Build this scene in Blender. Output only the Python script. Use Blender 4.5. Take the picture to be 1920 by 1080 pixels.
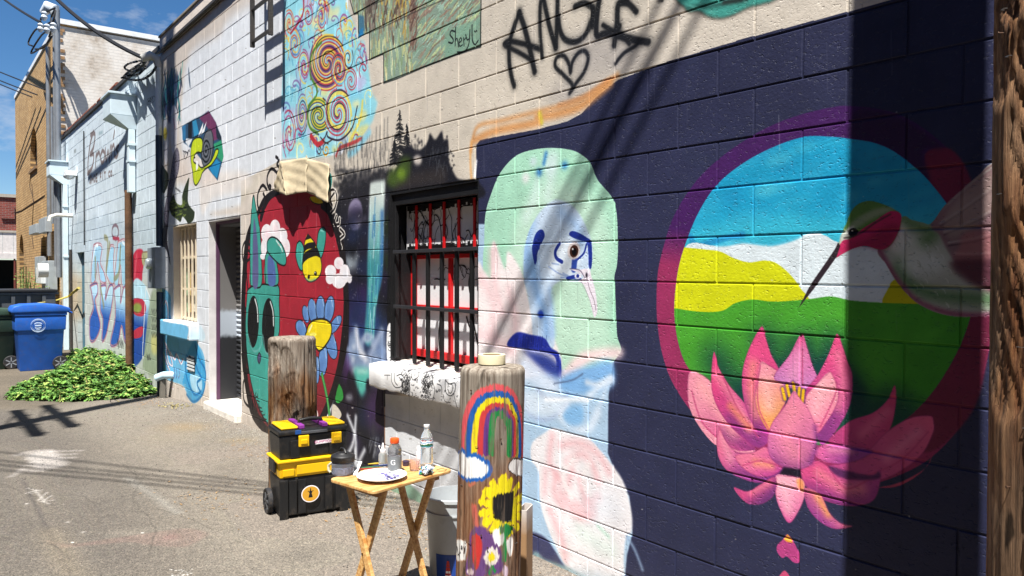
import bpy, bmesh, math, random
import numpy as np
from mathutils import Vector, Matrix

for o in list(bpy.data.objects): bpy.data.objects.remove(o, do_unlink=True)
S = bpy.context.scene
COL = S.collection

# ------------------------------------------------------------------ camera
FPX, YAW, PITCH, ROLL, D, HC = 1441.41, 0.9109535, -0.01741548, 0.00188, 2.7811, 1.605
def cam_basis():
    cy, sy = math.cos(YAW), math.sin(YAW)
    f = np.array([-sy, cy, 0.]); r = np.array([cy, sy, 0.]); u = np.array([0, 0, 1.])
    f2 = f*math.cos(PITCH)+u*math.sin(PITCH); u2 = u*math.cos(PITCH)-f*math.sin(PITCH)
    return r*math.cos(ROLL)+u2*math.sin(ROLL), u2*math.cos(ROLL)-r*math.sin(ROLL), f2
CR, CU, CW = cam_basis()
cd = bpy.data.cameras.new('camera'); cam = bpy.data.objects.new('camera', cd); COL.objects.link(cam)
cd.sensor_width = 36; cd.lens = FPX/1920*36; cd.clip_start = 0.05; cd.clip_end = 2000
M = Matrix(((CR[0], CU[0], -CW[0], 0), (CR[1], CU[1], -CW[1], 0), (CR[2], CU[2], -CW[2], HC), (0, 0, 0, 1)))
cam.matrix_world = M
S.camera = cam

# ------------------------------------------------------------------ sky, sun, exposure
SUN = Vector((0.95, -1.0, 3.0)).normalized()
w = bpy.data.worlds.new('World'); S.world = w; w.use_nodes = True
nt = w.node_tree; nt.nodes.clear()
wo = nt.nodes.new('ShaderNodeOutputWorld'); bg = nt.nodes.new('ShaderNodeBackground')
sky = nt.nodes.new('ShaderNodeTexSky'); sky.sky_type = 'NISHITA'; sky.sun_disc = False
sky.sun_elevation = math.asin(SUN.z); sky.sun_rotation = math.atan2(SUN.x, SUN.y)
sky.altitude = 1400; sky.air_density = 1.0; sky.dust_density = 0.0; sky.ozone_density = 4.0
bg.inputs['Strength'].default_value = 0.05
# a few thin clouds low over the horizon, in the sky itself
tc = nt.nodes.new('ShaderNodeTexCoord'); mp = nt.nodes.new('ShaderNodeMapping'); mp.inputs['Scale'].default_value = (3.2, 3.2, 9.0)
mp.inputs['Location'].default_value = (0.35, 0.1, 0.35)
nz = nt.nodes.new('ShaderNodeTexNoise'); nz.inputs['Scale'].default_value = 1.5; nz.inputs['Detail'].default_value = 7; nz.inputs['Roughness'].default_value = 0.62
rp = nt.nodes.new('ShaderNodeValToRGB'); rp.color_ramp.elements[0].position = 0.56; rp.color_ramp.elements[1].position = 0.80
mx = nt.nodes.new('ShaderNodeMixRGB'); mx.inputs['Color2'].default_value = (7.0, 7.4, 8.0, 1)
hs = nt.nodes.new('ShaderNodeHueSaturation'); hs.inputs['Saturation'].default_value = 1.22; hs.inputs['Value'].default_value = 1.05
nt.links.new(tc.outputs['Generated'], mp.inputs['Vector']); nt.links.new(mp.outputs['Vector'], nz.inputs['Vector'])
nt.links.new(nz.outputs['Fac'], rp.inputs['Fac']); nt.links.new(rp.outputs['Color'], mx.inputs['Fac'])
nt.links.new(sky.outputs['Color'], hs.inputs['Color']); nt.links.new(hs.outputs['Color'], mx.inputs['Color1'])
nt.links.new(mx.outputs['Color'], bg.inputs['Color']); nt.links.new(bg.outputs['Background'], wo.inputs['Surface'])
sd = bpy.data.lights.new('sun', 'SUN'); sd.energy = 5.0; sd.angle = math.radians(0.5); sd.color = (1, 0.965, 0.90)
so = bpy.data.objects.new('sun', sd); COL.objects.link(so)
so.rotation_euler = SUN.to_track_quat('Z', 'Y').to_euler()
S.view_settings.view_transform = 'Standard'; S.view_settings.look = 'None'
S.view_settings.exposure = 1.2; S.view_settings.gamma = 1.0; S.view_settings.use_curve_mapping = False
S.render.engine = 'CYCLES'

# ------------------------------------------------------------------ photograph pixels -> places on the wall / the ground
def ray(x, y):
    return CW+(x-960)/FPX*CR-(y-540)/FPX*CU
def onY(x, y, Y=D):
    v = ray(x, y); t = Y/v[1]; return (t*v[0], Y, t*v[2]+HC)
def onX(x, y, X):
    v = ray(x, y); t = X/v[0]; return (X, t*v[1], t*v[2]+HC)
def gz(X):
    return -0.050*min(max(0.0, -9.3-X), 3.0)
def onG(x, y, h=0.0):
    z = h
    for _ in range(6):
        v = ray(x, y); t = (z-HC)/v[2]; z = gz(t*v[0])+h
    return (t*v[0], t*v[1], z)
def proj(P):
    q = np.array([P[0], P[1], P[2]-HC]); z = q@CW
    return 960+FPX*(q@CR)/z, 540-FPX*(q@CU)/z, z

# ------------------------------------------------------------------ object helpers
def mat_new(name):
    m = bpy.data.materials.new(name); m.use_nodes = True
    return m, m.node_tree, m.node_tree.nodes['Principled BSDF']
def srgb(c):
    if isinstance(c, str):
        c = c.lstrip('#'); c = [int(c[i:i+2], 16)/255 for i in (0, 2, 4)]
    return tuple(x/12.92 if x <= 0.04045 else ((x+0.055)/1.055)**2.4 for x in c)
_mats = {}
def M_(name, col, rough=0.6, metal=0.0, bump=0.0, bscale=60, var=0.12, vscale=6, trans=0.0, coat=0.0, ior=1.45, dirt=0.0):
    """simple painted / plastic / metal surface with grain, wear and fine relief"""
    if name in _mats: return _mats[name]
    m, t, b = mat_new(name); L = t.links.new
    c = srgb(col)
    tcn = t.nodes.new('ShaderNodeTexCoord')
    n1 = t.nodes.new('ShaderNodeTexNoise'); n1.inputs['Scale'].default_value = vscale; n1.inputs['Detail'].default_value = 6
    L(tcn.outputs['Object'], n1.inputs['Vector'])
    r = t.nodes.new('ShaderNodeMapRange'); r.inputs[1].default_value = 0.3; r.inputs[2].default_value = 0.7
    r.inputs[3].default_value = 1-var; r.inputs[4].default_value = 1+var
    L(n1.outputs['Fac'], r.inputs[0])
    mul = t.nodes.new('ShaderNodeVectorMath'); mul.operation = 'SCALE'; mul.inputs[0].default_value = c
    L(r.outputs[0], mul.inputs['Scale'])
    last = mul.outputs[0]
    if dirt > 0:
        n3 = t.nodes.new('ShaderNodeTexNoise'); n3.inputs['Scale'].default_value = vscale*2.3; n3.inputs['Detail'].default_value = 9; n3.inputs['Roughness'].default_value = 0.75
        L(tcn.outputs['Object'], n3.inputs['Vector'])
        r3 = t.nodes.new('ShaderNodeMapRange'); r3.inputs[1].default_value = 0.52; r3.inputs[2].default_value = 0.72; r3.inputs[3].default_value = 0; r3.inputs[4].default_value = dirt
        L(n3.outputs['Fac'], r3.inputs[0])
        mm = t.nodes.new('ShaderNodeMixRGB'); mm.inputs['Color2'].default_value = (0.16, 0.12, 0.085, 1)
        L(last, mm.inputs['Color1']); L(r3.outputs[0], mm.inputs['Fac']); last = mm.outputs['Color']
    L(last, b.inputs['Base Color'])
    b.inputs['Roughness'].default_value = rough; b.inputs['Metallic'].default_value = metal
    b.inputs['Transmission Weight'].default_value = trans; b.inputs['IOR'].default_value = ior
    b.inputs['Coat Weight'].default_value = coat
    if bump > 0:
        n2 = t.nodes.new('ShaderNodeTexNoise'); n2.inputs['Scale'].default_value = bscale; n2.inputs['Detail'].default_value = 5
        L(tcn.outputs['Object'], n2.inputs['Vector'])
        bp = t.nodes.new('ShaderNodeBump'); bp.inputs['Strength'].default_value = bump; bp.inputs['Distance'].default_value = 0.01
        L(n2.outputs['Fac'], bp.inputs['Height']); L(bp.outputs['Normal'], b.inputs['Normal'])
    _mats[name] = m
    return m

def link(name, me, mat=None, parent=None, loc=None, rot=None):
    o = bpy.data.objects.new(name, me); COL.objects.link(o)
    if mat is not None and me is not None and not me.materials: me.materials.append(mat)
    if parent: o.parent = parent
    if loc is not None: o.location = loc
    if rot is not None: o.rotation_euler = rot
    return o
def empty(name, label, cat, loc=(0, 0, 0), rz=0.0, group=None):
    o = bpy.data.objects.new(name, None); COL.objects.link(o); o.location = loc; o.rotation_euler = (0, 0, rz)
    o.empty_display_size = 0.1
    o['label'] = label; o['category'] = cat
    if group: o['group'] = group
    return o
def tag(o, label, cat, group=None):
    o['label'] = label; o['category'] = cat
    if group: o['group'] = group
    return o
def structure(o): o['kind'] = 'structure'; return o
def stuff(o): o['kind'] = 'stuff'; return o

class MB:
    """collects shapes into one mesh"""
    def __init__(s): s.v = []; s.f = []; s.mi = []; s.cm = 0
    def add(s, vs, fs):
        n = len(s.v); s.v += [tuple(map(float, v)) for v in vs]; s.f += [tuple(i+n for i in f) for f in fs]; s.mi += [s.cm]*len(fs)
    def box(s, x0, x1, y0, y1, z0, z1, tr=None):
        vs = [(x0, y0, z0), (x1, y0, z0), (x1, y1, z0), (x0, y1, z0), (x0, y0, z1), (x1, y0, z1), (x1, y1, z1), (x0, y1, z1)]
        if tr: vs = [tr(v) for v in vs]
        s.add(vs, [(0, 3, 2, 1), (4, 5, 6, 7), (0, 1, 5, 4), (1, 2, 6, 5), (2, 3, 7, 6), (3, 0, 4, 7)])
        return s
    def bar(s, a, b, w, h=None, up=(0, 0, 1)):
        """rectangular bar from a to b, w wide, h high"""
        h = h or w; a = Vector(a); b = Vector(b); d = (b-a).normalized(); up = Vector(up)
        if abs(d.dot(up)) > 0.98: up = Vector((1, 0, 0))
        x = d.cross(up).normalized(); y = x.cross(d).normalized(); x = x*w/2; y = y*h/2
        vs = [a-x-y, a+x-y, a+x+y, a-x+y, b-x-y, b+x-y, b+x+y, b-x+y]
        s.add(vs, [(0, 3, 2, 1), (4, 5, 6, 7), (0, 1, 5, 4), (1, 2, 6, 5), (2, 3, 7, 6), (3, 0, 4, 7)])
        return s
    def tube(s, pts, r, n=10, caps=True, rs=None):
        pts = [Vector(p) for p in pts]; base = len(s.v); rings = []
        prev = None
        for i, p in enumerate(pts):
            d = (pts[min(i+1, len(pts)-1)]-pts[max(i-1, 0)]).normalized()
            if prev is None:
                up = Vector((0, 0, 1)) if abs(d.z) < 0.9 else Vector((1, 0, 0))
                x = d.cross(up).normalized()
            else:
                x = (prev-d*prev.dot(d)).normalized()
            prev = x; y = d.cross(x)
            rr = rs[i] if rs else r
            rings.append([p+(x*math.cos(2*math.pi*k/n)+y*math.sin(2*math.pi*k/n))*rr for k in range(n)])
        vs = [v for rg in rings for v in rg]; fs = []
        for i in range(len(pts)-1):
            for k in range(n): fs.append((i*n+k, i*n+(k+1) % n, (i+1)*n+(k+1) % n, (i+1)*n+k))
        if caps: fs.append(tuple(range(n))[::-1]); fs.append(tuple((len(pts)-1)*n+k for k in range(n)))
        s.add(vs, fs); return s
    def lathe(s, prof, n=24, c=(0, 0, 0), caps=(True, True), sx=1, sy=1):
        vs = []; fs = []
        for r, z in prof:
            for k in range(n):
                a = 2*math.pi*k/n; vs.append((c[0]+r*math.cos(a)*sx, c[1]+r*math.sin(a)*sy, c[2]+z))
        for i in range(len(prof)-1):
            for k in range(n): fs.append((i*n+k, i*n+(k+1) % n, (i+1)*n+(k+1) % n, (i+1)*n+k))
        if caps[0]: fs.append(tuple(range(n))[::-1])
        if caps[1]: fs.append(tuple((len(prof)-1)*n+k for k in range(n)))
        s.add(vs, fs); return s
    def prism(s, poly, fn, t0, t1):
        """polygon in 2-D, fn(u,v,t)->3-D, from t0 to t1"""
        n = len(poly)
        vs = [fn(u, v, t0) for u, v in poly]+[fn(u, v, t1) for u, v in poly]
        fs = [tuple(range(n))[::-1], tuple(range(n, 2*n))]
        fs += [(i, (i+1) % n, n+(i+1) % n, n+i) for i in range(n)]
        s.add(vs, fs); return s
    def mesh(s, name, mats, smooth=False, bevel=0.0, seg=2, auto=True):
        me = bpy.data.meshes.new(name); me.from_pydata(s.v, [], s.f)
        mats = mats if isinstance(mats, (list, tuple)) else [mats]
        for m in mats: me.materials.append(m)
        if any(s.mi): me.polygons.foreach_set('material_index', s.mi)
        bm = bmesh.new(); bm.from_mesh(me)
        bmesh.ops.recalc_face_normals(bm, faces=bm.faces)
        if bevel > 0:
            es = [e for e in bm.edges if len(e.link_faces) == 2 and e.calc_face_angle(0) > 0.6]
            bmesh.ops.bevel(bm, geom=es, offset=bevel, segments=seg, affect='EDGES', profile=0.5, clamp_overlap=True)
        if smooth:
            for f in bm.faces: f.smooth = True
            if auto:
                for e in bm.edges:
                    if len(e.link_faces) == 2 and e.calc_face_angle(0) > 0.7: e.smooth = False
        bm.to_mesh(me); bm.free(); me.update()
        return me
    def obj(s, name, mats, parent=None, smooth=False, bevel=0.0, seg=2, loc=None, rot=None):
        return link(name, s.mesh(name, mats, smooth, bevel, seg), None, parent, loc, rot)
def text_mesh(name, body, size, mat, parent, loc, rot, extrude=0.0008, align='CENTER', sx=1.0):
    cu = bpy.data.curves.new(name, 'FONT'); cu.body = body; cu.size = size; cu.extrude = extrude; cu.align_x = align; cu.align_y = 'CENTER'
    to = bpy.data.objects.new('tmp', cu); COL.objects.link(to)
    bpy.context.view_layer.update()
    me = bpy.data.meshes.new_from_object(to); bpy.data.objects.remove(to, do_unlink=True)
    me.materials.clear(); me.materials.append(mat)
    o = link(name, me, None, parent, loc, rot); o.scale = (sx, 1, 1)
    return o
def noise1(seed):
    rng = np.random.RandomState(seed); ph = rng.rand(64)*6.283; am = rng.rand(64)
    return lambda x: sum(am[i]*math.sin((i+1)*x+ph[i])/(i+1) for i in range(10))

# ------------------------------------------------------------------ painted surfaces: a small rasteriser that lays flat paint on a wall
def blur(a, r):
    r = int(round(r))
    if r < 1: return a
    for _ in range(2):
        for ax in (0, 1):
            p = np.pad(a, [(r+1, r) if i == ax else (0, 0) for i in range(2)], mode='edge')
            c = np.cumsum(p, axis=ax, dtype=np.float64)
            if ax == 0: a = ((c[2*r+1:]-c[:-2*r-1])/(2*r+1)).astype(np.float32)
            else: a = ((c[:, 2*r+1:]-c[:, :-2*r-1])/(2*r+1)).astype(np.float32)
    return a
def hexc(c):
    if isinstance(c, str):
        c = c.lstrip('#'); return np.array([int(c[i:i+2], 16)/255 for i in (0, 2, 4)], np.float32)
    return np.array(c, np.float32)
def crom(pts, closed, n=7):
    P = np.array(pts, float); m = len(P)
    if m < 3: return P
    out = []
    rng = range(m) if closed else range(m-1)
    for i in rng:
        if closed: a, b, c, d = P[(i-1) % m], P[i], P[(i+1) % m], P[(i+2) % m]
        else: a, b, c, d = P[max(i-1, 0)], P[i], P[i+1], P[min(i+2, m-1)]
        for k in range(n):
            t = k/n
            out.append(0.5*((2*b)+(-a+c)*t+(2*a-5*b+4*c-d)*t*t+(-a+3*b-3*c+d)*t*t*t))
    if not closed: out.append(P[-1])
    return np.array(out)

class Canvas:
    def __init__(s, u0, u1, v0, v1, res, base, mapper):
        s.u0, s.u1, s.v0, s.v1, s.res = u0, u1, v0, v1, res
        s.W = int(round((u1-u0)/res)); s.H = int(round((v1-v0)/res))
        s.img = np.empty((s.H, s.W, 3), np.float32); s.img[:] = hexc(base); s.map = mapper
        s.alpha = None
    def cv(s, pts):
        return np.array([[(a-s.u0)/s.res, (b-s.v0)/s.res] for a, b in s.map(pts)])
    def _bb(s, q, m):
        x0 = max(int(q[:, 0].min()-m), 0); x1 = min(int(q[:, 0].max()+m)+2, s.W)
        y0 = max(int(q[:, 1].min()-m), 0); y1 = min(int(q[:, 1].max()+m)+2, s.H)
        return (x0, x1, y0, y1) if x1 > x0+1 and y1 > y0+1 else None
    def pmask(s, q, soft):
        m = soft*2+3; bb = s._bb(q, m)
        if bb is None: return None, None
        x0, x1, y0, y1 = bb; w, h = x1-x0, y1-y0
        ss = 2 if soft < 2 and w*h < 4e5 else 1
        A = np.zeros((h*ss, w*ss+1), np.int32); Q = (q-[x0, y0])*ss
        n = len(Q)
        for i in range(n):
            ax, ay = Q[i]; bx, by = Q[(i+1) % n]
            if ay == by: continue
            if ay > by: ax, ay, bx, by = bx, by, ax, ay
            r0 = max(int(math.ceil(ay-0.5)), 0); r1 = min(int(math.ceil(by-0.5)), h*ss)
            if r1 <= r0: continue
            rows = np.arange(r0, r1); xs = ax+(rows+0.5-ay)*(bx-ax)/(by-ay)
            xi = np.clip(np.ceil(xs-0.5), 0, w*ss).astype(int)
            np.add.at(A, (rows, xi), 1)
        mk = (np.cumsum(A, axis=1)[:, :-1] & 1).astype(np.float32)
        if ss == 2: mk = mk.reshape(h, 2, w, 2).mean(axis=(1, 3))
        if soft >= 1: mk = blur(mk, soft*0.7)
        return mk, bb
    def comp(s, mk, bb, col, alpha, clip):
        x0, x1, y0, y1 = bb
        mk = mk*alpha
        if clip is not None and clip.get(id(s)) is not None: mk = mk*clip[id(s)][y0:y1, x0:x1]
        elif clip is not None: return
        t = s.img[y0:y1, x0:x1]
        t += mk[..., None]*(col-t)
        if s.alpha is not None:
            a = s.alpha[y0:y1, x0:x1]; a += mk*(1-a)
    def poly(s, pts, col, soft=0.0, alpha=1.0, clip=None, col2=None, g=None):
        q = s.cv(pts); sp = soft/s.res
        mk, bb = s.pmask(q, sp)
        if mk is None: return
        c = hexc(col)
        if col2 is not None:
            ga, gb = s.cv(g); d = gb-ga; L2 = (d**2).sum()
            yy, xx = np.mgrid[bb[2]:bb[3], bb[0]:bb[1]]
            t = np.clip(((xx-ga[0])*d[0]+(yy-ga[1])*d[1])/L2, 0, 1)[..., None].astype(np.float32)
            c = c*(1-t)+hexc(col2)*t
        s.comp(mk, bb, c, alpha, clip)
    def stroke(s, pts, col, wm, soft=0.0, alpha=1.0, clip=None, taper=False):
        q = s.cv(pts); r = max(wm/s.res/2, 0.35); sp = max(soft/s.res, 0.5)
        bb = s._bb(q, r+sp+2)
        if bb is None: return
        x0, x1, y0, y1 = bb; mk = np.zeros((y1-y0, x1-x0), np.float32)
        n = len(q)-1
        for i in range(n):
            a = q[i]-[x0, y0]; b = q[i+1]-[x0, y0]
            rr = r*(1-0.85*abs(2*i/n-1)**2) if taper else r
            m = rr+sp+1
            xa = max(int(min(a[0], b[0])-m), 0); xb = min(int(max(a[0], b[0])+m)+2, x1-x0)
            ya = max(int(min(a[1], b[1])-m), 0); yb = min(int(max(a[1], b[1])+m)+2, y1-y0)
            if xb <= xa or yb <= ya: continue
            yy, xx = np.mgrid[ya:yb, xa:xb]; d = b-a; L2 = (d**2).sum()+1e-9
            t = np.clip(((xx-a[0])*d[0]+(yy-a[1])*d[1])/L2, 0, 1)
            dist = np.hypot(xx-a[0]-t*d[0], yy-a[1]-t*d[1])
            v = np.clip((rr-dist)/sp*0.5+0.5, 0, 1)
            if soft > 0: v = v*v*(3-2*v)
            np.maximum(mk[ya:yb, xa:xb], v, out=mk[ya:yb, xa:xb])
        s.comp(mk, bb, hexc(col), alpha, clip)
    def image(s, name):
        im = bpy.data.images.new(name, s.W, s.H, alpha=True)
        a = np.ones((s.H, s.W, 4), np.float32); a[..., :3] = np.clip(s.img, 0, 1)
        if s.alpha is not None: a[..., 3] = s.alpha
        im.pixels.foreach_set(a.ravel()); im.update(); im.pack()
        return im
def wall_map(pts):
    out = []
    for x, y in pts:
        P = onY(x, y); out.append((P[0], P[2]))
    return out
def ground_map(pts):
    return [onG(x, y)[:2] for x, y in pts]

TG = []                     # canvases that receive the paint
CGREF = [None]
FR = [0.0, 0.0, 1.0]        # tracing frame: origin and scale
def frame(x, y, k): FR[:] = [x, y, k]
def tp(pts): return [(FR[0]+x/FR[2], FR[1]+y/FR[2]) for x, y in pts]
def lsc(p):                 # metres per traced unit near a point on the wall
    a = TG[0].map([p])[0]; b = TG[0].map([(p[0], p[1]+4)])[0]; c = TG[0].map([(p[0]+4, p[1])])[0]
    v = math.hypot(a[0]-b[0], a[1]-b[1])/4; h = math.hypot(a[0]-c[0], a[1]-c[1])/4
    return math.sqrt(v*max(h, v))/FR[2] if TG[0] is not CGREF[0] else v/FR[2]
def mkclip(pts, sm=True, soft=0.0):
    q = crom(tp(pts), True) if sm else tp(pts); out = {}
    for c in TG:
        mk, bb = c.pmask(c.cv(q), soft)
        if mk is None: out[id(c)] = None; continue
        f = np.zeros((c.H, c.W), np.float32); f[bb[2]:bb[3], bb[0]:bb[1]] = mk; out[id(c)] = f
    return out
def P(pts, col, soft=0, alpha=1, sm=True, clip=None, col2=None, g=None):
    q0 = tp(pts); k = lsc(q0[0]); q = crom(q0, True) if sm else q0
    for c in TG: c.poly(q, col, soft*k, alpha, clip, col2, tp(g) if g else None)
def SK(pts, col, wd, soft=0, alpha=1, sm=True, clip=None, taper=False):
    q0 = tp(pts); k = lsc(q0[0]); q = crom(q0, False, 5) if sm else q0
    for c in TG: c.stroke(q, col, wd*k, soft*k, alpha, clip, taper)
def EL(cx, cy, rx, ry, col, soft=0, alpha=1, rot=0, clip=None):
    n = 28; a = math.radians(rot)
    pts = [(cx+rx*math.cos(2*math.pi*i/n)*math.cos(a)-ry*math.sin(2*math.pi*i/n)*math.sin(a), cy+rx*math.cos(2*math.pi*i/n)*math.sin(a)+ry*math.sin(2*math.pi*i/n)*math.cos(a)) for i in range(n)]
    P(pts, col, soft, alpha, False, clip)
def OUT(pts, col, wd, soft=0, alpha=1, clip=None):   # closed outline
    SK(list(pts)+[pts[0]], col, wd, soft, alpha, True, clip)
def SPI(cx, cy, rx, ry, turns, a0, col, wd, soft=0, alpha=1, r0=0.08, clip=None, dirn=1):
    n = int(14*turns)+2
    pts = []
    for i in range(n):
        t = i/(n-1); a = math.radians(a0)+dirn*t*turns*2*math.pi; r = r0+(1-r0)*t
        pts.append((cx+rx*r*math.cos(a), cy+ry*r*math.sin(a)))
    SK(pts, col, wd, soft, alpha, True, clip)
GL = {'A': ['0,0 .5,1 1,0', '.2,.4 .8,.4'], 'B': ['0,0 0,1 .7,1 .8,.75 .6,.55 0,.55', '.6,.55 .95,.3 .7,0 0,0'], 'C': ['.9,.85 .5,1 .1,.75 .1,.25 .5,0 .9,.15'], 'E': ['.8,1 0,1 0,0 .8,0', '0,.5 .7,.5'], 'F': ['.8,1 0,1 0,0', '0,.5 .7,.5'], 'G': ['.9,.85 .5,1 .1,.75 .1,.25 .5,0 .9,.15 .9,.45 .55,.45'], 'H': ['0,0 0,1', '.85,0 .85,1', '0,.5 .85,.5'], 'I': ['.4,0 .4,1'], 'J': ['.7,1 .7,.2 .4,0 .1,.2'], 'L': ['0,1 0,0 .8,0'], 'M': ['0,0 0,1 .5,.4 1,1 1,0'], 'N': ['0,0 0,1 .85,0 .85,1'], 'O': ['.45,1 .1,.75 .1,.25 .45,0 .8,.25 .8,.75 .45,1'], 'P': ['0,0 0,1 .75,1 .85,.75 .7,.5 0,.5'], 'R': ['0,0 0,1 .75,1 .85,.75 .7,.5 0,.5', '.4,.5 .85,0'], 'S': ['.85,.85 .4,1 .1,.78 .4,.53 .8,.3 .5,0 .05,.15'], 'T': ['.45,0 .45,1', '0,1 .9,1'], 'U': ['0,1 0,.2 .4,0 .8,.2 .8,1'], 'V': ['0,1 .45,0 .9,1'], 'W': ['0,1 .25,0 .5,.7 .75,0 1,1'], 'Y': ['0,1 .45,.5 .9,1', '.45,.5 .45,0'], 'D': ['0,0 0,1 .6,.9 .85,.5 .6,.1 0,0'], '.': ['.3,0 .32,.05'], 'n': ['.1,0 .1,.6', '.1,.4 .4,.6 .7,.4 .7,0'], 'j': ['.5,.6 .5,-.2 .2,-.35', '.5,.85 .5,.88'], 'o': ['.4,.6 .1,.3 .4,0 .7,.3 .4,.6'], 'y': ['.1,.6 .4,.05', '.75,.6 .2,-.4'], '4': ['.7,0 .7,1 0,.35 .9,.35'], '0': ['.45,1 .1,.75 .1,.25 .45,0 .8,.25 .8,.75 .45,1'], '1': ['.3,.8 .5,1 .5,0'], '8': ['.45,.5 .15,.75 .45,1 .75,.75 .45,.5 .1,.25 .45,0 .8,.25 .45,.5'], '2': ['.1,.8 .45,1 .8,.75 .1,0 .85,0']}
def TXT(s_, p0, p1, h0, h1, col, wd, soft=0, alpha=1):
    """lettering on a baseline p0->p1, letter heights h0->h1 (traced units)"""
    n = len(s_)
    for i, ch in enumerate(s_):
        if ch not in GL: continue
        t0 = i/n; t1 = (i+0.78)/n
        for stq in GL[ch]:
            pts = []
            for q in stq.split():
                a, b = map(float, q.split(',')); t = t0+(t1-t0)*a; h = h0+(h1-h0)*t
                pts.append((p0[0]+(p1[0]-p0[0])*t, p0[1]+(p1[1]-p0[1])*t-b*h))
            SK(pts, col, wd, soft, alpha, False)
# ================================================================== THE PAINTED WALLS (flat paint, in the wall's own plane)
rnd = random.Random(7); nr = np.random.RandomState(11)
CA = Canvas(-5.75, -0.55, -0.25, 4.45, 0.0027, '#cdc4b8', wall_map)
CB = Canvas(-12.0, -5.75, -0.35, 5.05, 0.0042, '#dcdfe6', wall_map)
TG[:] = [CB, CA]
def whole_wall():
    frame(0, 0, 1)
    # ---- base coats: white on the left, warm beige above and to the right
    P([(250, -60), (540, -200), (534, 20), (530, 298), (470, 330), (452, 360), (452, 900), (250, 800)], '#d6dae0', 0, 1, False)
    P([(250, 60), (430, -60), (620, -90), (560, -20), (470, 8), (425, 40), (415, 62), (392, 75), (372, 84), (352, 110), (345, 150), (338, 240), (345, 300), (352, 335), (300, 350), (250, 300)], '#c5bbb2', 5, 1)
    P([(530, 298), (640, 290), (700, 190), (690, 60), (1240, -80), (1240, 300), (890, 340), (640, 420), (452, 460), (452, 340), (480, 325)], '#c9c0b3', 0, 1, False)
    P([(390, 400), (452, 385), (500, 330), (540, 300), (452, 880), (452, 402), (398, 404)], '#cdc3b9', 3, 1, False)
    P([(400, 325), (460, 322), (470, 350), (400, 372), (380, 402), (375, 350)], '#dbd3cd', 4, .8)
    P([(330, 290), (400, 290), (410, 330), (400, 345), (345, 345), (332, 320)], '#d5c8bf', 4, .8)
    P([(300, 625), (345, 640), (380, 690), (400, 800), (300, 760)], '#d6cdc3', 3, 1)
    P([(452, 690), (520, 790), (660, 880), (730, 940), (730, 1100), (440, 1000), (440, 700)], '#cbc1b7', 0, 1, False)
    for x in range(300, 470, 9):
        SK([(x, 120+rnd.random()*60), (x+rnd.uniform(-3, 3), 300)], '#dcdfe6', 7, 6, .25)
whole_wall()

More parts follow.
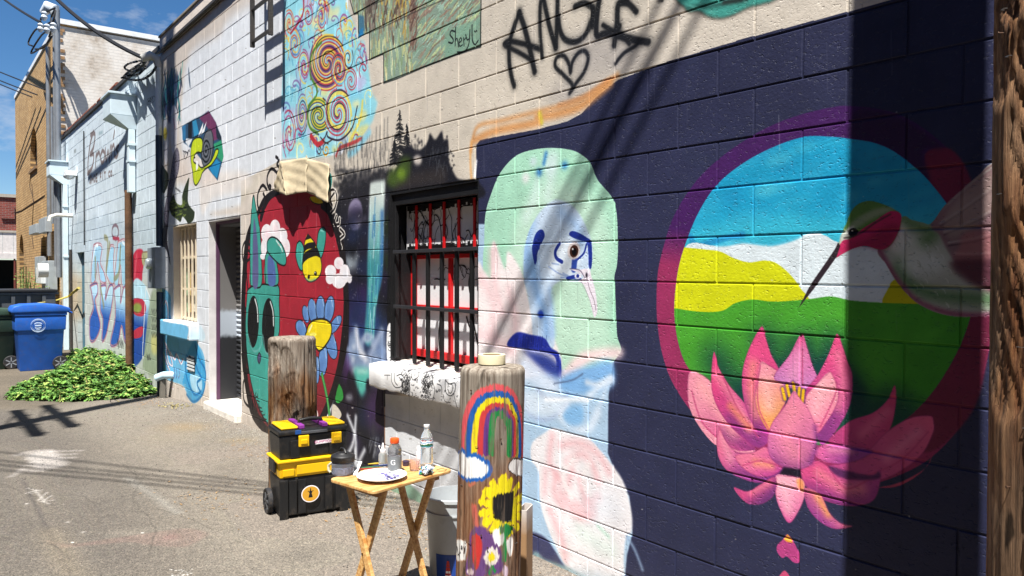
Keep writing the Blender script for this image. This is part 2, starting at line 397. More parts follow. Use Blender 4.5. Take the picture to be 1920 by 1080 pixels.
# ---- swirling abstract panel (upper middle)
def swirl_panel():
    frame(0, 0, 1)
    pg = [(533, -120), (600, -120), (640, -30), (655, 25), (668, 55), (668, 72), (683, 78), (690, 120), (697, 175), (708, 192), (700, 225), (682, 252), (664, 268), (640, 276), (618, 292), (575, 296), (530, 297), (527, 200), (532, 90)]
    P(pg, '#8ccfdf', 2.5, .95, False)
    cl = mkclip(pg, False, .012)
    r = random.Random(3)
    for i in range(130):
        x = r.uniform(530, 700); y = r.uniform(-60, 295)
        EL(x, y, r.uniform(4, 11), r.uniform(5, 16), r.choice(['#e3d27a', '#bfe3ea', '#a9d9e2', '#e8dc9a', '#7fc4dc', '#b8b4d8']), 4, .7, r.uniform(-40, 40), cl)
    for i in range(130):     # hooks and tails
        x = r.uniform(533, 690); y = r.uniform(-70, 280); h = r.uniform(14, 34); c = r.choice(['#a83048', '#c2504c', '#7e5f9c', '#5f6fae', '#e0b040', '#e5cf5a', '#9a4c86', '#e9dd90', '#58a8c8'])
        sgn = r.choice([-1, 1])
        SK([(x, y+h), (x-2*sgn, y+h*.4), (x+2*sgn, y-h*.1), (x+8*sgn, y-2), (x+11*sgn, y+h*.25), (x+8*sgn, y+h*.45), (x+5*sgn, y+h*.3)], c, r.uniform(1.2, 2.6), .8, .85, True, cl)
    frame(520, 0, 4)
    def eye(cx, cy, rx, ry, cols, t=1.0):
        k = len(cols)
        for i, c in enumerate(cols):
            SPI(cx, cy, rx, ry, 1.75 if k > 4 else 1.45, 40+cx % 90+i*360/k, c, 8.5*t, 3, .95, .07, cl, 1 if int(cx) % 2 else -1)
    eye(375, 470, 140, 215, ['#3b2433', '#e1c43f', '#b02f3e', '#8ccfdf', '#b02f3e', '#e6d15c', '#8a4a86', '#2e2a4a', '#b03040', '#e5c548'])
    eye(460, 520, 62, 130, ['#31405f', '#b8344a', '#e6d15c', '#5aa7c8', '#c94b4b'], .8)
    eye(310, 870, 95, 140, ['#2d3a2e', '#4f7d2f', '#e2cf4a', '#3b2433', '#6db8d2', '#e6d15c', '#9bd5e0', '#3a2a55', '#d9cf40'])
    eye(455, 850, 105, 185, ['#2b2236', '#e3cf52', '#e3cf52', '#8ccfdf', '#b02f40', '#8ccfdf', '#b04460'])
    eye(185, 860, 48, 160, ['#a8324a', '#7e5f9c', '#e0c04a', '#31405f'], .8)
    eye(90, 1010, 55, 190, ['#a8324a', '#8ccfdf', '#a84a80'], .9)
    eye(550, 610, 52, 100, ['#b03448', '#8ccfdf', '#b8403e'], .8)
    eye(530, 440, 40, 90, ['#3b2a33', '#e1a83f', '#8ccfdf'], .8)
    eye(130, 330, 50, 120, ['#5f6fae', '#c2504c', '#8ccfdf', '#e0b040'], .8)
    eye(200, 500, 45, 130, ['#9a4c86', '#8ccfdf', '#e6cf5a', '#b8344a'], .8)
    eye(230, 120, 40, 90, ['#b8344a', '#8ccfdf', '#7e5f9c'], .8)
    eye(330, 130, 40, 110, ['#b8344a', '#e0c04a', '#5f6fae'], .8)
    eye(90, 180, 40, 110, ['#d2693a', '#8ccfdf', '#b8344a'], .8)
    SK([(100, 250), (190, 110), (195, -40)], '#a8324a', 14, 3, 1, True, cl)
    SK([(330, 320), (260, 400), (245, 560), (300, 690), (230, 820), (240, 950), (300, 1000)], '#4f7d2f', 16, 4, .95, True, cl)
    SK([(245, 1010), (290, 1080), (350, 1040), (372, 990), (380, 1030), (470, 1050), (560, 960), (600, 800)], '#2b2236', 9, 2, 1, True, cl)
    SK([(250, 1020), (300, 1085), (345, 1060)], '#b5303a', 26, 4, 1, True, cl)
    SK([(540, 1060), (620, 900), (640, 760)], '#e3cf52', 20, 6, .8, True, cl)
    frame(500, 0, 3.375)
    SK([(440, 985), (460, 940), (520, 915), (600, 880)], '#bf3b3a', 16, 4, .9)
    SK([(520, 975), (560, 955), (620, 880), (650, 840)], '#7cc3de', 30, 12, .8)
    SPI(375, 950, 24, 46, 1.6, 90, '#3a2420', 6, 1); SPI(375, 950, 20, 40, 1.3, 60, '#dfae40', 7, 1)
    SPI(333, 945, 14, 36, 1.2, 90, '#3a2420', 6, 1)
    SK([(340, 870), (375, 905), (420, 880)], '#3a2420', 6, 1)
swirl_panel()

# ---- the green landscape panel with the signature
def landscape():
    frame(520, 0, 4)
    pg = [(520, -240), (1520, -640), (1520, -20), (1525, 350), (1440, 375), (1130, 492), (795, 625), (795, 405), (690, 450), (690, 250), (650, 262), (605, 290), (605, 110), (575, 110)]
    P(pg, '#84998a', 0, 1, False); cl = mkclip(pg, False)
    r = random.Random(5)
    for i in range(1500):
        x = r.uniform(540, 1520); y = r.uniform(-420, 620)
        if x < 1010: a = r.uniform(-.12, .12); c = r.choice(['#9fb58a', '#c9c98a', '#7d9468', '#a8bfa0', '#d6d3a6', '#84705a', '#a89a6c'])
        else: a = r.uniform(.5, .9); c = r.choice(['#7da08c', '#8fb39a', '#9a7d6e', '#b3c492', '#7e9c86', '#a0bfae', '#8a6a60', '#c0cc96', '#7a6a58', '#95806a'])
        ln = r.uniform(25, 110)
        SK([(x, y), (x+math.sin(a)*ln, y-math.cos(a)*ln)], c, r.uniform(5, 12), 3, .8, False, cl)
    for i in range(150):    # the shaggy brown and gold shapes
        x = r.gauss(905, 55); y = r.gauss(40, 110); a = r.uniform(-.25, .3); ln = r.uniform(30, 100)
        SK([(x, y), (x+math.sin(a)*ln, y-math.cos(a)*ln)], r.choice(['#6e5a4c', '#a88a44', '#c2a050', '#52463e', '#8d7c6c']), r.uniform(7, 15), 3, .85, False, cl)
    for i in range(130):
        x = r.gauss(700, 26); y = r.uniform(-220, 250); ln = r.uniform(30, 90)
        SK([(x, y), (x+r.uniform(-10, 10), y-ln)], r.choice(['#3c3634', '#6e6258', '#5a4c44', '#8d8076']), r.uniform(7, 14), 3, .85, False, cl)
    for i in range(90):
        x = r.gauss(1010, 16); y = r.uniform(-60, 400); ln = r.uniform(30, 90)
        SK([(x, y), (x+r.uniform(5, 30), y-ln)], r.choice(['#5c4640', '#7a5c50', '#8f7a6a']), r.uniform(7, 13), 3, .8, False, cl)
    P([(1255, 240), (1300, 215), (1525, 130), (1525, 350), (1255, 440)], '#7aa08c', 8, .8, False, cl)
    P([(610, 110), (650, 120), (655, 235), (612, 235)], '#3f6f8c', 4, .9, False, cl)
    P([(612, 235), (640, 205), (650, 262), (605, 290)], '#2b7ab0', 2, 1, False, cl)
    for q in ([(690, 250), (690, 450), (795, 405), (797, 625), (900, 590), (1130, 492), (1320, 420), (1440, 378), (1524, 350), (1526, -20)], [(540, -20), (575, 108), (605, 95), (607, 235), (612, 250)]):
        SK(q, '#1f2422', 8, 3, .9, False)
    SK([(575, 108), (700, 40), (800, 0)], '#26241f', 7, 4, .7, False, cl)
    SK([(650, 262), (800, 200), (1100, 60), (1250, 0)], '#2c2a26', 6, 3, .6, False, cl)
    b = '#14181a'
    SK([(1330, 238), (1305, 232), (1295, 262), (1318, 295), (1312, 325), (1284, 318)], b, 9, 2)
    SK([(1337, 205), (1333, 345)], b, 8, 2); SK([(1333, 310), (1348, 290), (1358, 352)], b, 7, 2)
    SK([(1362, 322), (1382, 305), (1374, 285), (1362, 312), (1368, 348), (1388, 338)], b, 7, 2)
    SK([(1396, 285), (1400, 345)], b, 7, 2); SK([(1398, 305), (1414, 284)], b, 7, 2)
    SK([(1412, 262), (1424, 300), (1440, 290)], b, 8, 2); SK([(1444, 225), (1436, 330), (1405, 385), (1350, 392)], b, 9, 2)
    SK([(1460, 190), (1462, 300), (1482, 335), (1506, 305)], b, 9, 2)
    SK([(1478, 235), (1482, 240)], b, 7, 2); SK([(1492, 230), (1496, 236)], b, 7, 2)
landscape()

# ---- black tag, heart
def tag_letters():
    b = '#17181a'
    frame(880, 0, 4)
    def L(q, wd=34): SK(q, b, wd, 9, .97); SK(q, b, wd*1.7, 26, .35)
    L([(372, 95), (335, 200), (300, 330), (300, 480), (318, 590), (335, 645)])
    L([(372, 95), (415, 220), (450, 360), (490, 540)], 38)
    L([(262, 330), (300, 310), (420, 335), (530, 370)], 30); L([(270, 345), (380, 400), (460, 450)], 26)
    L([(560, -80), (530, 40), (530, 250), (545, 430)], 30); L([(545, -60), (560, 20), (600, 200), (648, 360)], 34); L([(648, 360), (655, 200), (662, -120)], 34)
    L([(665, 130), (680, 230), (720, 300), (800, 315), (870, 260), (910, 160), (925, 70), (860, 25), (790, 50)], 34)
    L([(985, -60), (960, 80), (952, 260), (1010, 255), (1110, 250)], 42); L([(925, 60), (920, 200)], 34)
    L([(1180, 10), (1115, 40), (1105, 180), (1085, 340)], 42); L([(1120, 25), (1190, 30), (1250, 90)], 36)
    L([(1000, 190), (1080, 240)], 30); L([(1120, 200), (1105, 260), (1230, 300), (1340, 318)], 44); L([(1200, 285), (1260, 330), (1160, 400), (1095, 478)], 26)
    L([(1130, 250), (1200, 330)], 28)
    L([(750, 700), (772, 640), (700, 560), (645, 500), (655, 435), (705, 420), (745, 480), (757, 545), (770, 470), (815, 400), (865, 385), (890, 440), (860, 540), (800, 625), (765, 680)], 26)
    EL(1430, 5, 22, 10, b, 10)
    frame(1240, 0, 4)
    pg = [(90, -160), (110, 0), (165, 55), (200, 95), (280, 92), (350, 132), (430, 146), (520, 128), (650, 66), (760, 34), (880, -10), (1500, -320)]
    P(pg, '#2a221e', 14, .85); P([(x+6, y-14) for x, y in pg], '#3f9187', 10, 1)
    SK([(200, 60), (420, 40), (640, 0)], '#24403c', 26, 20, .7); SK([(470, 20), (600, 0)], '#201c1c', 26, 18, .8); SK([(150, 20), (260, 60), (400, 100)], '#56a89c', 14, 10, .7)
    EL(8, 5, 10, 8, b, 5)
tag_letters()

# ---- navy field of the big mural
NAVY = '#2a2d48'
def navy_field():
    frame(0, 0, 1)
    P([(893, 272), (900, 262), (1005, 243), (1062, 228), (1090, 213), (1118, 182), (1158, 150), (1240, 119), (1400, 71), (1600, 19), (1760, -25), (2000, -95), (2300, -180), (2500, 2600), (1000, 2600), (985, 990), (890, 900), (893, 700), (892, 500)], NAVY, .6, 1, False)
    for i in range(60):
        x = rnd.uniform(1000, 1880); y = rnd.uniform(80, 1080)
        EL(x, y, rnd.uniform(30, 90), rnd.uniform(20, 60), rnd.choice(['#303454', '#272b47', '#323654']), 30, .18)
    o = '#c88a52'
    frame(860, 0, 3)
    SK([(892, 425), (760, 520), (640, 580), (520, 610), (400, 640), (240, 680), (110, 710), (75, 800), (68, 850)], o, 26, 20, .75)
    SK([(850, 470), (700, 590), (560, 640), (440, 665), (440, 690), (200, 740), (90, 790)], o, 46, 24, .85)
    SK([(830, 455), (700, 540), (560, 590)], '#b86e38', 16, 16, .5); SK([(455, 640), (465, 690)], '#c9bd3c', 22, 14, .8)
    SK([(70, 800), (66, 900), (72, 1010)], '#dca05e', 14, 10, .8)
    frame(0, 0, 1)
    SK([(893, 300), (890, 330)], '#e9e9ec', 5, 2, .9)
    P([(893, 272), (900, 264), (1005, 244), (1062, 229), (1100, 214), (1128, 192), (1128, 240), (1000, 270), (893, 300)], NAVY, 1.2, .9, False)
navy_field()

# ---- round landscape with lotus and hummingbird
def roundel():
    frame(1200, 180, 2.454)
    outer = [(970, 45), (850, 58), (700, 98), (560, 158), (420, 245), (300, 345), (215, 450), (150, 565), (112, 680), (84, 800), (76, 920), (80, 1050), (100, 1180), (140, 1300), (205, 1410), (290, 1510), (420, 1625), (600, 1740), (800, 1800), (1000, 1800), (1180, 1750), (1330, 1670), (1450, 1550), (1540, 1400), (1600, 1200), (1620, 1000), (1610, 760), (1560, 520), (1480, 330), (1360, 190), (1180, 80)]
    inner = [(970, 197), (880, 187), (750, 188), (600, 240), (460, 318), (350, 412), (270, 535), (215, 665), (180, 780), (162, 900), (158, 1000), (168, 1100), (195, 1200), (235, 1270), (330, 1400), (500, 1530), (750, 1600), (1000, 1590), (1200, 1500), (1330, 1380), (1430, 1230), (1500, 1080), (1535, 930), (1530, 760), (1480, 600), (1400, 480), (1300, 360), (1180, 262), (1080, 216)]
    P(outer, '#3f1c56', 0, 1, True, None, '#8f2d58', [(500, 640), (480, 830)])
    P([(1315, 262), (1420, 240), (1500, 330), (1560, 520), (1610, 760), (1620, 1000), (1560, 1380), (1440, 1560), (1300, 1640), (1200, 1500), (1500, 1000), (1480, 600), (1400, 480), (1330, 390)], '#6d2440', 6, 1)
    P([(1000, 60), (1180, 90), (1330, 180), (1400, 240), (1300, 250), (1330, 390), (1180, 262), (1080, 216), (970, 190)], '#31203f', 14, .8)
    cl = mkclip(inner)
    P(inner, '#1a93bd')
    r = random.Random(9)
    for i in range(70):
        x = r.uniform(200, 1500); y = r.uniform(190, 690)
        EL(x, y, r.uniform(40, 110), r.uniform(14, 34), r.choice(['#2f9fc6', '#1684b4', '#35a9c9', '#1f9cc4', '#54b9cf']), 26, .5, -14, cl)
    P([(160, 640), (500, 560), (960, 560), (1500, 540), (1500, 720), (160, 720)], '#3db4cb', 45, .75, True, cl)
    SK([(230, 650), (260, 690), (340, 670), (470, 640)], '#1f7fb6', 26, 10, .8, True, cl)
    EL(640, 290, 70, 24, '#5fc0d6', 26, .5, -15, cl)
    P([(205, 699), (345, 688), (420, 665), (500, 672), (610, 680), (700, 655), (750, 640), (810, 630), (860, 645), (900, 668), (1000, 690), (1200, 700), (1600, 700), (1600, 1000), (150, 1000)], '#cfdbe2', 1.5, 1, True, cl)
    P([(345, 688), (420, 662), (500, 668), (610, 676), (700, 650), (750, 642), (700, 668), (600, 690), (480, 678), (400, 690)], '#37aed0', 5, .9, True, cl)
    P([(150, 700), (215, 698), (300, 706), (370, 716), (430, 745), (500, 765), (570, 757), (625, 768), (690, 820), (740, 885), (778, 945), (700, 1010), (150, 1010)], '#c6ca14', 1, 1, True, cl)
    P([(1172, 845), (1140, 890), (1124, 960), (1290, 970), (1420, 960), (1350, 880), (1250, 840)], '#b9b30e', 1, 1, True, cl)
    P([(100, 978), (158, 977), (220, 986), (300, 994), (380, 987), (440, 952), (520, 936), (620, 946), (780, 934), (880, 922), (970, 940), (1100, 950), (1280, 957), (1700, 970), (1700, 1900), (100, 1900)], '#44962c', 1, 1, True, cl)
    for i in range(30):
        EL(r.uniform(180, 1480), r.uniform(1000, 1250), r.uniform(40, 110), r.uniform(18, 40), r.choice(['#4fa234', '#3b8a28']), 26, .4, 0, cl)
    P([(1000, 1500), (1300, 1200), (1500, 1000), (1560, 1400), (1200, 1700)], '#2f7a22', 30, .5, True, cl)
    # hummingbird
    P([(1095, 700), (1200, 560), (1250, 570), (1300, 582), (1340, 585), (1400, 505), (1480, 430), (1560, 362), (1640, 300), (1900, 250), (1900, 1000), (1640, 1010), (1480, 1016), (1380, 1001), (1290, 962), (1230, 912), (1180, 852), (1132, 772)], '#a3a69c', 1)
    bc = mkclip([(1095, 700), (1200, 560), (1250, 570), (1300, 582), (1340, 585), (1400, 505), (1480, 430), (1560, 362), (1640, 300), (1900, 250), (1900, 1000), (1640, 1010), (1480, 1016), (1380, 1001), (1290, 962), (1230, 912), (1180, 852), (1132, 772)])
    SK([(1200, 560), (1280, 600), (1340, 640), (1260, 700), (1220, 760)], '#47703a', 60, 40, .7, True, bc)
    SK([(1190, 800), (1260, 880), (1380, 920), (1520, 930), (1640, 940)], '#3e6a3a', 50, 40, .75, True, bc)
    SK([(1095, 700), (1140, 780), (1200, 870), (1270, 940), (1380, 990), (1500, 1010), (1640, 1008)], '#84365a', 22, 16, .8, True, bc)
    P([(1340, 585), (1480, 440), (1640, 320), (1700, 320), (1700, 880), (1560, 860), (1470, 790), (1410, 700), (1380, 640)], '#7d5f66', 5, .95, True, bc)
    for q in ([(1380, 600), (1500, 520), (1640, 420)], [(1400, 640), (1520, 590), (1640, 530)], [(1420, 690), (1540, 670), (1640, 640)], [(1450, 740), (1560, 740), (1640, 730)]): SK(q, '#4c3a44', 7, 5, .8, True, bc); SK([(x, y-14) for x, y in q], '#b0a2a4', 9, 8, .7, True, bc)
    P([(1400, 560), (1500, 440), (1640, 345), (1640, 500), (1480, 640), (1420, 650)], '#9c8a82', 14, .6, True, bc)
    P([(1480, 640), (1560, 620), (1640, 640), (1640, 740), (1520, 770), (1440, 740), (1470, 700)], '#a8686a', 10, .6, True, bc)
    P([(1430, 760), (1640, 760), (1640, 900), (1500, 850)], '#4c2431', 18, .8, True, bc)
    SK([(1340, 585), (1400, 505), (1480, 430), (1560, 362), (1640, 306)], '#7a5a60', 12, 6, .8, True, bc)
    EL(1180, 650, 45, 70, '#d3d0ca', 20, .9, 0, bc); EL(1300, 770, 110, 60, '#c9d0cc', 34, .85, 0, bc); EL(1240, 700, 60, 60, '#d0d2cc', 26, .8, 0, bc)
    for i in range(60):
        x = r.uniform(1150, 1420); y = r.uniform(640, 960); SK([(x, y), (x+10, y+8), (x+14, y+20)], r.choice(['#6f7a68', '#dcdedA', '#8a9484']), 3, 2, .5, True, bc)
    P([(912, 690), (935, 620), (955, 565), (978, 520), (1012, 492), (1060, 482), (1120, 498), (1165, 520), (1200, 545), (1195, 610), (1160, 680), (1110, 708), (1040, 690), (985, 700), (930, 728), (902, 742)], '#587f3f', 1)
    P([(950, 610), (1000, 560), (1080, 520), (1140, 512), (1165, 525), (1080, 560), (1010, 600), (960, 640)], '#8d9a7c', 8, .9)
    P([(925, 640), (950, 612), (985, 600), (955, 665), (920, 700)], '#d0d0cc', 6, .9)
    P([(902, 742), (912, 700), (935, 665), (970, 655), (1020, 612), (1080, 575), (1150, 530), (1200, 545), (1192, 610), (1162, 672), (1115, 706), (1040, 690), (985, 700), (930, 728)], '#bb2a5c', 1)
    P([(960, 690), (1040, 660), (1120, 600), (1192, 590), (1162, 672), (1115, 706), (1040, 690)], '#8e2148', 12, .8)
    EL(980, 627, 22, 20, '#15131a', 2, 1, -20); EL(974, 620, 5, 4, '#d8d8d8', 1)
    SK([(940, 655), (1000, 640), (1080, 585), (1150, 545)], '#3b2a30', 7, 4, .8)
    P([(922, 690), (905, 740), (885, 768), (800, 888), (730, 976), (785, 868), (868, 748), (900, 700), (912, 672)], '#2a2028', 1, 1, False)
    # lotus
    frame(1200, 560, 2.076)
    DG = '#0e3a3a'
    for q in ([(300, 250), (360, 330), (420, 420)], [(490, 180), (520, 260), (580, 250)], [(640, 200), (690, 260), (740, 200)], [(800, 330), (860, 440), (960, 420)], [(960, 480), (1040, 460)]):
        SK(q, DG, 110, 90, .85, True, cl)
    P([(400, 300), (480, 230), (560, 250), (690, 240), (780, 230), (900, 420), (700, 560), (440, 520), (360, 420)], DG, 26, .9, True, cl)
    def petal(q, c1, c2, g, hl=None, ln=None, pur=None):
        P(q, c1, 0, 1, True, None, c2, g)
        k = mkclip(q)
        if pur: SK(pur, '#74306f', 34, 34, .75, True, k)
        if hl: SK(hl[0], hl[1], hl[2], hl[2], .8, True, k)
        OUT(q, '#8a2f62', 4, 4, .45)
        if ln: SK(ln, '#b13c6c', 5, 4, .8, True, k)
    petal([(185, 330), (195, 285), (245, 300), (292, 345), (340, 430), (390, 510), (450, 585), (400, 600), (300, 572), (215, 470), (188, 400)], '#e08ca2', '#bd4482', [(250, 380), (420, 590)], ([(240, 340), (300, 420), (360, 510)], '#f0a7a8', 40), [(200, 360), (240, 480), (330, 570)], [(330, 530), (440, 590)])
    P([(186, 395), (225, 470), (300, 545), (380, 590), (450, 590), (420, 604), (300, 575), (215, 475)], '#e08fa4', 1)
    petal([(287, 208), (277, 300), (286, 385), (330, 470), (400, 540), (460, 580), (505, 545), (455, 480), (405, 405), (345, 335), (305, 265)], '#d8457c', '#9c3a86', [(300, 300), (470, 560)], ([(300, 300), (370, 400), (430, 500)], '#e88c9e', 30), [(320, 300), (380, 430), (460, 540)], [(350, 470), (470, 570)])
    SK([(350, 420), (420, 500)], '#dd8a5a', 22, 20, .7)
    petal([(475, 108), (432, 180), (404, 260), (397, 340), (410, 420), (440, 495), (480, 532), (522, 520), (565, 400), (545, 285), (512, 220), (492, 160)], '#d94a80', '#a03a80', [(450, 200), (440, 520)], ([(440, 260), (430, 360), (450, 450)], '#e28a7c', 34), None, [(430, 400), (460, 520)])
    petal([(470, 248), (455, 330), (448, 400), (470, 470), (512, 522), (540, 450), (572, 380), (552, 300), (505, 262)], '#e490a0', '#e39a58', [(480, 300), (520, 480)], ([(490, 330), (500, 420)], '#efb2ae', 36), [(468, 262), (456, 340), (462, 430), (500, 510)])
    petal([(628, 138), (582, 220), (523, 300), (548, 330), (600, 352), (645, 352), (692, 322), (670, 258), (650, 190)], '#d75a90', '#c07ab6', [(628, 150), (610, 340)], ([(620, 220), (600, 300)], '#de93b8', 44), [(630, 200), (631, 340)])
    petal([(766, 138), (732, 220), (690, 300), (638, 385), (690, 545), (725, 562), (782, 482), (820, 400), (826, 300), (806, 240), (786, 180)], '#d94a80', '#8d3a86', [(740, 220), (740, 550)], ([(770, 220), (790, 320), (770, 420)], '#e07a98', 34), None, [(760, 440), (700, 550)])
    petal([(738, 285), (690, 330), (640, 400), (680, 522), (725, 480), (768, 400), (764, 330)], '#ea9aaa', '#d8668e', [(690, 360), (700, 520)], ([(710, 350), (680, 440)], '#f2b4bc', 44), [(745, 290), (762, 360), (700, 500)])
    for q in ([(562, 392), (553, 352)], [(580, 380), (570, 338)], [(601, 372), (595, 330)], [(616, 385), (619, 350)], [(630, 402), (634, 358)]):
        SK(q, '#5d2f6a', 20, 6, .8, False); SK(q, '#e2b21e', 12, 3, 1, False)
    petal([(990, 338), (962, 395), (905, 445), (815, 478), (735, 550), (760, 570), (860, 600), (930, 570), (975, 500), (992, 430), (997, 375)], '#c84270', '#ab3c74', [(980, 360), (780, 560)], ([(960, 440), (860, 530)], '#d4688c', 30))
    petal([(1130, 457), (1050, 466), (960, 520), (880, 600), (800, 640), (738, 652), (760, 692), (850, 712), (950, 700), (1030, 660), (1100, 600), (1140, 520), (1142, 485)], '#d0587e', '#b0447e', [(1130, 470), (800, 690)], ([(1080, 520), (960, 620)], '#d8789a', 30), [(1120, 520), (1000, 640), (840, 700)])
    P([(930, 735), (1010, 715), (1110, 660), (1140, 600), (1100, 672), (1010, 728)], '#a8405c', 1)
    petal([(680, 592), (720, 568), (790, 568), (900, 590), (880, 615), (830, 635), (760, 642), (700, 625)], '#cf5f96', '#93408a', [(700, 590), (800, 640)], ([(740, 590), (820, 595)], '#dd86a8', 18))
    petal([(936, 668), (900, 690), (800, 692), (745, 660), (690, 632), (640, 650), (626, 690), (660, 745), (725, 788), (800, 806), (870, 802), (912, 780), (932, 730)], '#ca4a80', '#983a80', [(700, 660), (760, 800)], ([(700, 680), (790, 740), (860, 740)], '#e2808c', 34), [(735, 655), (800, 740), (900, 700)], [(650, 740), (800, 810)])
    P([(735, 652), (800, 668), (900, 688), (930, 672), (930, 700), (840, 705), (770, 690)], '#4a2350', 4, .9)
    petal([(308, 498), (300, 560), (308, 620), (340, 668), (400, 700), (470, 716), (545, 682), (562, 655), (520, 600), (490, 578), (430, 604), (370, 592), (332, 550)], '#d8678e', '#84368a', [(330, 560), (480, 715)], ([(320, 540), (350, 620)], '#e898ac', 26), None, [(380, 690), (520, 690)])
    petal([(440, 600), (490, 578), (528, 625), (556, 655), (522, 685), (465, 692), (405, 662), (372, 612)], '#da7092', '#b9468c', [(440, 610), (500, 690)], ([(450, 640), (510, 650)], '#e89a6c', 22), [(400, 650), (470, 632), (552, 656)])
    petal([(597, 360), (562, 420), (512, 488), (497, 560), (510, 620), (560, 656), (622, 664), (670, 640), (684, 570), (680, 500), (652, 430), (622, 390)], '#da789c', '#b05892', [(590, 420), (590, 650)], ([(590, 440), (570, 540), (600, 600)], '#e4899a', 66), None, [(520, 640), (590, 665), (670, 630)])
    SK([(680, 500), (683, 580), (665, 640)], '#7d3a7a', 14, 14, .8)
    P([(560, 655), (622, 664), (632, 702), (590, 690), (538, 692)], '#1d1626', 3, 1, False)
    petal([(530, 688), (527, 760), (545, 820), (580, 873), (620, 820), (641, 760), (636, 708), (590, 692)], '#e9a0b4', '#cf4f92', [(570, 720), (585, 870)], ([(560, 740), (575, 820)], '#efb6c4', 40))
    P([(610, 702), (636, 710), (638, 750), (618, 742)], '#d98a4c', 4, .8)
    petal([(367, 735), (420, 750), (470, 722), (526, 695), (522, 760), (480, 796), (430, 800), (396, 778)], '#c54a80', '#62306e', [(440, 740), (480, 800)], ([(430, 755), (500, 720)], '#e07c92', 18))
    petal([(640, 738), (700, 762), (738, 835), (780, 874), (826, 886), (760, 896), (700, 868), (652, 812)], '#d87488', '#8e3a84', [(720, 790), (680, 850)], ([(690, 775), (730, 840)], '#eaa45a', 20))
    frame(1240, 810, 4)
    P([(945, 768), (905, 812), (868, 850), (868, 900), (905, 945), (940, 935), (990, 978), (1030, 980), (1038, 930), (1010, 860), (990, 825)], '#b0407e', 1)
    P([(945, 766), (915, 806), (940, 825), (985, 832), (968, 795)], '#e09a3c', 2, 1, False)
    P([(925, 1040), (880, 1085), (860, 1120), (900, 1180), (990, 1180), (975, 1110)], '#c44a74', 1)
roundel()

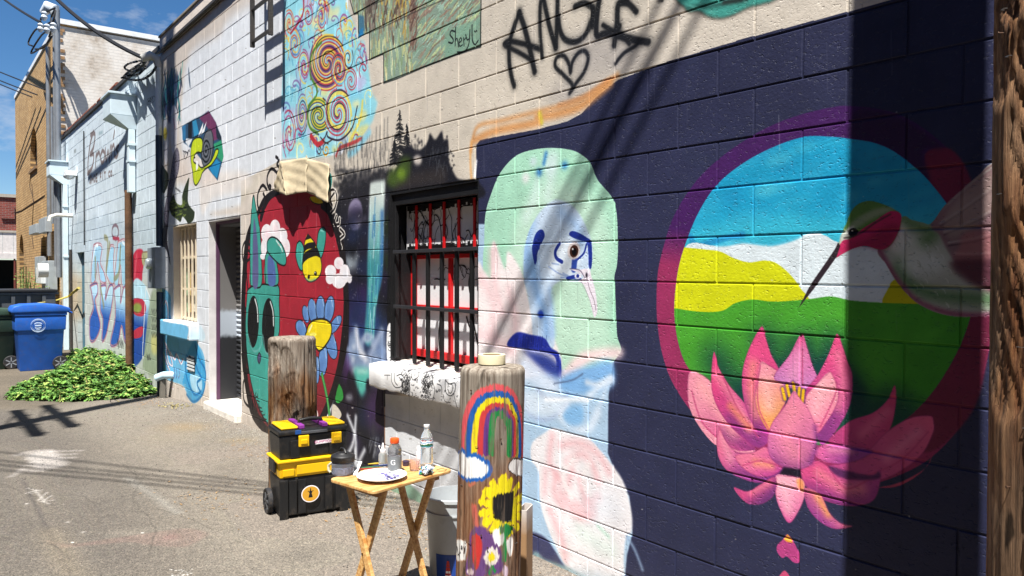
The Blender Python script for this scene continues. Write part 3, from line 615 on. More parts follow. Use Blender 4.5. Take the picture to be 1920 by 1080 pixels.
# ---- peacock under the mint arch
def peacock():
    frame(0, 0, 1)
    P([(893, 420), (1020, 420), (1158, 640), (1148, 690), (1141, 740), (1140, 850), (1152, 880), (1180, 930), (1186, 1000), (1176, 1040), (1168, 1120), (1060, 1110), (1020, 1040), (985, 1010), (972, 985), (893, 960)], '#a6c2dc', 1, 1, False)
    frame(860, 260, 2.455)
    arch = [(112, 590), (116, 500), (122, 350), (150, 250), (185, 168), (240, 98), (300, 62), (400, 43), (500, 48), (560, 70), (606, 112), (640, 190), (700, 262), (726, 330), (733, 470), (728, 580), (716, 640), (722, 740), (728, 900), (740, 990), (600, 1060), (112, 1000)]
    P(arch, '#a2d3bb', 1); ac = mkclip(arch)
    P([(400, 200), (560, 230), (690, 400), (690, 700), (620, 950), (430, 950), (250, 700), (260, 400)], '#bfdccb', 40, .75, True, ac)
    P([(440, 640), (640, 640), (700, 900), (740, 1010), (440, 1060)], '#b7d8c4', 30, .8, True, ac)
    for q in ([(440, 90), (430, 150), (410, 260)], [(360, 200), (340, 300), (310, 360)]): SK(q, '#cfe2e2', 40, 34, .6, True, ac)
    EL(310, 180, 18, 24, '#e8dfe6', 14, .8); EL(345, 105, 16, 18, '#d5dfee', 14, .8); EL(420, 120, 30, 60, '#cddfe4', 26, .7)
    EL(371, 155, 14, 16, '#1d5da8', 12, .95); EL(487, 122, 14, 16, '#2270b8', 14, .95); SK([(402, 70), (392, 115)], '#2468b0', 14, 14, .9)
    P([(85, 600), (118, 610), (148, 640), (150, 520), (160, 470), (180, 510), (215, 600), (225, 520), (262, 560), (300, 640), (345, 800), (430, 900), (470, 1060), (330, 1100), (85, 1100)], '#eee4e6', 6, .97)
    for q in ([(100, 640), (160, 760), (150, 900)], [(155, 520), (160, 640), (200, 800)], [(230, 700), (260, 850), (240, 960)], [(100, 900), (240, 960)]): SK(q, '#e6bfc4', 38, 34, .7)
    SK([(162, 480), (178, 560), (172, 650)], '#a77680', 3, 3, .5); SK([(212, 570), (228, 700)], '#9a8a90', 2, 2, .5)
    # neck and head
    hd = [(390, 318), (350, 372), (318, 440), (302, 520), (300, 640), (318, 720), (335, 830), (345, 920), (400, 960), (440, 960), (436, 850), (428, 760), (428, 690), (480, 650), (545, 655), (600, 620), (616, 520), (604, 450), (570, 370), (530, 315), (490, 290), (440, 282)]
    P(hd, '#bfd2e8', 5); hc = mkclip(hd)
    SK([(330, 400), (310, 520), (320, 640)], '#8fb6e4', 50, 40, .8, True, hc); SK([(470, 340), (540, 400), (560, 470)], '#9dbfe9', 40, 34, .8, True, hc)
    P([(440, 480), (520, 470), (560, 560), (500, 640), (420, 620), (420, 540)], '#dbe6f2', 16, .9, True, hc)
    SK([(340, 560), (350, 640), (362, 720), (395, 800), (405, 900)], '#5f8fca', 44, 40, .7)
    SK([(320, 520), (330, 600)], '#7fa8d8', 40, 34, .6); SK([(420, 700), (432, 800), (436, 900)], '#9cc0ec', 24, 20, .7)
    for q in ([(415, 590), (470, 625), (560, 655)], [(430, 575), (460, 580)], [(470, 640), (500, 640)], [(480, 620), (540, 650)]): SK(q, '#4668b4', 4, 4, .6)
    db = '#1b2f8c'
    P([(345, 560), (338, 500), (350, 445), (370, 420), (388, 422), (395, 450), (376, 490), (362, 530), (360, 562), (352, 580)], db, 1)
    SK([(463, 486), (445, 520), (450, 550), (475, 568)], db, 15, 2)
    P([(508, 440), (520, 425), (550, 432), (590, 455), (610, 475), (614, 540), (611, 592), (598, 594), (596, 520), (590, 480), (560, 468), (525, 455)], db, 1)
    SK([(588, 488), (575, 530), (540, 562)], db, 9, 1); SK([(534, 560), (530, 600)], '#243f9c', 30, 4, .95); SK([(500, 645), (540, 636), (565, 655)], db, 14, 2)
    EL(531, 516, 28, 40, '#ece4e2', 2, 1, 8); EL(531, 516, 30, 42, '#b9a2a6', 1, .25, 8); EL(532, 518, 20, 29, '#4c2a20', 1, 1, 6); EL(533, 520, 12, 18, '#120c10', 1); EL(526, 508, 4, 5, '#f3f3f3', 1)
    EL(550, 632, 16, 14, '#e9e9f2', 2); EL(549, 632, 7, 9, db, 1)
    bk = [(512, 600), (560, 602), (600, 600), (612, 640), (628, 690), (638, 760), (638, 800), (626, 822), (615, 790), (600, 730), (575, 670), (550, 655), (575, 640), (560, 620)]
    P(bk, '#e2dae6', 1); SK([(590, 640), (605, 700), (622, 740), (632, 790)], '#6a5866', 3, 2, .8); SK([(560, 650), (585, 700), (606, 750), (620, 800)], '#8c7c8a', 2.5, 2, .7)
    SK([(512, 600), (556, 606), (580, 640)], '#4a4462', 4, 2, .8); EL(590, 628, 5, 12, '#2a2230', 2)
    EL(378, 808, 14, 18, '#1c3fae', 4)
    P([(222, 952), (264, 893), (330, 902), (395, 918), (425, 962), (462, 992), (472, 1088), (452, 1086), (446, 1010), (400, 985), (300, 968)], '#1d2b92', 3)
    for i in range(40):
        x = rnd.uniform(255, 415); SK([(x, 905+rnd.uniform(0, 20)), (x-4, 960)], '#101a66', 3, 2, .6, False)
    # breast, wings
    frame(860, 640, 2.455)
    P([(290, 40), (400, 60), (462, 110), (470, 165), (430, 175), (380, 130), (330, 80)], '#233488', 18, .95)
    SK([(300, 100), (380, 160), (460, 180), (520, 178)], '#5c86c4', 26, 26, .7)
    SK([(290, 80), (340, 140), (420, 190)], '#e3e8f2', 40, 30, .8); SK([(300, 160), (400, 200), (460, 205)], '#cfdcf0', 40, 30, .8)
    P([(470, 150), (540, 70), (600, 40), (745, 30), (742, 75), (620, 90), (560, 130), (480, 165)], '#e9cfd2', 16, .95)
    P([(480, 165), (600, 110), (700, 90), (712, 200), (600, 240), (480, 230)], '#77abe0', 16, .9)
    SK([(440, 195), (520, 180), (570, 150)], '#4c5876', 5, 5, .8)
    SK([(590, 190), (640, 200), (700, 170)], '#e3eaf4', 20, 16, .8); SK([(600, 250), (650, 210), (700, 180)], '#dfe8f4', 26, 20, .8)
    SK([(360, 220), (400, 260), (460, 265), (500, 250)], '#8a98ba', 12, 12, .8); SK([(300, 260), (320, 330), (380, 360), (440, 345), (500, 290)], '#8fa4cf', 14, 14, .7)
    P([(300, 230), (400, 240), (490, 270), (460, 340), (380, 350), (300, 320)], '#dde6f2', 22, .7)
    SK([(400, 270), (480, 270), (560, 268), (590, 275)], '#eef2f8', 14, 10, .9); SK([(500, 290), (470, 350), (540, 400), (600, 400), (640, 330)], '#dfe8f5', 26, 22, .8)
    P([(510, 300), (570, 300), (570, 370), (520, 390), (480, 350)], '#78b0e2', 14, .8); SK([(690, 180), (640, 320), (600, 400)], '#cfdff2', 18, 18, .7)
    rose = [(338, 470), (390, 425), (440, 400), (520, 425), (600, 450), (650, 500), (700, 560), (760, 650), (795, 780), (797, 872), (770, 905), (760, 1000), (752, 1090), (640, 1120), (560, 1110), (490, 1030), (440, 930), (400, 830), (376, 740), (366, 600), (335, 545)]
    P(rose, '#e5e2e6', 5); rc = mkclip(rose)
    for q in ([(430, 440), (420, 560), (470, 640)], [(470, 480), (560, 470), (640, 520), (690, 600)], [(500, 560), (560, 520), (610, 560), (640, 640)], [(450, 620), (440, 700), (480, 760)], [(520, 600), (500, 700), (560, 760), (640, 720)], [(560, 640), (580, 720), (620, 760)], [(420, 780), (470, 900), (490, 1000)], [(560, 800), (620, 790)], [(470, 700), (540, 800), (600, 800)]):
        SK(q, '#e3acb2', 30, 26, .7, True, rc)
    SK([(400, 600), (395, 700)], '#e5b4ba', 30, 24, .6, True, rc)
    SK([(530, 540), (480, 620), (520, 720)], '#efe9ea', 22, 18, .8, True, rc); SK([(600, 560), (570, 640), (600, 700)], '#efe9ea', 20, 16, .7, True, rc)
    SK([(640, 850), (690, 900)], '#9fcfb8', 14, 12, .7, True, rc); SK([(560, 880), (640, 930), (700, 960)], '#cfe0da', 60, 50, .7, True, rc); EL(670, 760, 90, 70, '#d7dde8', 60, .7, 0, rc)
    P([(278, 892), (345, 880), (400, 905), (440, 960), (470, 1010), (490, 1045), (420, 1025), (340, 995), (270, 960)], '#34375c', 5)
    P([(338, 985), (400, 1005), (480, 1030), (540, 1060), (620, 1100), (1000, 1300), (300, 1300)], '#7fa0a4', 8, .9)
    SK([(500, 1080), (640, 1090), (760, 1140)], '#b7c9d6', 40, 30, .7)
    SK([(775, 900), (810, 960), (845, 1050)], '#8fa8c8', 12, 10, .8)
    frame(0, 0, 1)
    P([(893, 870), (976, 880), (976, 1000), (893, 960)], '#a8caea', 3)
peacock()

# ---- waterfall, mountains and black trees round the barred window
def waterfall():
    frame(0, 0, 1)
    blk = '#17171f'
    P([(632, 372), (650, 352), (680, 350), (726, 352), (740, 340), (850, 336), (897, 340), (897, 375), (760, 395), (760, 700), (724, 700), (722, 900), (700, 910), (650, 890), (610, 830), (636, 690), (646, 520), (628, 400)], blk, 2, .98, False)
    P([(640, 400), (636, 352), (660, 330), (700, 322), (730, 322), (735, 380), (690, 420), (640, 430)], '#26252c', 8, .9)
    r = random.Random(21)
    for i in range(170):
        x = r.uniform(626, 735); y = r.uniform(275, 352); h = r.uniform(10, 28)
        SK([(x, y), (x+r.uniform(-2, 2), y-h)], '#2a2a2e', r.uniform(1.5, 4), 2.5, r.uniform(.35, .8), False, None, True)
    for x, y, h in ((705, 280, 40), (720, 275, 50), (726, 262, 40), (712, 262, 24)):
        SK([(x, y), (x+1, y-h)], '#3a3a3c', 5, 4, .7, False, None, True)
    for i in range(260):     # ragged sprayed edges
        x = r.uniform(628, 735); y = r.uniform(318, 362); EL(x, y, r.uniform(1, 5), r.uniform(1, 5), '#232328', 2, r.uniform(.3, .8))
    for i in range(160):
        x = r.uniform(745, 852); y = 262+abs(x-800)*.5+r.gauss(12, 12); EL(x, y, r.uniform(.6, 2.6), r.uniform(.8, 3.6), '#1c1c22', 1.2, r.uniform(.4, .9))
    for cx, top, bot, wd in ((749, 206, 300, 16), (763, 232, 300, 11), (740, 262, 310, 12)):     # firs
        for i in range(150):
            t = r.random()**.8; y = top+(bot-top)*t; ww = wd*(.12+t)*r.uniform(-1, 1)
            SK([(cx, y-2), (cx+ww, y+r.uniform(0, 3))], '#1b1b1e', 1.2, .6, .9, False)
    P([(752, 300), (758, 282), (770, 274), (782, 282), (795, 276), (803, 262), (806, 250), (816, 262), (828, 246), (832, 262), (840, 262), (842, 300), (856, 332), (870, 340), (897, 342), (897, 372), (730, 372), (735, 330)], '#1a1a22', 2)
    SK([(745, 345), (790, 335), (830, 330)], '#3c3430', 20, 10, .6)
    for i in range(26):
        x = r.uniform(800, 848); y = r.uniform(285, 335)
        SK([(x, y), (x+r.uniform(-2, 3), y-r.uniform(6, 18))], '#5c5f66', 1.4, 1, .5, False)
    for q in ((745, 330, 18, 14), (757, 318, 12, 16), (762, 302, 10, 7), (735, 340, 10, 10)): EL(*q, '#40551f', 7, .9)
    EL(752, 326, 8, 10, '#6d8a2a', 5, .8); EL(783, 300, 8, 9, '#d8cfc6', 4, .9); EL(727, 455, 7, 60, '#26351c', 6, .7)
    # moon, clouds
    EL(666, 402, 14, 30, '#8f86a6', 2, .95, 3); EL(662, 398, 9, 18, '#a49bb8', 5, .6); EL(671, 418, 8, 12, '#b9b2c6', 5, .5); SK([(650, 415), (660, 420)], '#4c4860', 8, 6, .7); SK([(676, 412), (684, 410)], '#9c96b0', 7, 5, .8)
    for q in ((655, 486, 7, 12), (660, 500, 8, 14), (668, 480, 5, 8), (652, 520, 6, 10), (667, 498, 5, 12)): EL(*q, '#b9c6d0', 6, .75)
    P([(646, 540), (690, 520), (700, 600), (690, 640), (652, 640)], '#2c1f4a', 16, .9); P([(660, 590), (710, 580), (712, 640), (660, 650)], '#243f74', 16, .9)
    for i in range(110):
        x = r.uniform(640, 762); y = r.uniform(380, 880); EL(x, y, r.uniform(5, 16), r.uniform(6, 22), r.choice(['#1c1730', '#0e0e16', '#22305c', '#2f2348', '#15151c', '#1a2444']), 8, .5)
    # falling water
    wf = [(694, 352), (698, 342), (716, 338), (722, 342), (720, 400), (719, 460), (716, 520), (706, 570), (700, 640), (684, 640), (688, 560), (690, 450)]
    P(wf, '#ccd8d4', 3, .95, True, None, '#3f8f96', [(705, 370), (700, 500)]); wc = mkclip(wf)
    for i in range(60):
        x = r.uniform(690, 722); y = r.uniform(370, 620)
        SK([(x, y), (x-2, y+r.uniform(20, 60))], r.choice(['#2a5c9c', '#7fd0cc', '#cfe6e6', '#3a78a8', '#58b4b4']), r.uniform(1, 3), 1.5, .6, False, wc)
    SK([(716, 400), (716, 500), (712, 560)], '#2a5a98', 8, 6, .8, True, wc)
    for i in range(90):
        EL(r.uniform(640, 760), r.uniform(360, 560), .7, .8, '#c8ccd4', .5, .8)
    # misty peaks and the pool
    for q in ([(650, 690), (655, 640), (666, 612), (676, 640), (690, 670), (700, 640), (718, 616), (724, 650), (722, 700), (700, 720), (670, 700)],):
        P(q, '#7d92b4', 8, .95)
    for i in range(46):
        x = r.uniform(652, 722); y = r.uniform(630, 700)
        EL(x, y, r.uniform(3, 7), r.uniform(4, 9), r.choice(['#c4cfe0', '#9fb0cc', '#6f86ae', '#dfe4ec', '#5a6f9a']), 4, .7)
    SK([(668, 620), (672, 650), (684, 672)], '#e3e4ec', 9, 6, .8); SK([(694, 668), (706, 640), (716, 622)], '#a8b6d2', 8, 6, .8)
    P([(666, 690), (692, 692), (692, 712), (680, 742), (670, 728), (664, 706)], '#58b8a8', 5, .95); EL(680, 696, 12, 4, '#b8dcd2', 4, .8)
    P([(640, 700), (662, 700), (668, 760), (650, 800), (632, 790)], '#1b1420', 8, .9); P([(690, 740), (722, 730), (722, 800), (690, 800)], '#3b2748', 12, .85); EL(650, 690, 8, 26, '#4a2a5a', 8, .7)
    EL(654, 712, 4, 16, '#1a1420', 3); EL(690, 722, 4, 12, '#1a1420', 3); EL(655, 745, 7, 6, '#c8cdd4', 4, .6)
    SK([(700, 806), (706, 860)], '#3a3a40', 16, 12, .7)
    # white lines of the tag above the tool box
    frame(440, 560, 2.077)
    for q in ([(440, 458), (470, 540), (470, 640)], [(472, 462), (462, 560), (428, 625)], [(505, 590), (480, 640)], [(470, 590), (474, 650)]): SK(q, '#d8dbe2', 12, 9, .95)
    for i in range(20):
        x = r.uniform(520, 575); y = r.uniform(560, 640); SK([(x, y), (x+5, y-24)], '#787a80', 5, 5, .5, False)
    # black paint left of and above the window
    frame(0, 0, 1)
    P([(728, 362), (800, 352), (897, 338), (897, 352), (897, 372), (760, 392), (764, 690), (735, 690), (726, 600)], '#141417', .5, 1, False)
    P([(727, 612), (745, 610), (752, 640), (752, 690), (728, 686)], '#e4e4e6', 1, 1)
    for i in range(46):
        x = r.uniform(729, 751); y = r.uniform(616, 684); SPI(x, y, 3, 5, .7, r.uniform(0, 360), '#26262a', .9, .3)
    # white wall below the sill
    P([(720, 738), (900, 760), (900, 1000), (850, 985), (722, 905)], '#d2d4d8', 0, 1, False)
    SK([(721, 700), (721, 900)], '#8a5a3a', 2.4, 1.5, .8, False); SK([(720, 690), (721, 760)], '#17171f', 4, 1, 1, False)
    P([(722, 872), (800, 935), (850, 972), (850, 1010), (722, 915)], '#6f9a7c', 2, .75)
    P([(700, 870), (722, 884), (740, 905), (700, 900)], '#55706a', 3, .8)
waterfall()

# ---- red oval with rabbit, bee and flower
def oval():
    frame(0, 0, 1)
    ov = [(486, 402), (498, 378), (520, 362), (550, 356), (582, 362), (604, 382), (620, 418), (632, 458), (640, 500), (644, 560), (641, 620), (633, 680), (620, 730), (602, 775), (585, 800), (560, 818), (530, 820), (502, 800), (480, 770), (465, 710), (460, 620), (461, 540), (468, 450)]
    fr = [(482, 396), (496, 368), (520, 352), (550, 346), (586, 352), (612, 372), (632, 412), (645, 458), (652, 520), (655, 580), (652, 640), (640, 700), (622, 760), (600, 800), (570, 832), (520, 836), (494, 812), (470, 776), (456, 700), (452, 620), (454, 520), (462, 440)]
    P(fr, '#1b1517', 0)
    P(ov, '#9c2433', 0, 1, True, None, '#5e1f26', [(560, 640), (560, 800)]); oc = mkclip(ov)
    r = random.Random(2)
    for i in range(50): EL(r.uniform(470, 640), r.uniform(370, 640), r.uniform(8, 26), r.uniform(6, 16), r.choice(['#a82a38', '#8e1f2e', '#a32836']), 8, .35, 0, oc)
    b = '#1a1618'
    frame(280, 380, 2.25)
    def curl(q, wd=6): SK(q, b, wd, 1)
    for q in ([(425, 180), (405, 165), (392, 200), (398, 250), (420, 240), (428, 215), (415, 200)], [(400, 260), (395, 300), (408, 310)], [(405, 330), (390, 380), (400, 430), (410, 460)], [(395, 480), (392, 560), (410, 620)], [(400, 600), (395, 650), (410, 700), (425, 720)], [(425, 720), (400, 700), (390, 640)],
              [(410, 740), (396, 760), (398, 830), (420, 860), (430, 830), (415, 790)], [(430, 800), (430, 880), (455, 920), (480, 918), (470, 880)], [(440, 820), (460, 900), (500, 925)], [(405, 620), (415, 690), (440, 780), (470, 860)]): curl(q, 7)
    SK([(412, 470), (408, 600), (430, 740), (470, 850), (520, 925)], b, 12, 1)
    SK([(410, 300), (418, 420), (412, 560)], b, 6, 1)
    frame(280, 200, 5.143)
    for q in ([(1250, 520), (1230, 560), (1260, 600), (1230, 640)], [(1240, 650), (1180, 600), (1140, 660), (1135, 740), (1160, 800), (1170, 770), (1155, 760)], [(1130, 800), (1090, 760), (1050, 830), (1045, 950), (1075, 1040)], [(1240, 500), (1220, 485)], [(1100, 840), (1115, 880), (1120, 930), (1085, 1000)]): SK(q, b, 20, 2)
    SK([(1260, 810), (1170, 860), (1110, 960), (1075, 1080)], b, 44, 3)
    frame(520, 270, 4)
    for q in ([(385, 360), (420, 345), (445, 400), (430, 480), (400, 520)], [(425, 370), (395, 420), (410, 460)], [(440, 540), (425, 600), (460, 600), (465, 560)], [(470, 640), (500, 680), (465, 720), (480, 780)], [(395, 230), (400, 300), (380, 380)]):
        SK(q, '#dcd6cf', 26, 2); SK(q, b, 12, 1)
    P([(392, 215), (410, 250), (405, 320), (385, 360), (380, 280)], '#3b8a84', 1)
    SK([(330, 470), (400, 540), (450, 660), (475, 800)], b, 22, 2)
    # petal of a hidden sunflower under the paper
    P([(240, 400), (290, 395), (335, 425), (330, 450), (290, 448), (255, 430)], '#d8c21e', 1); SK([(240, 400), (260, 435), (300, 452), (335, 450)], b, 5, 1)
    # the rabbit
    tl = '#3d968a'; frame(280, 380, 2.25)
    body = [(412, 392), (416, 368), (440, 352), (480, 345), (543, 350), (547, 420), (549, 500), (545, 560), (520, 620), (512, 720), (520, 930), (492, 925), (455, 850), (432, 770), (418, 690), (408, 600), (405, 500)]
    P(body, tl, 0, 1, True); OUT(body, b, 4)
    e1 = [(428, 352), (424, 250), (426, 120), (432, 20), (440, -30), (448, 10), (462, 90), (470, 180), (473, 346)]
    P(e1, tl); OUT(e1, b, 4); P([(436, 348), (436, 200), (441, 70), (450, 110), (458, 200), (458, 346)], '#5a5c86', 1)
    e2 = [(490, 345), (488, 240), (500, 205), (520, 215), (536, 250), (543, 345)]
    # cloud behind the ear
    def cloud(cs, c='#e6e0e4'):
        for x, y, a, bb in cs: EL(x, y, a, bb, c, 1)
        for x, y, a, bb in cs: EL(x+3, y+3, a*.6, bb*.5, r.choice(['#e9c9d0', '#dfe3ec']), 6, .5)
    cloud([(495, 130, 24, 40), (530, 105, 22, 34), (560, 140, 22, 34), (575, 190, 18, 40), (490, 190, 20, 44), (480, 226, 12, 14), (530, 170, 34, 40)])
    P(e2, tl); OUT(e2, b, 4); P([(502, 342), (500, 240), (512, 225), (528, 260), (532, 342)], '#4f66a0', 1)
    e3 = [(497, 205), (498, 165), (515, 146), (540, 155), (562, 185), (576, 228), (572, 264), (545, 258), (512, 225)]
    P(e3, tl); OUT(e3, b, 4); SK([(535, 160), (555, 190), (560, 205)], '#c9e0dc', 5, 1)
    for cx, cy, rx, ry in ((438, 502, 24, 110), (502, 518, 27, 116)):
        EL(cx, cy, rx, ry, '#131214', 1, 1, 1); SK([(cx+rx*.3, cy-ry*.85), (cx+rx*.7, cy-ry*.5), (cx+rx*.8, cy)], '#cfd6d6', 6, 1)
    SK([(416, 560), (438, 625), (468, 612), (478, 560), (490, 630), (512, 640)], '#6aa8a4', 5, 3, .8)
    EL(463, 657, 8, 22, '#4a4468', 1); OUT([(455, 650), (463, 634), (471, 650), (463, 680)], b, 3)
    frame(0, 0, 1)
    frame(280, 600, 5.143)
    for i, q in enumerate(([(1030, 700), (1022, 730), (1045, 745), (1040, 715)], [(1035, 775), (1060, 790)], [(1050, 810), (1062, 840)], [(1045, 845), (1080, 850)], [(1060, 880), (1090, 885)], [(1085, 920), (1110, 915)], [(1090, 950), (1125, 960)])): SK(q, b, 7, 1)
    # bee
    frame(280, 380, 2.25); Y = '#dcc91c'
    for q in ([(622, 172), (636, 163), (650, 190), (652, 250), (643, 288), (628, 270), (616, 220)], [(706, 185), (713, 125), (730, 104), (744, 122), (740, 180), (724, 235), (708, 215)]):
        P(q, tl); OUT(q, b, 4); SK([(q[2][0]-8, q[2][1]+14), (q[3][0]-10, q[3][1])], '#7cc0b8', 4, 2)
    bd = [(668, 134), (655, 165), (650, 210), (645, 260), (650, 305), (672, 334), (702, 326), (722, 300), (726, 258), (714, 210), (695, 168)]
    P(bd, Y); OUT(bd, b, 4)
    P([(668, 132), (658, 158), (682, 150)], b, 1, 1, False)
    bcl = mkclip(bd)
    for q, wd in (([(645, 205), (665, 185), (695, 180)], 16), ([(640, 245), (665, 222), (700, 208), (718, 214)], 22), ([(640, 262), (650, 240)], 14)): SK(q, b, wd, 1, 1, True, bcl)
    EL(701, 299, 6, 10, b, 1); EL(672, 313, 5, 9, b, 1); EL(699, 295, 2, 3, '#e8e8e8', 0)
    SK([(660, 322), (680, 330), (700, 322)], '#6fae9c', 5, 4, .7)
    cloud([(765, 290, 24, 28), (800, 255, 20, 26), (825, 300, 22, 40), (800, 330, 30, 32), (762, 320, 18, 24), (845, 320, 10, 20)])
    # flower
    pt = '#5f86bd'
    for cx, cy, rx, ry, ro in ((660, 470, 12, 36, -10), (688, 456, 17, 50, -6), (722, 446, 18, 52, 0), (759, 450, 19, 56, 8), (784, 514, 17, 42, 30), (768, 602, 21, 58, -12), (732, 668, 18, 66, 4), (708, 706, 8, 56, 0), (640, 530, 20, 34, -18)):
        EL(cx, cy, rx+3, ry+3, b, 1, 1, ro); EL(cx, cy, rx, ry, pt, 1, 1, ro); SK([(cx+rx*.4, cy-ry*.8), (cx+rx*.7, cy-ry*.2)], '#a8c4e4', 4, 2, .8); EL(cx-rx*.3, cy+ry*.3, rx*.5, ry*.5, '#4d70a8', 6, .6, ro)
    ct = [(663, 545), (672, 515), (695, 496), (735, 492), (766, 514), (766, 560), (745, 600), (718, 626), (700, 610), (660, 565)]
    P(ct, '#e0c81a'); OUT(ct, b, 5); SK([(672, 545), (685, 518)], '#efe7b4', 6, 3)
    EL(690, 556, 15, 8, '#e9e06a', 2)
    SK([(728, 728), (742, 790), (755, 860), (760, 900)], '#2c5a34', 16, 1); SK([(728, 728), (742, 790), (755, 860), (760, 900)], '#4a9a50', 9, 1)
    P([(800, 760), (815, 790), (818, 830), (795, 850), (782, 830), (790, 790)], '#2f8a3c', 1); OUT([(800, 760), (815, 790), (818, 830), (795, 850), (782, 830), (790, 790)], b, 4)
    P([(690, 850), (705, 870), (712, 900), (700, 920), (690, 900)], '#dcc4c4', 1); P([(775, 850), (800, 870), (810, 900), (780, 930), (770, 900)], '#cfc6b6', 1); P([(660, 880), (690, 880), (700, 960), (650, 960)], '#9c2433', 1)
oval()

# ---- mermaid, snail and the left end
def left_end():
    frame(280, 200, 5.143)
    def q5(q, c, *a): P(q, c, *a)
    q5([(312, 195), (365, 160), (430, 120), (500, 88), (572, 38), (640, 150), (695, 290), (716, 480), (702, 535), (660, 712), (600, 640), (540, 560), (430, 420), (330, 345)], '#2a4a68', 3, 1, False)
    q5([(318, 190), (350, 170), (350, 320), (320, 320)], '#2d6f9e', 3, 1, False); q5([(375, 160), (410, 145), (410, 300), (375, 310)], '#12161f', 3, 1, False)
    q5([(415, 140), (450, 120), (480, 260), (430, 290)], '#2f88b4', 3, 1, False); q5([(480, 110), (572, 42), (640, 150), (690, 300), (600, 340), (560, 200)], '#6a3358', 3, 1, False)
    q5([(640, 170), (695, 290), (700, 340), (650, 300)], '#1f2a38', 3, 1, False); q5([(620, 360), (695, 320), (716, 480), (702, 535), (640, 470)], '#2f8f68', 3, 1, False); q5([(575, 590), (640, 500), (690, 540), (655, 690), (610, 650)], '#237fb0', 2, 1, False)
    q5([(470, 290), (480, 250), (520, 150), (512, 230)], '#e6e8ec', 1, 1, False); q5([(490, 280), (520, 210), (552, 140), (530, 240)], '#e6e8ec', 1, 1, False); q5([(355, 305), (415, 310), (400, 345), (380, 385), (350, 345)], '#d9dde2', 2, 1, False)
    EL(560, 400, 58, 190, '#23262c', 2, 1, 6); EL(560, 400, 50, 180, '#62666e', 2, 1, 6); SPI(548, 420, 46, 120, 2.3, 30, '#16181c', 12, 2)
    body = [(402, 400), (420, 330), (455, 300), (498, 305), (512, 350), (500, 440), (470, 440), (440, 460), (425, 530), (470, 560), (500, 590), (545, 570), (590, 530), (620, 470), (640, 415), (665, 418), (650, 480), (600, 560), (545, 600), (510, 640), (490, 700), (450, 760), (425, 720), (415, 620), (404, 560), (398, 470)]
    P(body, '#b9c91e', 1); OUT(body, '#1a1c14', 8, 2, .9)
    EL(435, 490, 8, 10, '#1a1c14', 1); EL(475, 380, 6, 6, '#e2e84a', 2); q5([(450, 520), (470, 525), (470, 590), (450, 620)], '#e8e8ea', 1, 1, False)
    for i in range(12):
        x = 325+i*5; SK([(x, 470+rnd.uniform(-50, 40)), (x+rnd.uniform(5, 20), 450+rnd.uniform(-40, 60))], '#2a2a30', 5, 2)
    # mermaid body, hair and tails
    frame(280, 0, 5.143)
    for i in range(150):
        x = rnd.gauss(205, 42); y = rnd.uniform(640, 1010)
        SK([(x, y), (x+rnd.uniform(-14, 14), y+90), (x+rnd.uniform(-20, 20), y+190)], rnd.choice(['#1f3550', '#1c7a7a', '#2a2f55', '#16202e', '#3f5f88']), rnd.uniform(10, 22), 6, .85, True, None, True)
    SK([(320, 600), (300, 760), (270, 880), (290, 1040)], '#2a8f86', 10, 6, .8); SK([(150, 900), (140, 1060), (150, 1200)], '#1a3a58', 30, 16, .7)
    frame(280, 200, 5.143)
    P([(220, 0), (262, 20), (270, 200), (262, 380), (240, 470), (215, 420), (205, 200)], '#d5d2da', 6, .9); P([(140, 120), (170, 140), (190, 300), (178, 480), (160, 560), (138, 420), (130, 250)], '#c9cad6', 6, .9); EL(152, 260, 20, 60, '#d2bc26', 6, .8); SK([(232, 120), (245, 200)], '#a84a6a', 12, 8, .6)
    t1 = [(268, 395), (292, 480), (282, 620), (235, 780), (200, 960), (182, 1130), (172, 1290), (198, 1470), (200, 1520), (155, 1370), (110, 1520), (104, 1340), (135, 1150), (145, 1000), (170, 850), (205, 640), (232, 470)]
    P(t1, '#2e2a34', 2); tcl = mkclip(t1)
    P([(268, 395), (292, 480), (282, 620), (235, 780), (200, 960), (182, 1130), (140, 1100), (145, 1000), (170, 850), (205, 640), (232, 470)], '#6e6a78', 6, 1, True, tcl)
    for i in range(240): SK([(x := rnd.uniform(140, 290), y := rnd.uniform(420, 1120)), (x+rnd.uniform(-12, 12), y+rnd.uniform(4, 16))], '#2a2530', 4, 2, .8, False, tcl)
    P([(112, 560), (150, 600), (182, 650), (182, 740), (142, 835), (112, 760)], '#22281f', 3)
    t2 = [(230, 850), (265, 930), (315, 945), (318, 850), (345, 760), (382, 685), (375, 800), (375, 930), (425, 1000), (438, 1020), (430, 1080), (410, 1110), (375, 1125), (350, 1090), (320, 1060), (300, 1110), (262, 1080), (215, 1040), (192, 960)]
    P(t2, '#2a3420', 2); t2c = mkclip(t2)
    for i in range(60): SK([(x := rnd.uniform(195, 340), y := rnd.uniform(880, 1100)), (x+12, y+6), (x+24, y)], '#71823a', 5, 3, .8, True, t2c)
    for i in range(8): SK([(250+i*6, 790+i*5), (258+i*6, 780+i*5)], '#2a2a30', 4, 2)
    # blue graffiti at the lower left
    frame(280, 600, 5.143)
    P([(90, -260), (200, -240), (205, -20), (260, 20), (455, 60), (455, 200), (520, 320), (540, 480), (520, 700), (440, 800), (380, 760), (330, 640), (240, 600), (170, 570), (120, 480), (90, 300)], '#6db4dc', 3)
    P([(440, 200), (500, 330), (538, 480), (530, 640), (490, 760), (430, 795), (380, 740), (350, 640), (320, 600), (350, 480), (360, 340)], '#3f9cd0', 4)
    P([(400, 520), (500, 560), (500, 700), (430, 690), (400, 620)], '#bfe0f0', 8, .8)
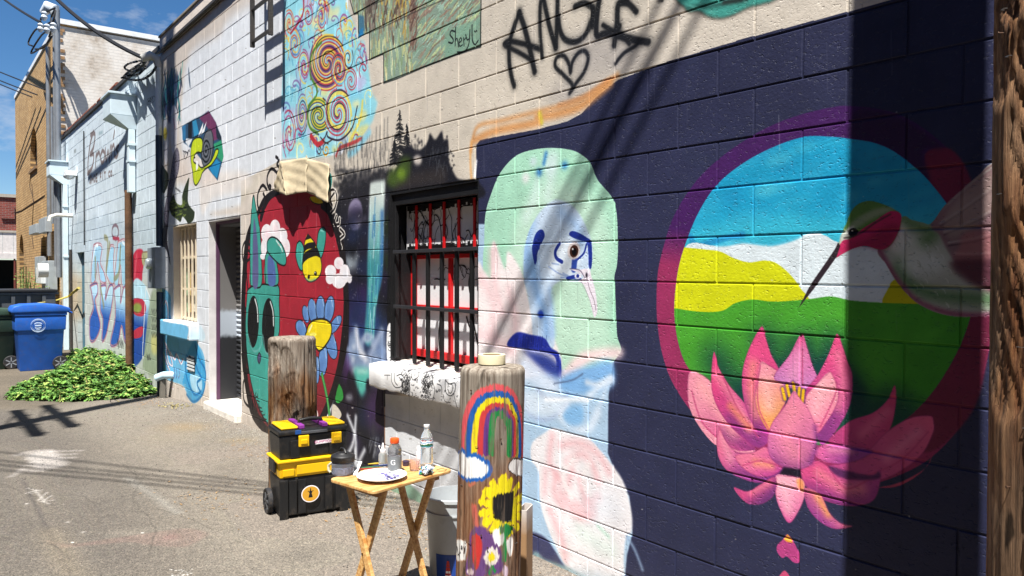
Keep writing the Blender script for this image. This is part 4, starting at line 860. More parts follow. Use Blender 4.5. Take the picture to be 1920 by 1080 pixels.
    for q in ([(440, 240), (480, 380), (540, 500), (520, 700), (430, 790), (360, 720)], [(355, 340), (350, 480), (380, 620), (440, 720), (500, 690)], [(430, 380), (470, 500), (500, 560), (460, 610), (490, 690)]): SK(q, '#1b6fae', 14, 5)
    for q in ([(120, -200), (130, 60), (140, 180), (120, 260), (190, 480), (230, 550)], [(150, 220), (200, 340), (220, 440), (180, 400), (160, 260)], [(200, 310), (240, 380), (260, 330), (300, 420), (320, 380)], [(210, 590), (200, 650), (230, 660)], [(140, -150), (160, -180), (180, -60), (160, 80)]):
        SK(q, '#a9465c', 9, 3, .8); SK([(x+6, y+4) for x, y in q], '#f0f0f4', 9, 3, .9)
    for x in (240, 262, 286): SK([(x, 470), (x+4, 530), (x-3, 560)], '#4a4a90', 8, 2)
    P([(100, -250), (140, -250), (150, 200), (120, 420), (95, 300)], '#2c7cc0', 8, .7)
    P([(480, 80), (500, 60), (540, 150), (520, 200), (470, 190)], '#bcd8e6', 8, .7)
    for q in ([(375, 340), (430, 350), (425, 390), (380, 380)], [(378, 400), (428, 400), (425, 500), (380, 500)]): P(q, '#e9ecee', 2, 1, False)
    SK([(385, 350), (410, 385)], '#18242c', 12, 2); SK([(388, 420), (420, 450)], '#18242c', 12, 2); SK([(385, 470), (420, 490)], '#a5763a', 8, 2)
left_end()
def wear():
    r = random.Random(77); frame(0, 0, 1)
    for i in range(520):
        X = r.uniform(-11.5, -.7); Z = r.choice([r.uniform(-.05, .55), r.uniform(0, 4.4)]); u, v, zz = proj((X, D, Z)); s_ = FPX/zz*(r.uniform(.002, .007) if X > -4.2 else r.uniform(.003, .014)); n = r.randint(5, 8)
        P([(u+s_*math.cos(k*6.283/n)*r.uniform(.4, 1.3), v+s_*.6*math.sin(k*6.283/n)*r.uniform(.4, 1.3)) for k in range(n)], r.choice(['#a39c92', '#8a847b', '#c9c5be', '#6f6a64', '#d5d2cc', '#5c5852', '#4a4742']), 0, r.uniform(.3, .7), False)
    for i in range(120):
        X = r.uniform(-8, -.8); Z = r.uniform(.2, 3.4); u, v, zz = proj((X, D, Z)); u2, v2, _ = proj((X+.004, D, Z-r.uniform(.05, .3)))
        SK([(u, v), (u2, v2)], r.choice(['#dcdcdc', '#3a3c4c', '#8c8c94']), FPX/zz*r.uniform(.0015, .004), 1, r.uniform(.08, .3), False)
wear()
# weathering that really is on the wall: grime at the foot, uneven coats
def weather(c, seed, amt=.035):
    r = np.random.RandomState(seed); a = np.ones((c.H, c.W), np.float32)
    for sc, am in ((6, 1), (18, .7), (60, .45)):
        g = r.rand(int(c.H/c.W*sc)+3, sc+3).astype(np.float32)
        yi = np.linspace(0, g.shape[0]-1.001, c.H); xi = np.linspace(0, g.shape[1]-1.001, c.W)
        y0 = yi.astype(int); x0 = xi.astype(int); fy = (yi-y0)[:, None]; fx = (xi-x0)[None]
        v = g[y0][:, x0]*(1-fy)*(1-fx)+g[y0+1][:, x0]*fy*(1-fx)+g[y0][:, x0+1]*(1-fy)*fx+g[y0+1][:, x0+1]*fy*fx
        a += (v-.5)*amt*2*am
    c.img *= a[..., None]
    z = c.v0+np.arange(c.H)*c.res
    f = np.clip(1-(z-.0)/.22, 0, 1)[:, None]*(.35+.5*r.rand(1, 1))
    gr = hexc('#8d8272'); nz_ = blur(r.rand(c.H, c.W).astype(np.float32), 6); nz_ = (nz_-nz_.min())/(nz_.max()-nz_.min())
    m = (f*np.clip(nz_*2.2-.55, 0, 1)*.6)[..., None].astype(np.float32)
    c.img[:] = c.img*(1-m)+gr*m
weather(CA, 1); weather(CB, 2)
IM_A = CA.image('mural_near'); IM_B = CB.image('mural_far')

# ================================================================== neighbouring shop wall
CC = Canvas(-21.6, -11.7, -0.6, 5.1, 0.0075, '#cbd8e1', wall_map)
TG[:] = [CC]
def shop_wall():
    frame(130, 360, 3.175)
    P([(-40, 250), (30, 220), (48, 150), (60, 140), (110, 180), (150, 130), (175, 170), (215, 120), (245, 165), (270, 180), (290, 160), (350, 240), (400, 170), (440, 120), (480, 110), (520, 140), (560, 300), (560, 500), (-40, 500)], '#b7c6d0', 6, .9, False)
    P([(-60, 400), (120, 440), (200, 470), (520, 470), (520, 1200), (-60, 1000)], '#bcc0ba', 20, .8, False)
    P([(-60, 470), (50, 500), (60, 760), (-60, 760)], '#b9a88e', 12, .8, False)
    # letters
    def let(q, c, oc='#a8727c'):
        P(q, c, 1); OUT(q, oc, 8, 1, .95); OUT([(x+3, y+2) for x, y in q], '#e9eef2', 2.5, 1, .8)
    LB = '#b9dcee'; B2 = '#2a5cb0'
    T = [[(140, 320), (165, 310), (190, 330), (180, 420), (200, 470), (215, 540), (180, 530), (165, 420), (150, 530), (125, 540), (130, 420)],
         [(240, 320), (262, 330), (258, 420), (262, 540), (240, 545), (215, 480), (225, 400)],
         [(285, 300), (320, 285), (345, 320), (348, 420), (350, 560), (310, 560), (300, 440), (285, 560), (262, 540), (275, 400)]]
    for q in T: let(q, '#9fcbe2')
    SK([(135, 420), (150, 330), (165, 320)], '#e6f0f6', 8, 3); SK([(310, 300), (335, 340), (340, 480)], '#e6f0f6', 8, 3)
    Bt = [[(120, 560), (160, 545), (165, 600), (150, 640), (160, 700), (180, 800), (150, 880), (120, 880), (118, 760), (140, 680)],
          [(185, 560), (215, 560), (210, 640), (235, 560), (258, 570), (245, 700), (215, 850), (190, 885), (195, 760), (180, 700)],
          [(262, 580), (300, 560), (300, 660), (320, 570), (345, 580), (350, 740), (345, 900), (325, 890), (305, 800), (285, 900), (240, 905), (270, 740)],
          ]
    for q in Bt:
        P(q, LB, 1, 1, True, None, B2, [(200, 620), (200, 740)]); OUT(q, '#b87f88', 8, 1, .95); OUT([(x-3, y) for x, y in q], '#26408c', 3, 1, .6)
    for q in ([(205, 270), (225, 300), (215, 470), (235, 310)], [(150, 400), (150, 500)], [(300, 330), (290, 480), (262, 520)], [(180, 560), (200, 680)]): SK(q, '#8a8a68', 16, 3, .8)
    SPI(268, 240, 20, 44, 1, 90, '#7d6a74', 9, 2, 1, .9); SK([(255, 275), (290, 280)], '#a83a50', 9, 3)
    P([(372, 400), (395, 345), (430, 345), (440, 400), (430, 480), (425, 530), (395, 560), (375, 540)], '#c22f4a', 2); SK([(395, 380), (385, 500)], '#e66a7c', 16, 8, .7)
    P([(375, 545), (450, 560), (470, 640), (480, 720), (470, 860), (430, 990), (370, 1000)], LB, 2, 1, True, None, '#1f4aa0', [(420, 660), (420, 800)])
    P([(375, 640), (430, 640), (452, 690), (430, 740), (375, 720)], '#b8324a', 1); EL(400, 690, 26, 30, '#8a9a4c', 3); P([(375, 830), (430, 800), (425, 860), (375, 870)], '#b8324a', 1)
    OUT([(450, 570), (478, 640), (485, 720), (470, 860), (432, 990), (440, 760)], '#e8ecf0', 6, 1)
    P([(430, 360), (480, 360), (488, 400), (475, 470), (450, 440), (430, 430)], '#b0b28a', 2); OUT([(430, 360), (480, 360), (488, 400), (475, 470), (450, 440)], '#8a6e58', 4, 1)
    P([(480, 620), (520, 620), (520, 1060), (440, 1060), (440, 960)], '#8f9c86', 6, .9); P([(485, 860), (515, 860), (515, 960), (485, 950)], '#c8c27a', 8, .8)
    for i in range(16):
        x = 485+(i % 4)*8; y = 700+(i//4)*46; SK([(x, y), (x+7, y+28)], '#26282c', 4, 1)
    for i in range(12): SK([(280+i*3, 870+rnd.uniform(0, 30)), (285+i*3, 905+rnd.uniform(0, 30))], '#2a2c30', 3, 1)
    for i in range(8): SK([(455+i*3, 960+rnd.uniform(0, 40)), (459+i*3, 1000)], '#2a2c30', 3, 1)
    # old shop lettering
    frame(0, 0, 3); br = '#807474'
    SK([(522, 742), (505, 800), (492, 900), (490, 975)], br, 11, 2); SK([(505, 760), (530, 755), (522, 830), (503, 870), (522, 870), (515, 940), (488, 978)], br, 11, 2)
    SK([(537, 865), (533, 935)], br, 10, 2); SK([(535, 885), (552, 858), (558, 875)], br, 10, 2)
    OUT([(572, 848), (562, 880), (568, 915), (582, 900), (584, 860)], br, 10, 2)
    SK([(588, 838), (592, 910), (604, 850), (610, 905), (618, 825)], br, 10, 2)
    SK([(624, 822), (623, 895)], br, 10, 2); SK([(624, 845), (636, 815), (642, 880)], br, 10, 2); SK([(640, 740), (634, 775)], br, 10, 2)
    SK([(662, 820), (648, 840), (660, 860), (652, 885), (640, 880)], br, 10, 2)
    TXT('SHOE FIT CO.', (500, 1035), (640, 985), 42, 28, br, 6, 1)
    TXT('H01', (828, 582), (860, 566), 20, 22, '#3a3e44', 3, 1); OUT([(824, 560), (862, 542), (862, 570), (824, 590)], '#8a9298', 2, 1)
    P([(412, 842), (426, 836), (426, 858), (412, 862)], '#9aa4a8', 1, 1, False); P([(552, 742), (574, 732), (574, 752), (552, 760)], '#9fb4bc', 1, 1, False)
    for i in range(14):
        x = rnd.uniform(700, 740); SK([(x, 640), (x, 700+rnd.uniform(0, 200))], '#b9c6cc', 3, 3, .5, False)
shop_wall(); weather(CC, 4, .05)
IM_C = CC.image('shop_wall_paint')

# ================================================================== the ground's own marks
CG = Canvas(-14.0, -1.8, -1.2, 3.2, 0.006, '#6a6764', ground_map)
CG.alpha = np.zeros((CG.H, CG.W), np.float32)
TG[:] = [CG]; CGREF[0] = CG
def ground_marks():
    frame(0, 0, 1)
    lt = '#7b746a'
    P([(-400, 760), (60, 770), (165, 815), (240, 870), (300, 950), (330, 1000), (380, 1100), (-400, 1100)], '#5a5550', 6, .85, False)
    # paler, older concrete strip between the asphalt and the wall
    P([(60, 775), (165, 815), (240, 870), (300, 950), (330, 1000), (380, 1090), (2000, 1600), (2000, 900), (700, 800), (300, 725), (180, 745)], lt, 5, .8, False)
    P([(0, 835), (25, 860), (40, 900), (75, 990), (115, 1090), (160, 1090), (110, 980), (70, 900), (50, 860), (20, 835)], '#7b7368', 6, .6, False)
    r = random.Random(4)
    for i in range(40):
        EL(r.uniform(150, 1000), r.uniform(760, 1060), r.uniform(15, 60), r.uniform(4, 14), r.choice(['#7d776e', '#5d5852', '#857e73']), 8, .35)
    frame(0, 680, 4)
    for q, wd in (([(140, 692), (230, 668), (340, 658), (375, 665)], 16), ([(300, 680), (330, 720), (350, 770), (390, 775)], 34), ([(310, 690), (380, 760)], 44), ([(380, 665), (600, 660)], 8), ([(385, 690), (550, 686)], 11), ([(385, 718), (540, 712)], 12), ([(200, 720), (290, 724)], 9), ([(230, 745), (280, 738)], 9), ([(170, 770), (300, 768)], 9), ([(165, 795), (240, 808), (300, 805)], 14), ([(80, 850), (160, 800)], 9)):
        SK(q, '#a39e9b', wd, 7, .55)
    frame(0, 0, 1)
    EL(348, 801, 45, 8, '#86704f', 6, .5); EL(450, 826, 30, 4, '#86704f', 5, .4); EL(330, 818, 40, 10, '#857a66', 12, .5)
    frame(0, 880, 3.692)
    P([(300, 490), (420, 545), (480, 540), (700, 520), (900, 505), (1000, 520), (1240, 540), (1330, 520), (1440, 450), (1300, 410), (1100, 430), (900, 460), (700, 490), (480, 520)], '#71605a', 6, .6)
    EL(1180, 470, 50, 18, '#85605f', 14, .45)
    SK([(150, 60), (230, 230), (330, 430), (430, 620), (500, 740)], '#4e4a48', 5, 3, .7)
    SK([(330, 430), (440, 620), (520, 760)], '#7d7260', 40, 26, .4)
    SK([(880, 60), (1060, 180), (1220, 300)], '#8a8984', 12, 12, .6)
    for i in range(26): EL(r.uniform(1180, 1330), r.uniform(690, 735), r.uniform(3, 12), 2.5, '#c8c6c2', 2, .8)
    for q in ((185, 238), (468, 370), (575, 438), (985, 440), (500, 508)): EL(q[0], q[1], 12, 4, '#c9c6c2', 2, .9)
    for i in range(9): SK([(170+i*18, 130+i*9+rnd.uniform(-20, 60)), (240+i*16, 128+i*9+rnd.uniform(-20, 60))], '#a09c98', 4, 3, .7)
    frame(0, 0, 1)
    for q in ([(0, 905), (60, 930), (140, 928), (230, 960), (300, 955), (420, 1000)], [(230, 870), (260, 900), (250, 940), (290, 990), (280, 1060)], [(0, 1010), (90, 1020), (150, 1060)]):
        z = []
        for i in range(len(q)-1):
            for k in range(6): z.append((q[i][0]+(q[i+1][0]-q[i][0])*k/6+r.uniform(-5, 5), q[i][1]+(q[i+1][1]-q[i][1])*k/6+r.uniform(-2, 2)))
        SK(z, '#3d3a36', .45, .5, .5, False)
    for q in ((70, 990, 60, 14), (420, 905, 50, 9), (200, 1040, 40, 10), (560, 1040, 60, 12), (110, 870, 40, 7)): EL(*q, '#4b4744', 14, .35)
    frame(0, 880, 3.692)
    for i in range(60):
        EL(r.uniform(0, 1700), r.uniform(0, 730), r.uniform(2, 6), r.uniform(1, 2.4), r.choice(['#2e2c2a', '#3a3836', '#a8a39c', '#8a8680']), 1, .8)
ground_marks()
IM_G = CG.image('alley_marks')
# ================================================================== MATERIALS
def paint_mat(name, layers, rough=0.55, pits=1.0):
    """paint laid on masonry: images in wall coordinates (metres), with pores, roller texture and slight sheen"""
    m, t, b = mat_new(name); L = t.links.new; N = t.nodes.new
    geo = N('ShaderNodeNewGeometry'); sep = N('ShaderNodeSeparateXYZ'); L(geo.outputs['Position'], sep.inputs[0])
    last = None
    for im, c, xs in layers:
        mu = N('ShaderNodeMapRange'); mu.clamp = False; mu.inputs[1].default_value = c.u0; mu.inputs[2].default_value = c.u1; L(sep.outputs[0], mu.inputs[0])
        mv = N('ShaderNodeMapRange'); mv.clamp = False; mv.inputs[1].default_value = c.v0; mv.inputs[2].default_value = c.v1; L(sep.outputs[2], mv.inputs[0])
        cb = N('ShaderNodeCombineXYZ'); L(mu.outputs[0], cb.inputs[0]); L(mv.outputs[0], cb.inputs[1])
        ti = N('ShaderNodeTexImage'); ti.image = im; ti.extension = 'EXTEND'; L(cb.outputs[0], ti.inputs['Vector'])
        if last is None: last = ti.outputs['Color']
        else:
            gt = N('ShaderNodeMath'); gt.operation = 'GREATER_THAN'; gt.inputs[1].default_value = xs; L(sep.outputs[0], gt.inputs[0])
            mx_ = N('ShaderNodeMixRGB'); L(gt.outputs[0], mx_.inputs['Fac']); L(last, mx_.inputs['Color1']); L(ti.outputs['Color'], mx_.inputs['Color2']); last = mx_.outputs['Color']
    v = N('ShaderNodeTexNoise'); v.inputs['Scale'].default_value = 9; v.inputs['Detail'].default_value = 8; L(geo.outputs['Position'], v.inputs['Vector'])
    r = N('ShaderNodeMapRange'); r.inputs[1].default_value = .25; r.inputs[2].default_value = .75; r.inputs[3].default_value = .87; r.inputs[4].default_value = 1.08; L(v.outputs['Fac'], r.inputs[0])
    sc = N('ShaderNodeVectorMath'); sc.operation = 'SCALE'; L(last, sc.inputs[0]); L(r.outputs[0], sc.inputs['Scale'])
    L(sc.outputs[0], b.inputs['Base Color'])
    b.inputs['Roughness'].default_value = rough; b.inputs['Specular IOR Level'].default_value = 0.22
    # relief: block pores and paint skin
    n1 = N('ShaderNodeTexNoise'); n1.inputs['Scale'].default_value = 85; n1.inputs['Detail'].default_value = 5; n1.inputs['Roughness'].default_value = .6
    n2 = N('ShaderNodeTexNoise'); n2.inputs['Scale'].default_value = 52; n2.inputs['Detail'].default_value = 4
    L(geo.outputs['Position'], n1.inputs['Vector'])
    mp_ = N('ShaderNodeMapping'); mp_.inputs['Scale'].default_value = (1, 1, 1.9); L(geo.outputs['Position'], mp_.inputs['Vector']); L(mp_.outputs['Vector'], n2.inputs['Vector'])
    pr_ = N('ShaderNodeMapRange'); pr_.interpolation_type = 'SMOOTHSTEP'; pr_.inputs[1].default_value = .28; pr_.inputs[2].default_value = .40; L(n2.outputs['Fac'], pr_.inputs[0])
    ad = N('ShaderNodeMath'); ad.operation = 'MULTIPLY_ADD'; ad.inputs[1].default_value = .55; L(n1.outputs['Fac'], ad.inputs[0]); L(pr_.outputs[0], ad.inputs[2])
    bp = N('ShaderNodeBump'); bp.inputs['Strength'].default_value = 0.78*pits; bp.inputs['Distance'].default_value = 0.0042
    L(ad.outputs[0], bp.inputs['Height']); L(bp.outputs['Normal'], b.inputs['Normal'])
    return m
MURAL = paint_mat('mural_paint', [(IM_B, CB, 0), (IM_A, CA, -5.75)])
SHOPP = paint_mat('shop_wall_paint', [(IM_C, CC, 0)], .6, .6)

def asphalt_mat():
    m, t, b = mat_new('alley_asphalt'); L = t.links.new; N = t.nodes.new
    geo = N('ShaderNodeNewGeometry'); sep = N('ShaderNodeSeparateXYZ'); L(geo.outputs['Position'], sep.inputs[0])
    mu = N('ShaderNodeMapRange'); mu.clamp = False; mu.inputs[1].default_value = CG.u0; mu.inputs[2].default_value = CG.u1; L(sep.outputs[0], mu.inputs[0])
    mv = N('ShaderNodeMapRange'); mv.clamp = False; mv.inputs[1].default_value = CG.v0; mv.inputs[2].default_value = CG.v1; L(sep.outputs[1], mv.inputs[0])
    cb = N('ShaderNodeCombineXYZ'); L(mu.outputs[0], cb.inputs[0]); L(mv.outputs[0], cb.inputs[1])
    ti = N('ShaderNodeTexImage'); ti.image = IM_G; ti.extension = 'CLIP'; L(cb.outputs[0], ti.inputs['Vector'])
    big = N('ShaderNodeTexNoise'); big.inputs['Scale'].default_value = .9; big.inputs['Detail'].default_value = 7; L(geo.outputs['Position'], big.inputs['Vector'])
    cr = N('ShaderNodeValToRGB'); cr.color_ramp.elements[0].position = .3; cr.color_ramp.elements[1].position = .7
    cr.color_ramp.elements[0].color = (*srgb('#585249'), 1); cr.color_ramp.elements[1].color = (*srgb('#675f54'), 1); L(big.outputs['Fac'], cr.inputs['Fac'])
    mx_ = N('ShaderNodeMixRGB'); L(ti.outputs['Alpha'], mx_.inputs['Fac']); L(cr.outputs['Color'], mx_.inputs['Color1']); L(ti.outputs['Color'], mx_.inputs['Color2'])
    # aggregate: small stones of mixed greys
    vo = N('ShaderNodeTexVoronoi'); vo.inputs['Scale'].default_value = 150; L(geo.outputs['Position'], vo.inputs['Vector'])
    sx_ = N('ShaderNodeSeparateColor'); L(vo.outputs['Color'], sx_.inputs[0])
    st = N('ShaderNodeValToRGB'); e = st.color_ramp.elements; e[0].position = 0; e[0].color = (.55, .55, .55, 1); e[1].position = 1; e[1].color = (1.7, 1.64, 1.55, 1)
    k = st.color_ramp.elements.new(.5); k.color = (.95, .95, .95, 1); k2 = st.color_ramp.elements.new(.9); k2.color = (1.18, 1.16, 1.12, 1)
    L(sx_.outputs[0], st.inputs['Fac'])
    vo2 = N('ShaderNodeTexVoronoi'); vo2.inputs['Scale'].default_value = 26; L(geo.outputs['Position'], vo2.inputs['Vector'])
    sy_ = N('ShaderNodeSeparateColor'); L(vo2.outputs['Color'], sy_.inputs[0])
    r2 = N('ShaderNodeMapRange'); r2.inputs[1].default_value = 0; r2.inputs[2].default_value = 1; r2.inputs[3].default_value = .93; r2.inputs[4].default_value = 1.07; L(sy_.outputs[1], r2.inputs[0])
    m1 = N('ShaderNodeVectorMath'); m1.operation = 'MULTIPLY'; L(mx_.outputs['Color'], m1.inputs[0]); L(st.outputs['Color'], m1.inputs[1])
    m2 = N('ShaderNodeVectorMath'); m2.operation = 'SCALE'; L(m1.outputs[0], m2.inputs[0]); L(r2.outputs[0], m2.inputs['Scale'])
    # gravelly band along the wall
    L(m2.outputs[0], b.inputs['Base Color']); b.inputs['Roughness'].default_value = .9; b.inputs['Specular IOR Level'].default_value = .2
    ed = N('ShaderNodeMapRange'); ed.inputs[1].default_value = 0; ed.inputs[2].default_value = .7; L(vo.outputs['Distance'], ed.inputs[0])
    nn = N('ShaderNodeTexNoise'); nn.inputs['Scale'].default_value = 18; nn.inputs['Detail'].default_value = 8; L(geo.outputs['Position'], nn.inputs['Vector'])
    a_ = N('ShaderNodeMath'); a_.operation = 'MULTIPLY_ADD'; a_.inputs[1].default_value = -0.35; L(ed.outputs[0], a_.inputs[0]); L(nn.outputs['Fac'], a_.inputs[2])
    bp = N('ShaderNodeBump'); bp.inputs['Strength'].default_value = .5; bp.inputs['Distance'].default_value = .008; L(a_.outputs[0], bp.inputs['Height']); L(bp.outputs['Normal'], b.inputs['Normal'])
    return m
ASPH = asphalt_mat()

def wood_mat(name, art=None, c1='#a58f78', c2='#5e4029', c3='#b9aea0', ax=None, sat=1.0, fine=1.0, pits=0):
    """weathered pole wood, grain along Z; art = (image, centre, z0, z1) wrapped round the pole"""
    m, t, b = mat_new(name); L = t.links.new; N = t.nodes.new
    tcn = N('ShaderNodeTexCoord'); mp_ = N('ShaderNodeMapping'); mp_.inputs['Scale'].default_value = (38*fine, 38*fine, 1.9*fine); L(tcn.outputs['Object'], mp_.inputs['Vector'])
    n1 = N('ShaderNodeTexNoise'); n1.inputs['Scale'].default_value = 1; n1.inputs['Detail'].default_value = 8; n1.inputs['Roughness'].default_value = .65; L(mp_.outputs['Vector'], n1.inputs['Vector'])
    mp2 = N('ShaderNodeMapping'); mp2.inputs['Scale'].default_value = (6, 6, 1.9); L(tcn.outputs['Object'], mp2.inputs['Vector'])
    n2 = N('ShaderNodeTexNoise'); n2.inputs['Scale'].default_value = 1; n2.inputs['Detail'].default_value = 6; L(mp2.outputs['Vector'], n2.inputs['Vector'])
    cr = N('ShaderNodeValToRGB'); el = cr.color_ramp.elements; el[0].position = .33; el[0].color = (*srgb('#2c1d13'), 1); el[1].position = .72; el[1].color = (*srgb(c1), 1)
    k = el.new(.46); k.color = (*srgb(c2), 1); L(n1.outputs['Fac'], cr.inputs['Fac'])
    cr2 = N('ShaderNodeValToRGB'); e2 = cr2.color_ramp.elements; e2[0].position = .30; e2[0].color = (*srgb('#4a3a2e'), 1); e2[1].position = .66; e2[1].color = (*srgb(c3), 1); L(n1.outputs['Fac'], cr2.inputs['Fac'])
    mxf = N('ShaderNodeMapRange'); mxf.inputs[1].default_value = .42; mxf.inputs[2].default_value = .60
    if ax is not None:      # greyer towards the weathered top
        sp = N('ShaderNodeSeparateXYZ'); L(tcn.outputs['Object'], sp.inputs[0])
        gr = N('ShaderNodeMapRange'); gr.inputs[1].default_value = ax-.42; gr.inputs[2].default_value = ax; gr.inputs[3].default_value = 0; gr.inputs[4].default_value = .25; L(sp.outputs[2], gr.inputs[0])
        ad = N('ShaderNodeMath'); ad.operation = 'ADD'; L(n2.outputs['Fac'], ad.inputs[0]); L(gr.outputs[0], ad.inputs[1]); L(ad.outputs[0], mxf.inputs[0])
    else: L(n2.outputs['Fac'], mxf.inputs[0])
    mx_ = N('ShaderNodeMixRGB'); L(mxf.outputs[0], mx_.inputs['Fac']); L(cr.outputs['Color'], mx_.inputs['Color1']); L(cr2.outputs['Color'], mx_.inputs['Color2'])
    last = mx_.outputs['Color']
    if pits:
        mp3 = N('ShaderNodeMapping'); mp3.inputs['Scale'].default_value = (26, 26, 7); L(tcn.outputs['Object'], mp3.inputs['Vector']); n3 = N('ShaderNodeTexNoise'); n3.inputs['Scale'].default_value = 1; n3.inputs['Detail'].default_value = 3; L(mp3.outputs['Vector'], n3.inputs['Vector'])
        m4 = N('ShaderNodeMapRange'); m4.inputs[1].default_value = .62; m4.inputs[2].default_value = .70; m4.inputs[3].default_value = 0; m4.inputs[4].default_value = pits; L(n3.outputs['Fac'], m4.inputs[0])
        m5 = N('ShaderNodeMixRGB'); m5.inputs['Color2'].default_value = (*srgb('#1c120b'), 1); L(m4.outputs[0], m5.inputs['Fac']); L(last, m5.inputs['Color1']); last = m5.outputs['Color']
    if art:
        uv = N('ShaderNodeUVMap'); uv.uv_map = 'wrap'
        ti = N('ShaderNodeTexImage'); ti.image = art; ti.extension = 'CLIP'
        wn_ = N('ShaderNodeTexNoise'); wn_.inputs['Scale'].default_value = 1; wn_.inputs['Detail'].default_value = 3; mw = N('ShaderNodeMapping'); mw.inputs['Scale'].default_value = (160, 160, 14); L(tcn.outputs['Object'], mw.inputs['Vector']); L(mw.outputs['Vector'], wn_.inputs['Vector'])
        s1 = N('ShaderNodeVectorMath'); s1.operation = 'SUBTRACT'; s1.inputs[1].default_value = (.5, .5, .5); L(wn_.outputs['Color'], s1.inputs[0])
        s2 = N('ShaderNodeVectorMath'); s2.operation = 'MULTIPLY'; s2.inputs[1].default_value = (.012, .030, 0); L(s1.outputs[0], s2.inputs[0])
        s3 = N('ShaderNodeVectorMath'); s3.operation = 'ADD'; L(uv.outputs['UV'], s3.inputs[0]); L(s2.outputs[0], s3.inputs[1]); L(s3.outputs[0], ti.inputs['Vector'])
        # paint skips the deep grain
        sk = N('ShaderNodeMapRange'); sk.inputs[1].default_value = .38; sk.inputs[2].default_value = .47; sk.inputs[3].default_value = .12; sk.inputs[4].default_value = 1; L(n1.outputs['Fac'], sk.inputs[0])
        mu = N('ShaderNodeMath'); mu.operation = 'MULTIPLY'; L(ti.outputs['Alpha'], mu.inputs[0]); L(sk.outputs[0], mu.inputs[1])
        m3 = N('ShaderNodeMixRGB'); L(mu.outputs[0], m3.inputs['Fac']); L(last, m3.inputs['Color1']); L(ti.outputs['Color'], m3.inputs['Color2']); last = m3.outputs['Color']
    L(last, b.inputs['Base Color']); b.inputs['Roughness'].default_value = .85; b.inputs['Specular IOR Level'].default_value = .2
    bp = N('ShaderNodeBump'); bp.inputs['Strength'].default_value = 1.0; bp.inputs['Distance'].default_value = .010; L(n1.outputs['Fac'], bp.inputs['Height']); L(bp.outputs['Normal'], b.inputs['Normal'])
    return m

# ================================================================== GROUND
def ground():
    xs = [-900, -300, -120, -60, -30] + [-22+i*.5 for i in range(0, 60)] + [10, 20, 60, 300, 900]
    ys = [-900, -300, -60, -20, -8, -4] + [-2+i*.35 for i in range(0, 15)] + [4, 8, 30, 300, 900]
    vs = []; fs = []
    for y in ys:
        for x in xs:
            vs.append((x, y, gz(x)+(0.006*math.sin(x*2.1+y*1.3)*math.sin(y*2.7) if -22 < x < 8 and -2 < y < 3 else 0)))
    n = len(xs)
    for j in range(len(ys)-1):
        for i in range(n-1): fs.append((j*n+i, j*n+i+1, (j+1)*n+i+1, (j+1)*n+i))
    mb = MB(); mb.add(vs, fs); o = mb.obj('ground', ASPH, smooth=True); structure(o); return o
ground()
# loose gravel, crumbs of asphalt and dry leaves swept against the wall
def scatter(name, n, fn, size, mat, label, cat, flat=.6, seed=1):
    r = random.Random(seed); mb = MB()
    for i in range(n):
        x, y = fn(r); s_ = size*r.uniform(.4, 1.5); z = gz(x)
        a = r.uniform(0, 6.28); vs = []
        for k in range(5):
            aa = a+k*1.2566+r.uniform(-.3, .3); vs.append((x+s_*math.cos(aa)*r.uniform(.6, 1.1), y+s_*math.sin(aa)*r.uniform(.6, 1.1), z-.002))
        top = [(x+(v[0]-x)*.55, y+(v[1]-y)*.55, z+s_*flat*r.uniform(.6, 1.2)) for v in vs]
        mb.add(vs+top, [(5, 6, 7, 8, 9)]+[(k, (k+1) % 5, 5+(k+1) % 5, 5+k) for k in range(5)])
    o = mb.obj(name, mat); tag(stuff(o), label, cat); return o
GRAV = M_('gravel', '#8a857e', .9, var=.5, vscale=30)
def near_wall(r):
    x = r.uniform(-12, -2.6); return x, D-.02-abs(r.gauss(0, .28))
scatter('gravel', 3800, near_wall, .006, GRAV, 'loose grey gravel scattered along the foot of the painted wall', 'gravel', .7, 2)
def anywhere(r):
    return r.uniform(-11, -3), r.uniform(.3, 2.7)
scatter('grit', 1500, anywhere, .0045, M_('grit', '#4f4b47', .9, var=.6, vscale=30), 'dark grit and crumbs lying over the open asphalt', 'grit', .7, 3)
def leafy(r):
    c = r.choice([(-3.9, 2.55, .35, .12), (-5.0, 2.35, .35, .14), (-4.4, 2.5, .4, .12), (-10.6, 2.35, .3, .12), (-11.4, 2.5, .35, .12), (-5.6, 1.7, .3, .16), (-6.9, 2.45, .3, .1)])
    return r.gauss(c[0], c[2]), min(r.gauss(c[1], c[3]), D-.03)
def dry_leaves():
    r = random.Random(8); mb = MB()
    for i in range(900):
        x, y = leafy(r); z = gz(x); a = r.uniform(0, 6.28); l = r.uniform(.007, .018); w_ = l*r.uniform(.25, .5); t = r.uniform(.0, .5)
        ca, sa = math.cos(a), math.sin(a)
        pts = [(-l, 0, 0), (0, -w_, t*l*.5), (l, 0, t*l), (0, w_, t*l*.4)]
        mb.add([(x+p[0]*ca-p[1]*sa, y+p[0]*sa+p[1]*ca, z+.004+p[2]) for p in pts], [(0, 1, 2), (0, 2, 3)])
    tag(stuff(mb.obj('dry_leaves', M_('dry_leaf', '#8f7350', .8, var=.4, vscale=25))), 'brown dry leaf litter on the asphalt near the wall and table', 'leaf litter')
dry_leaves()

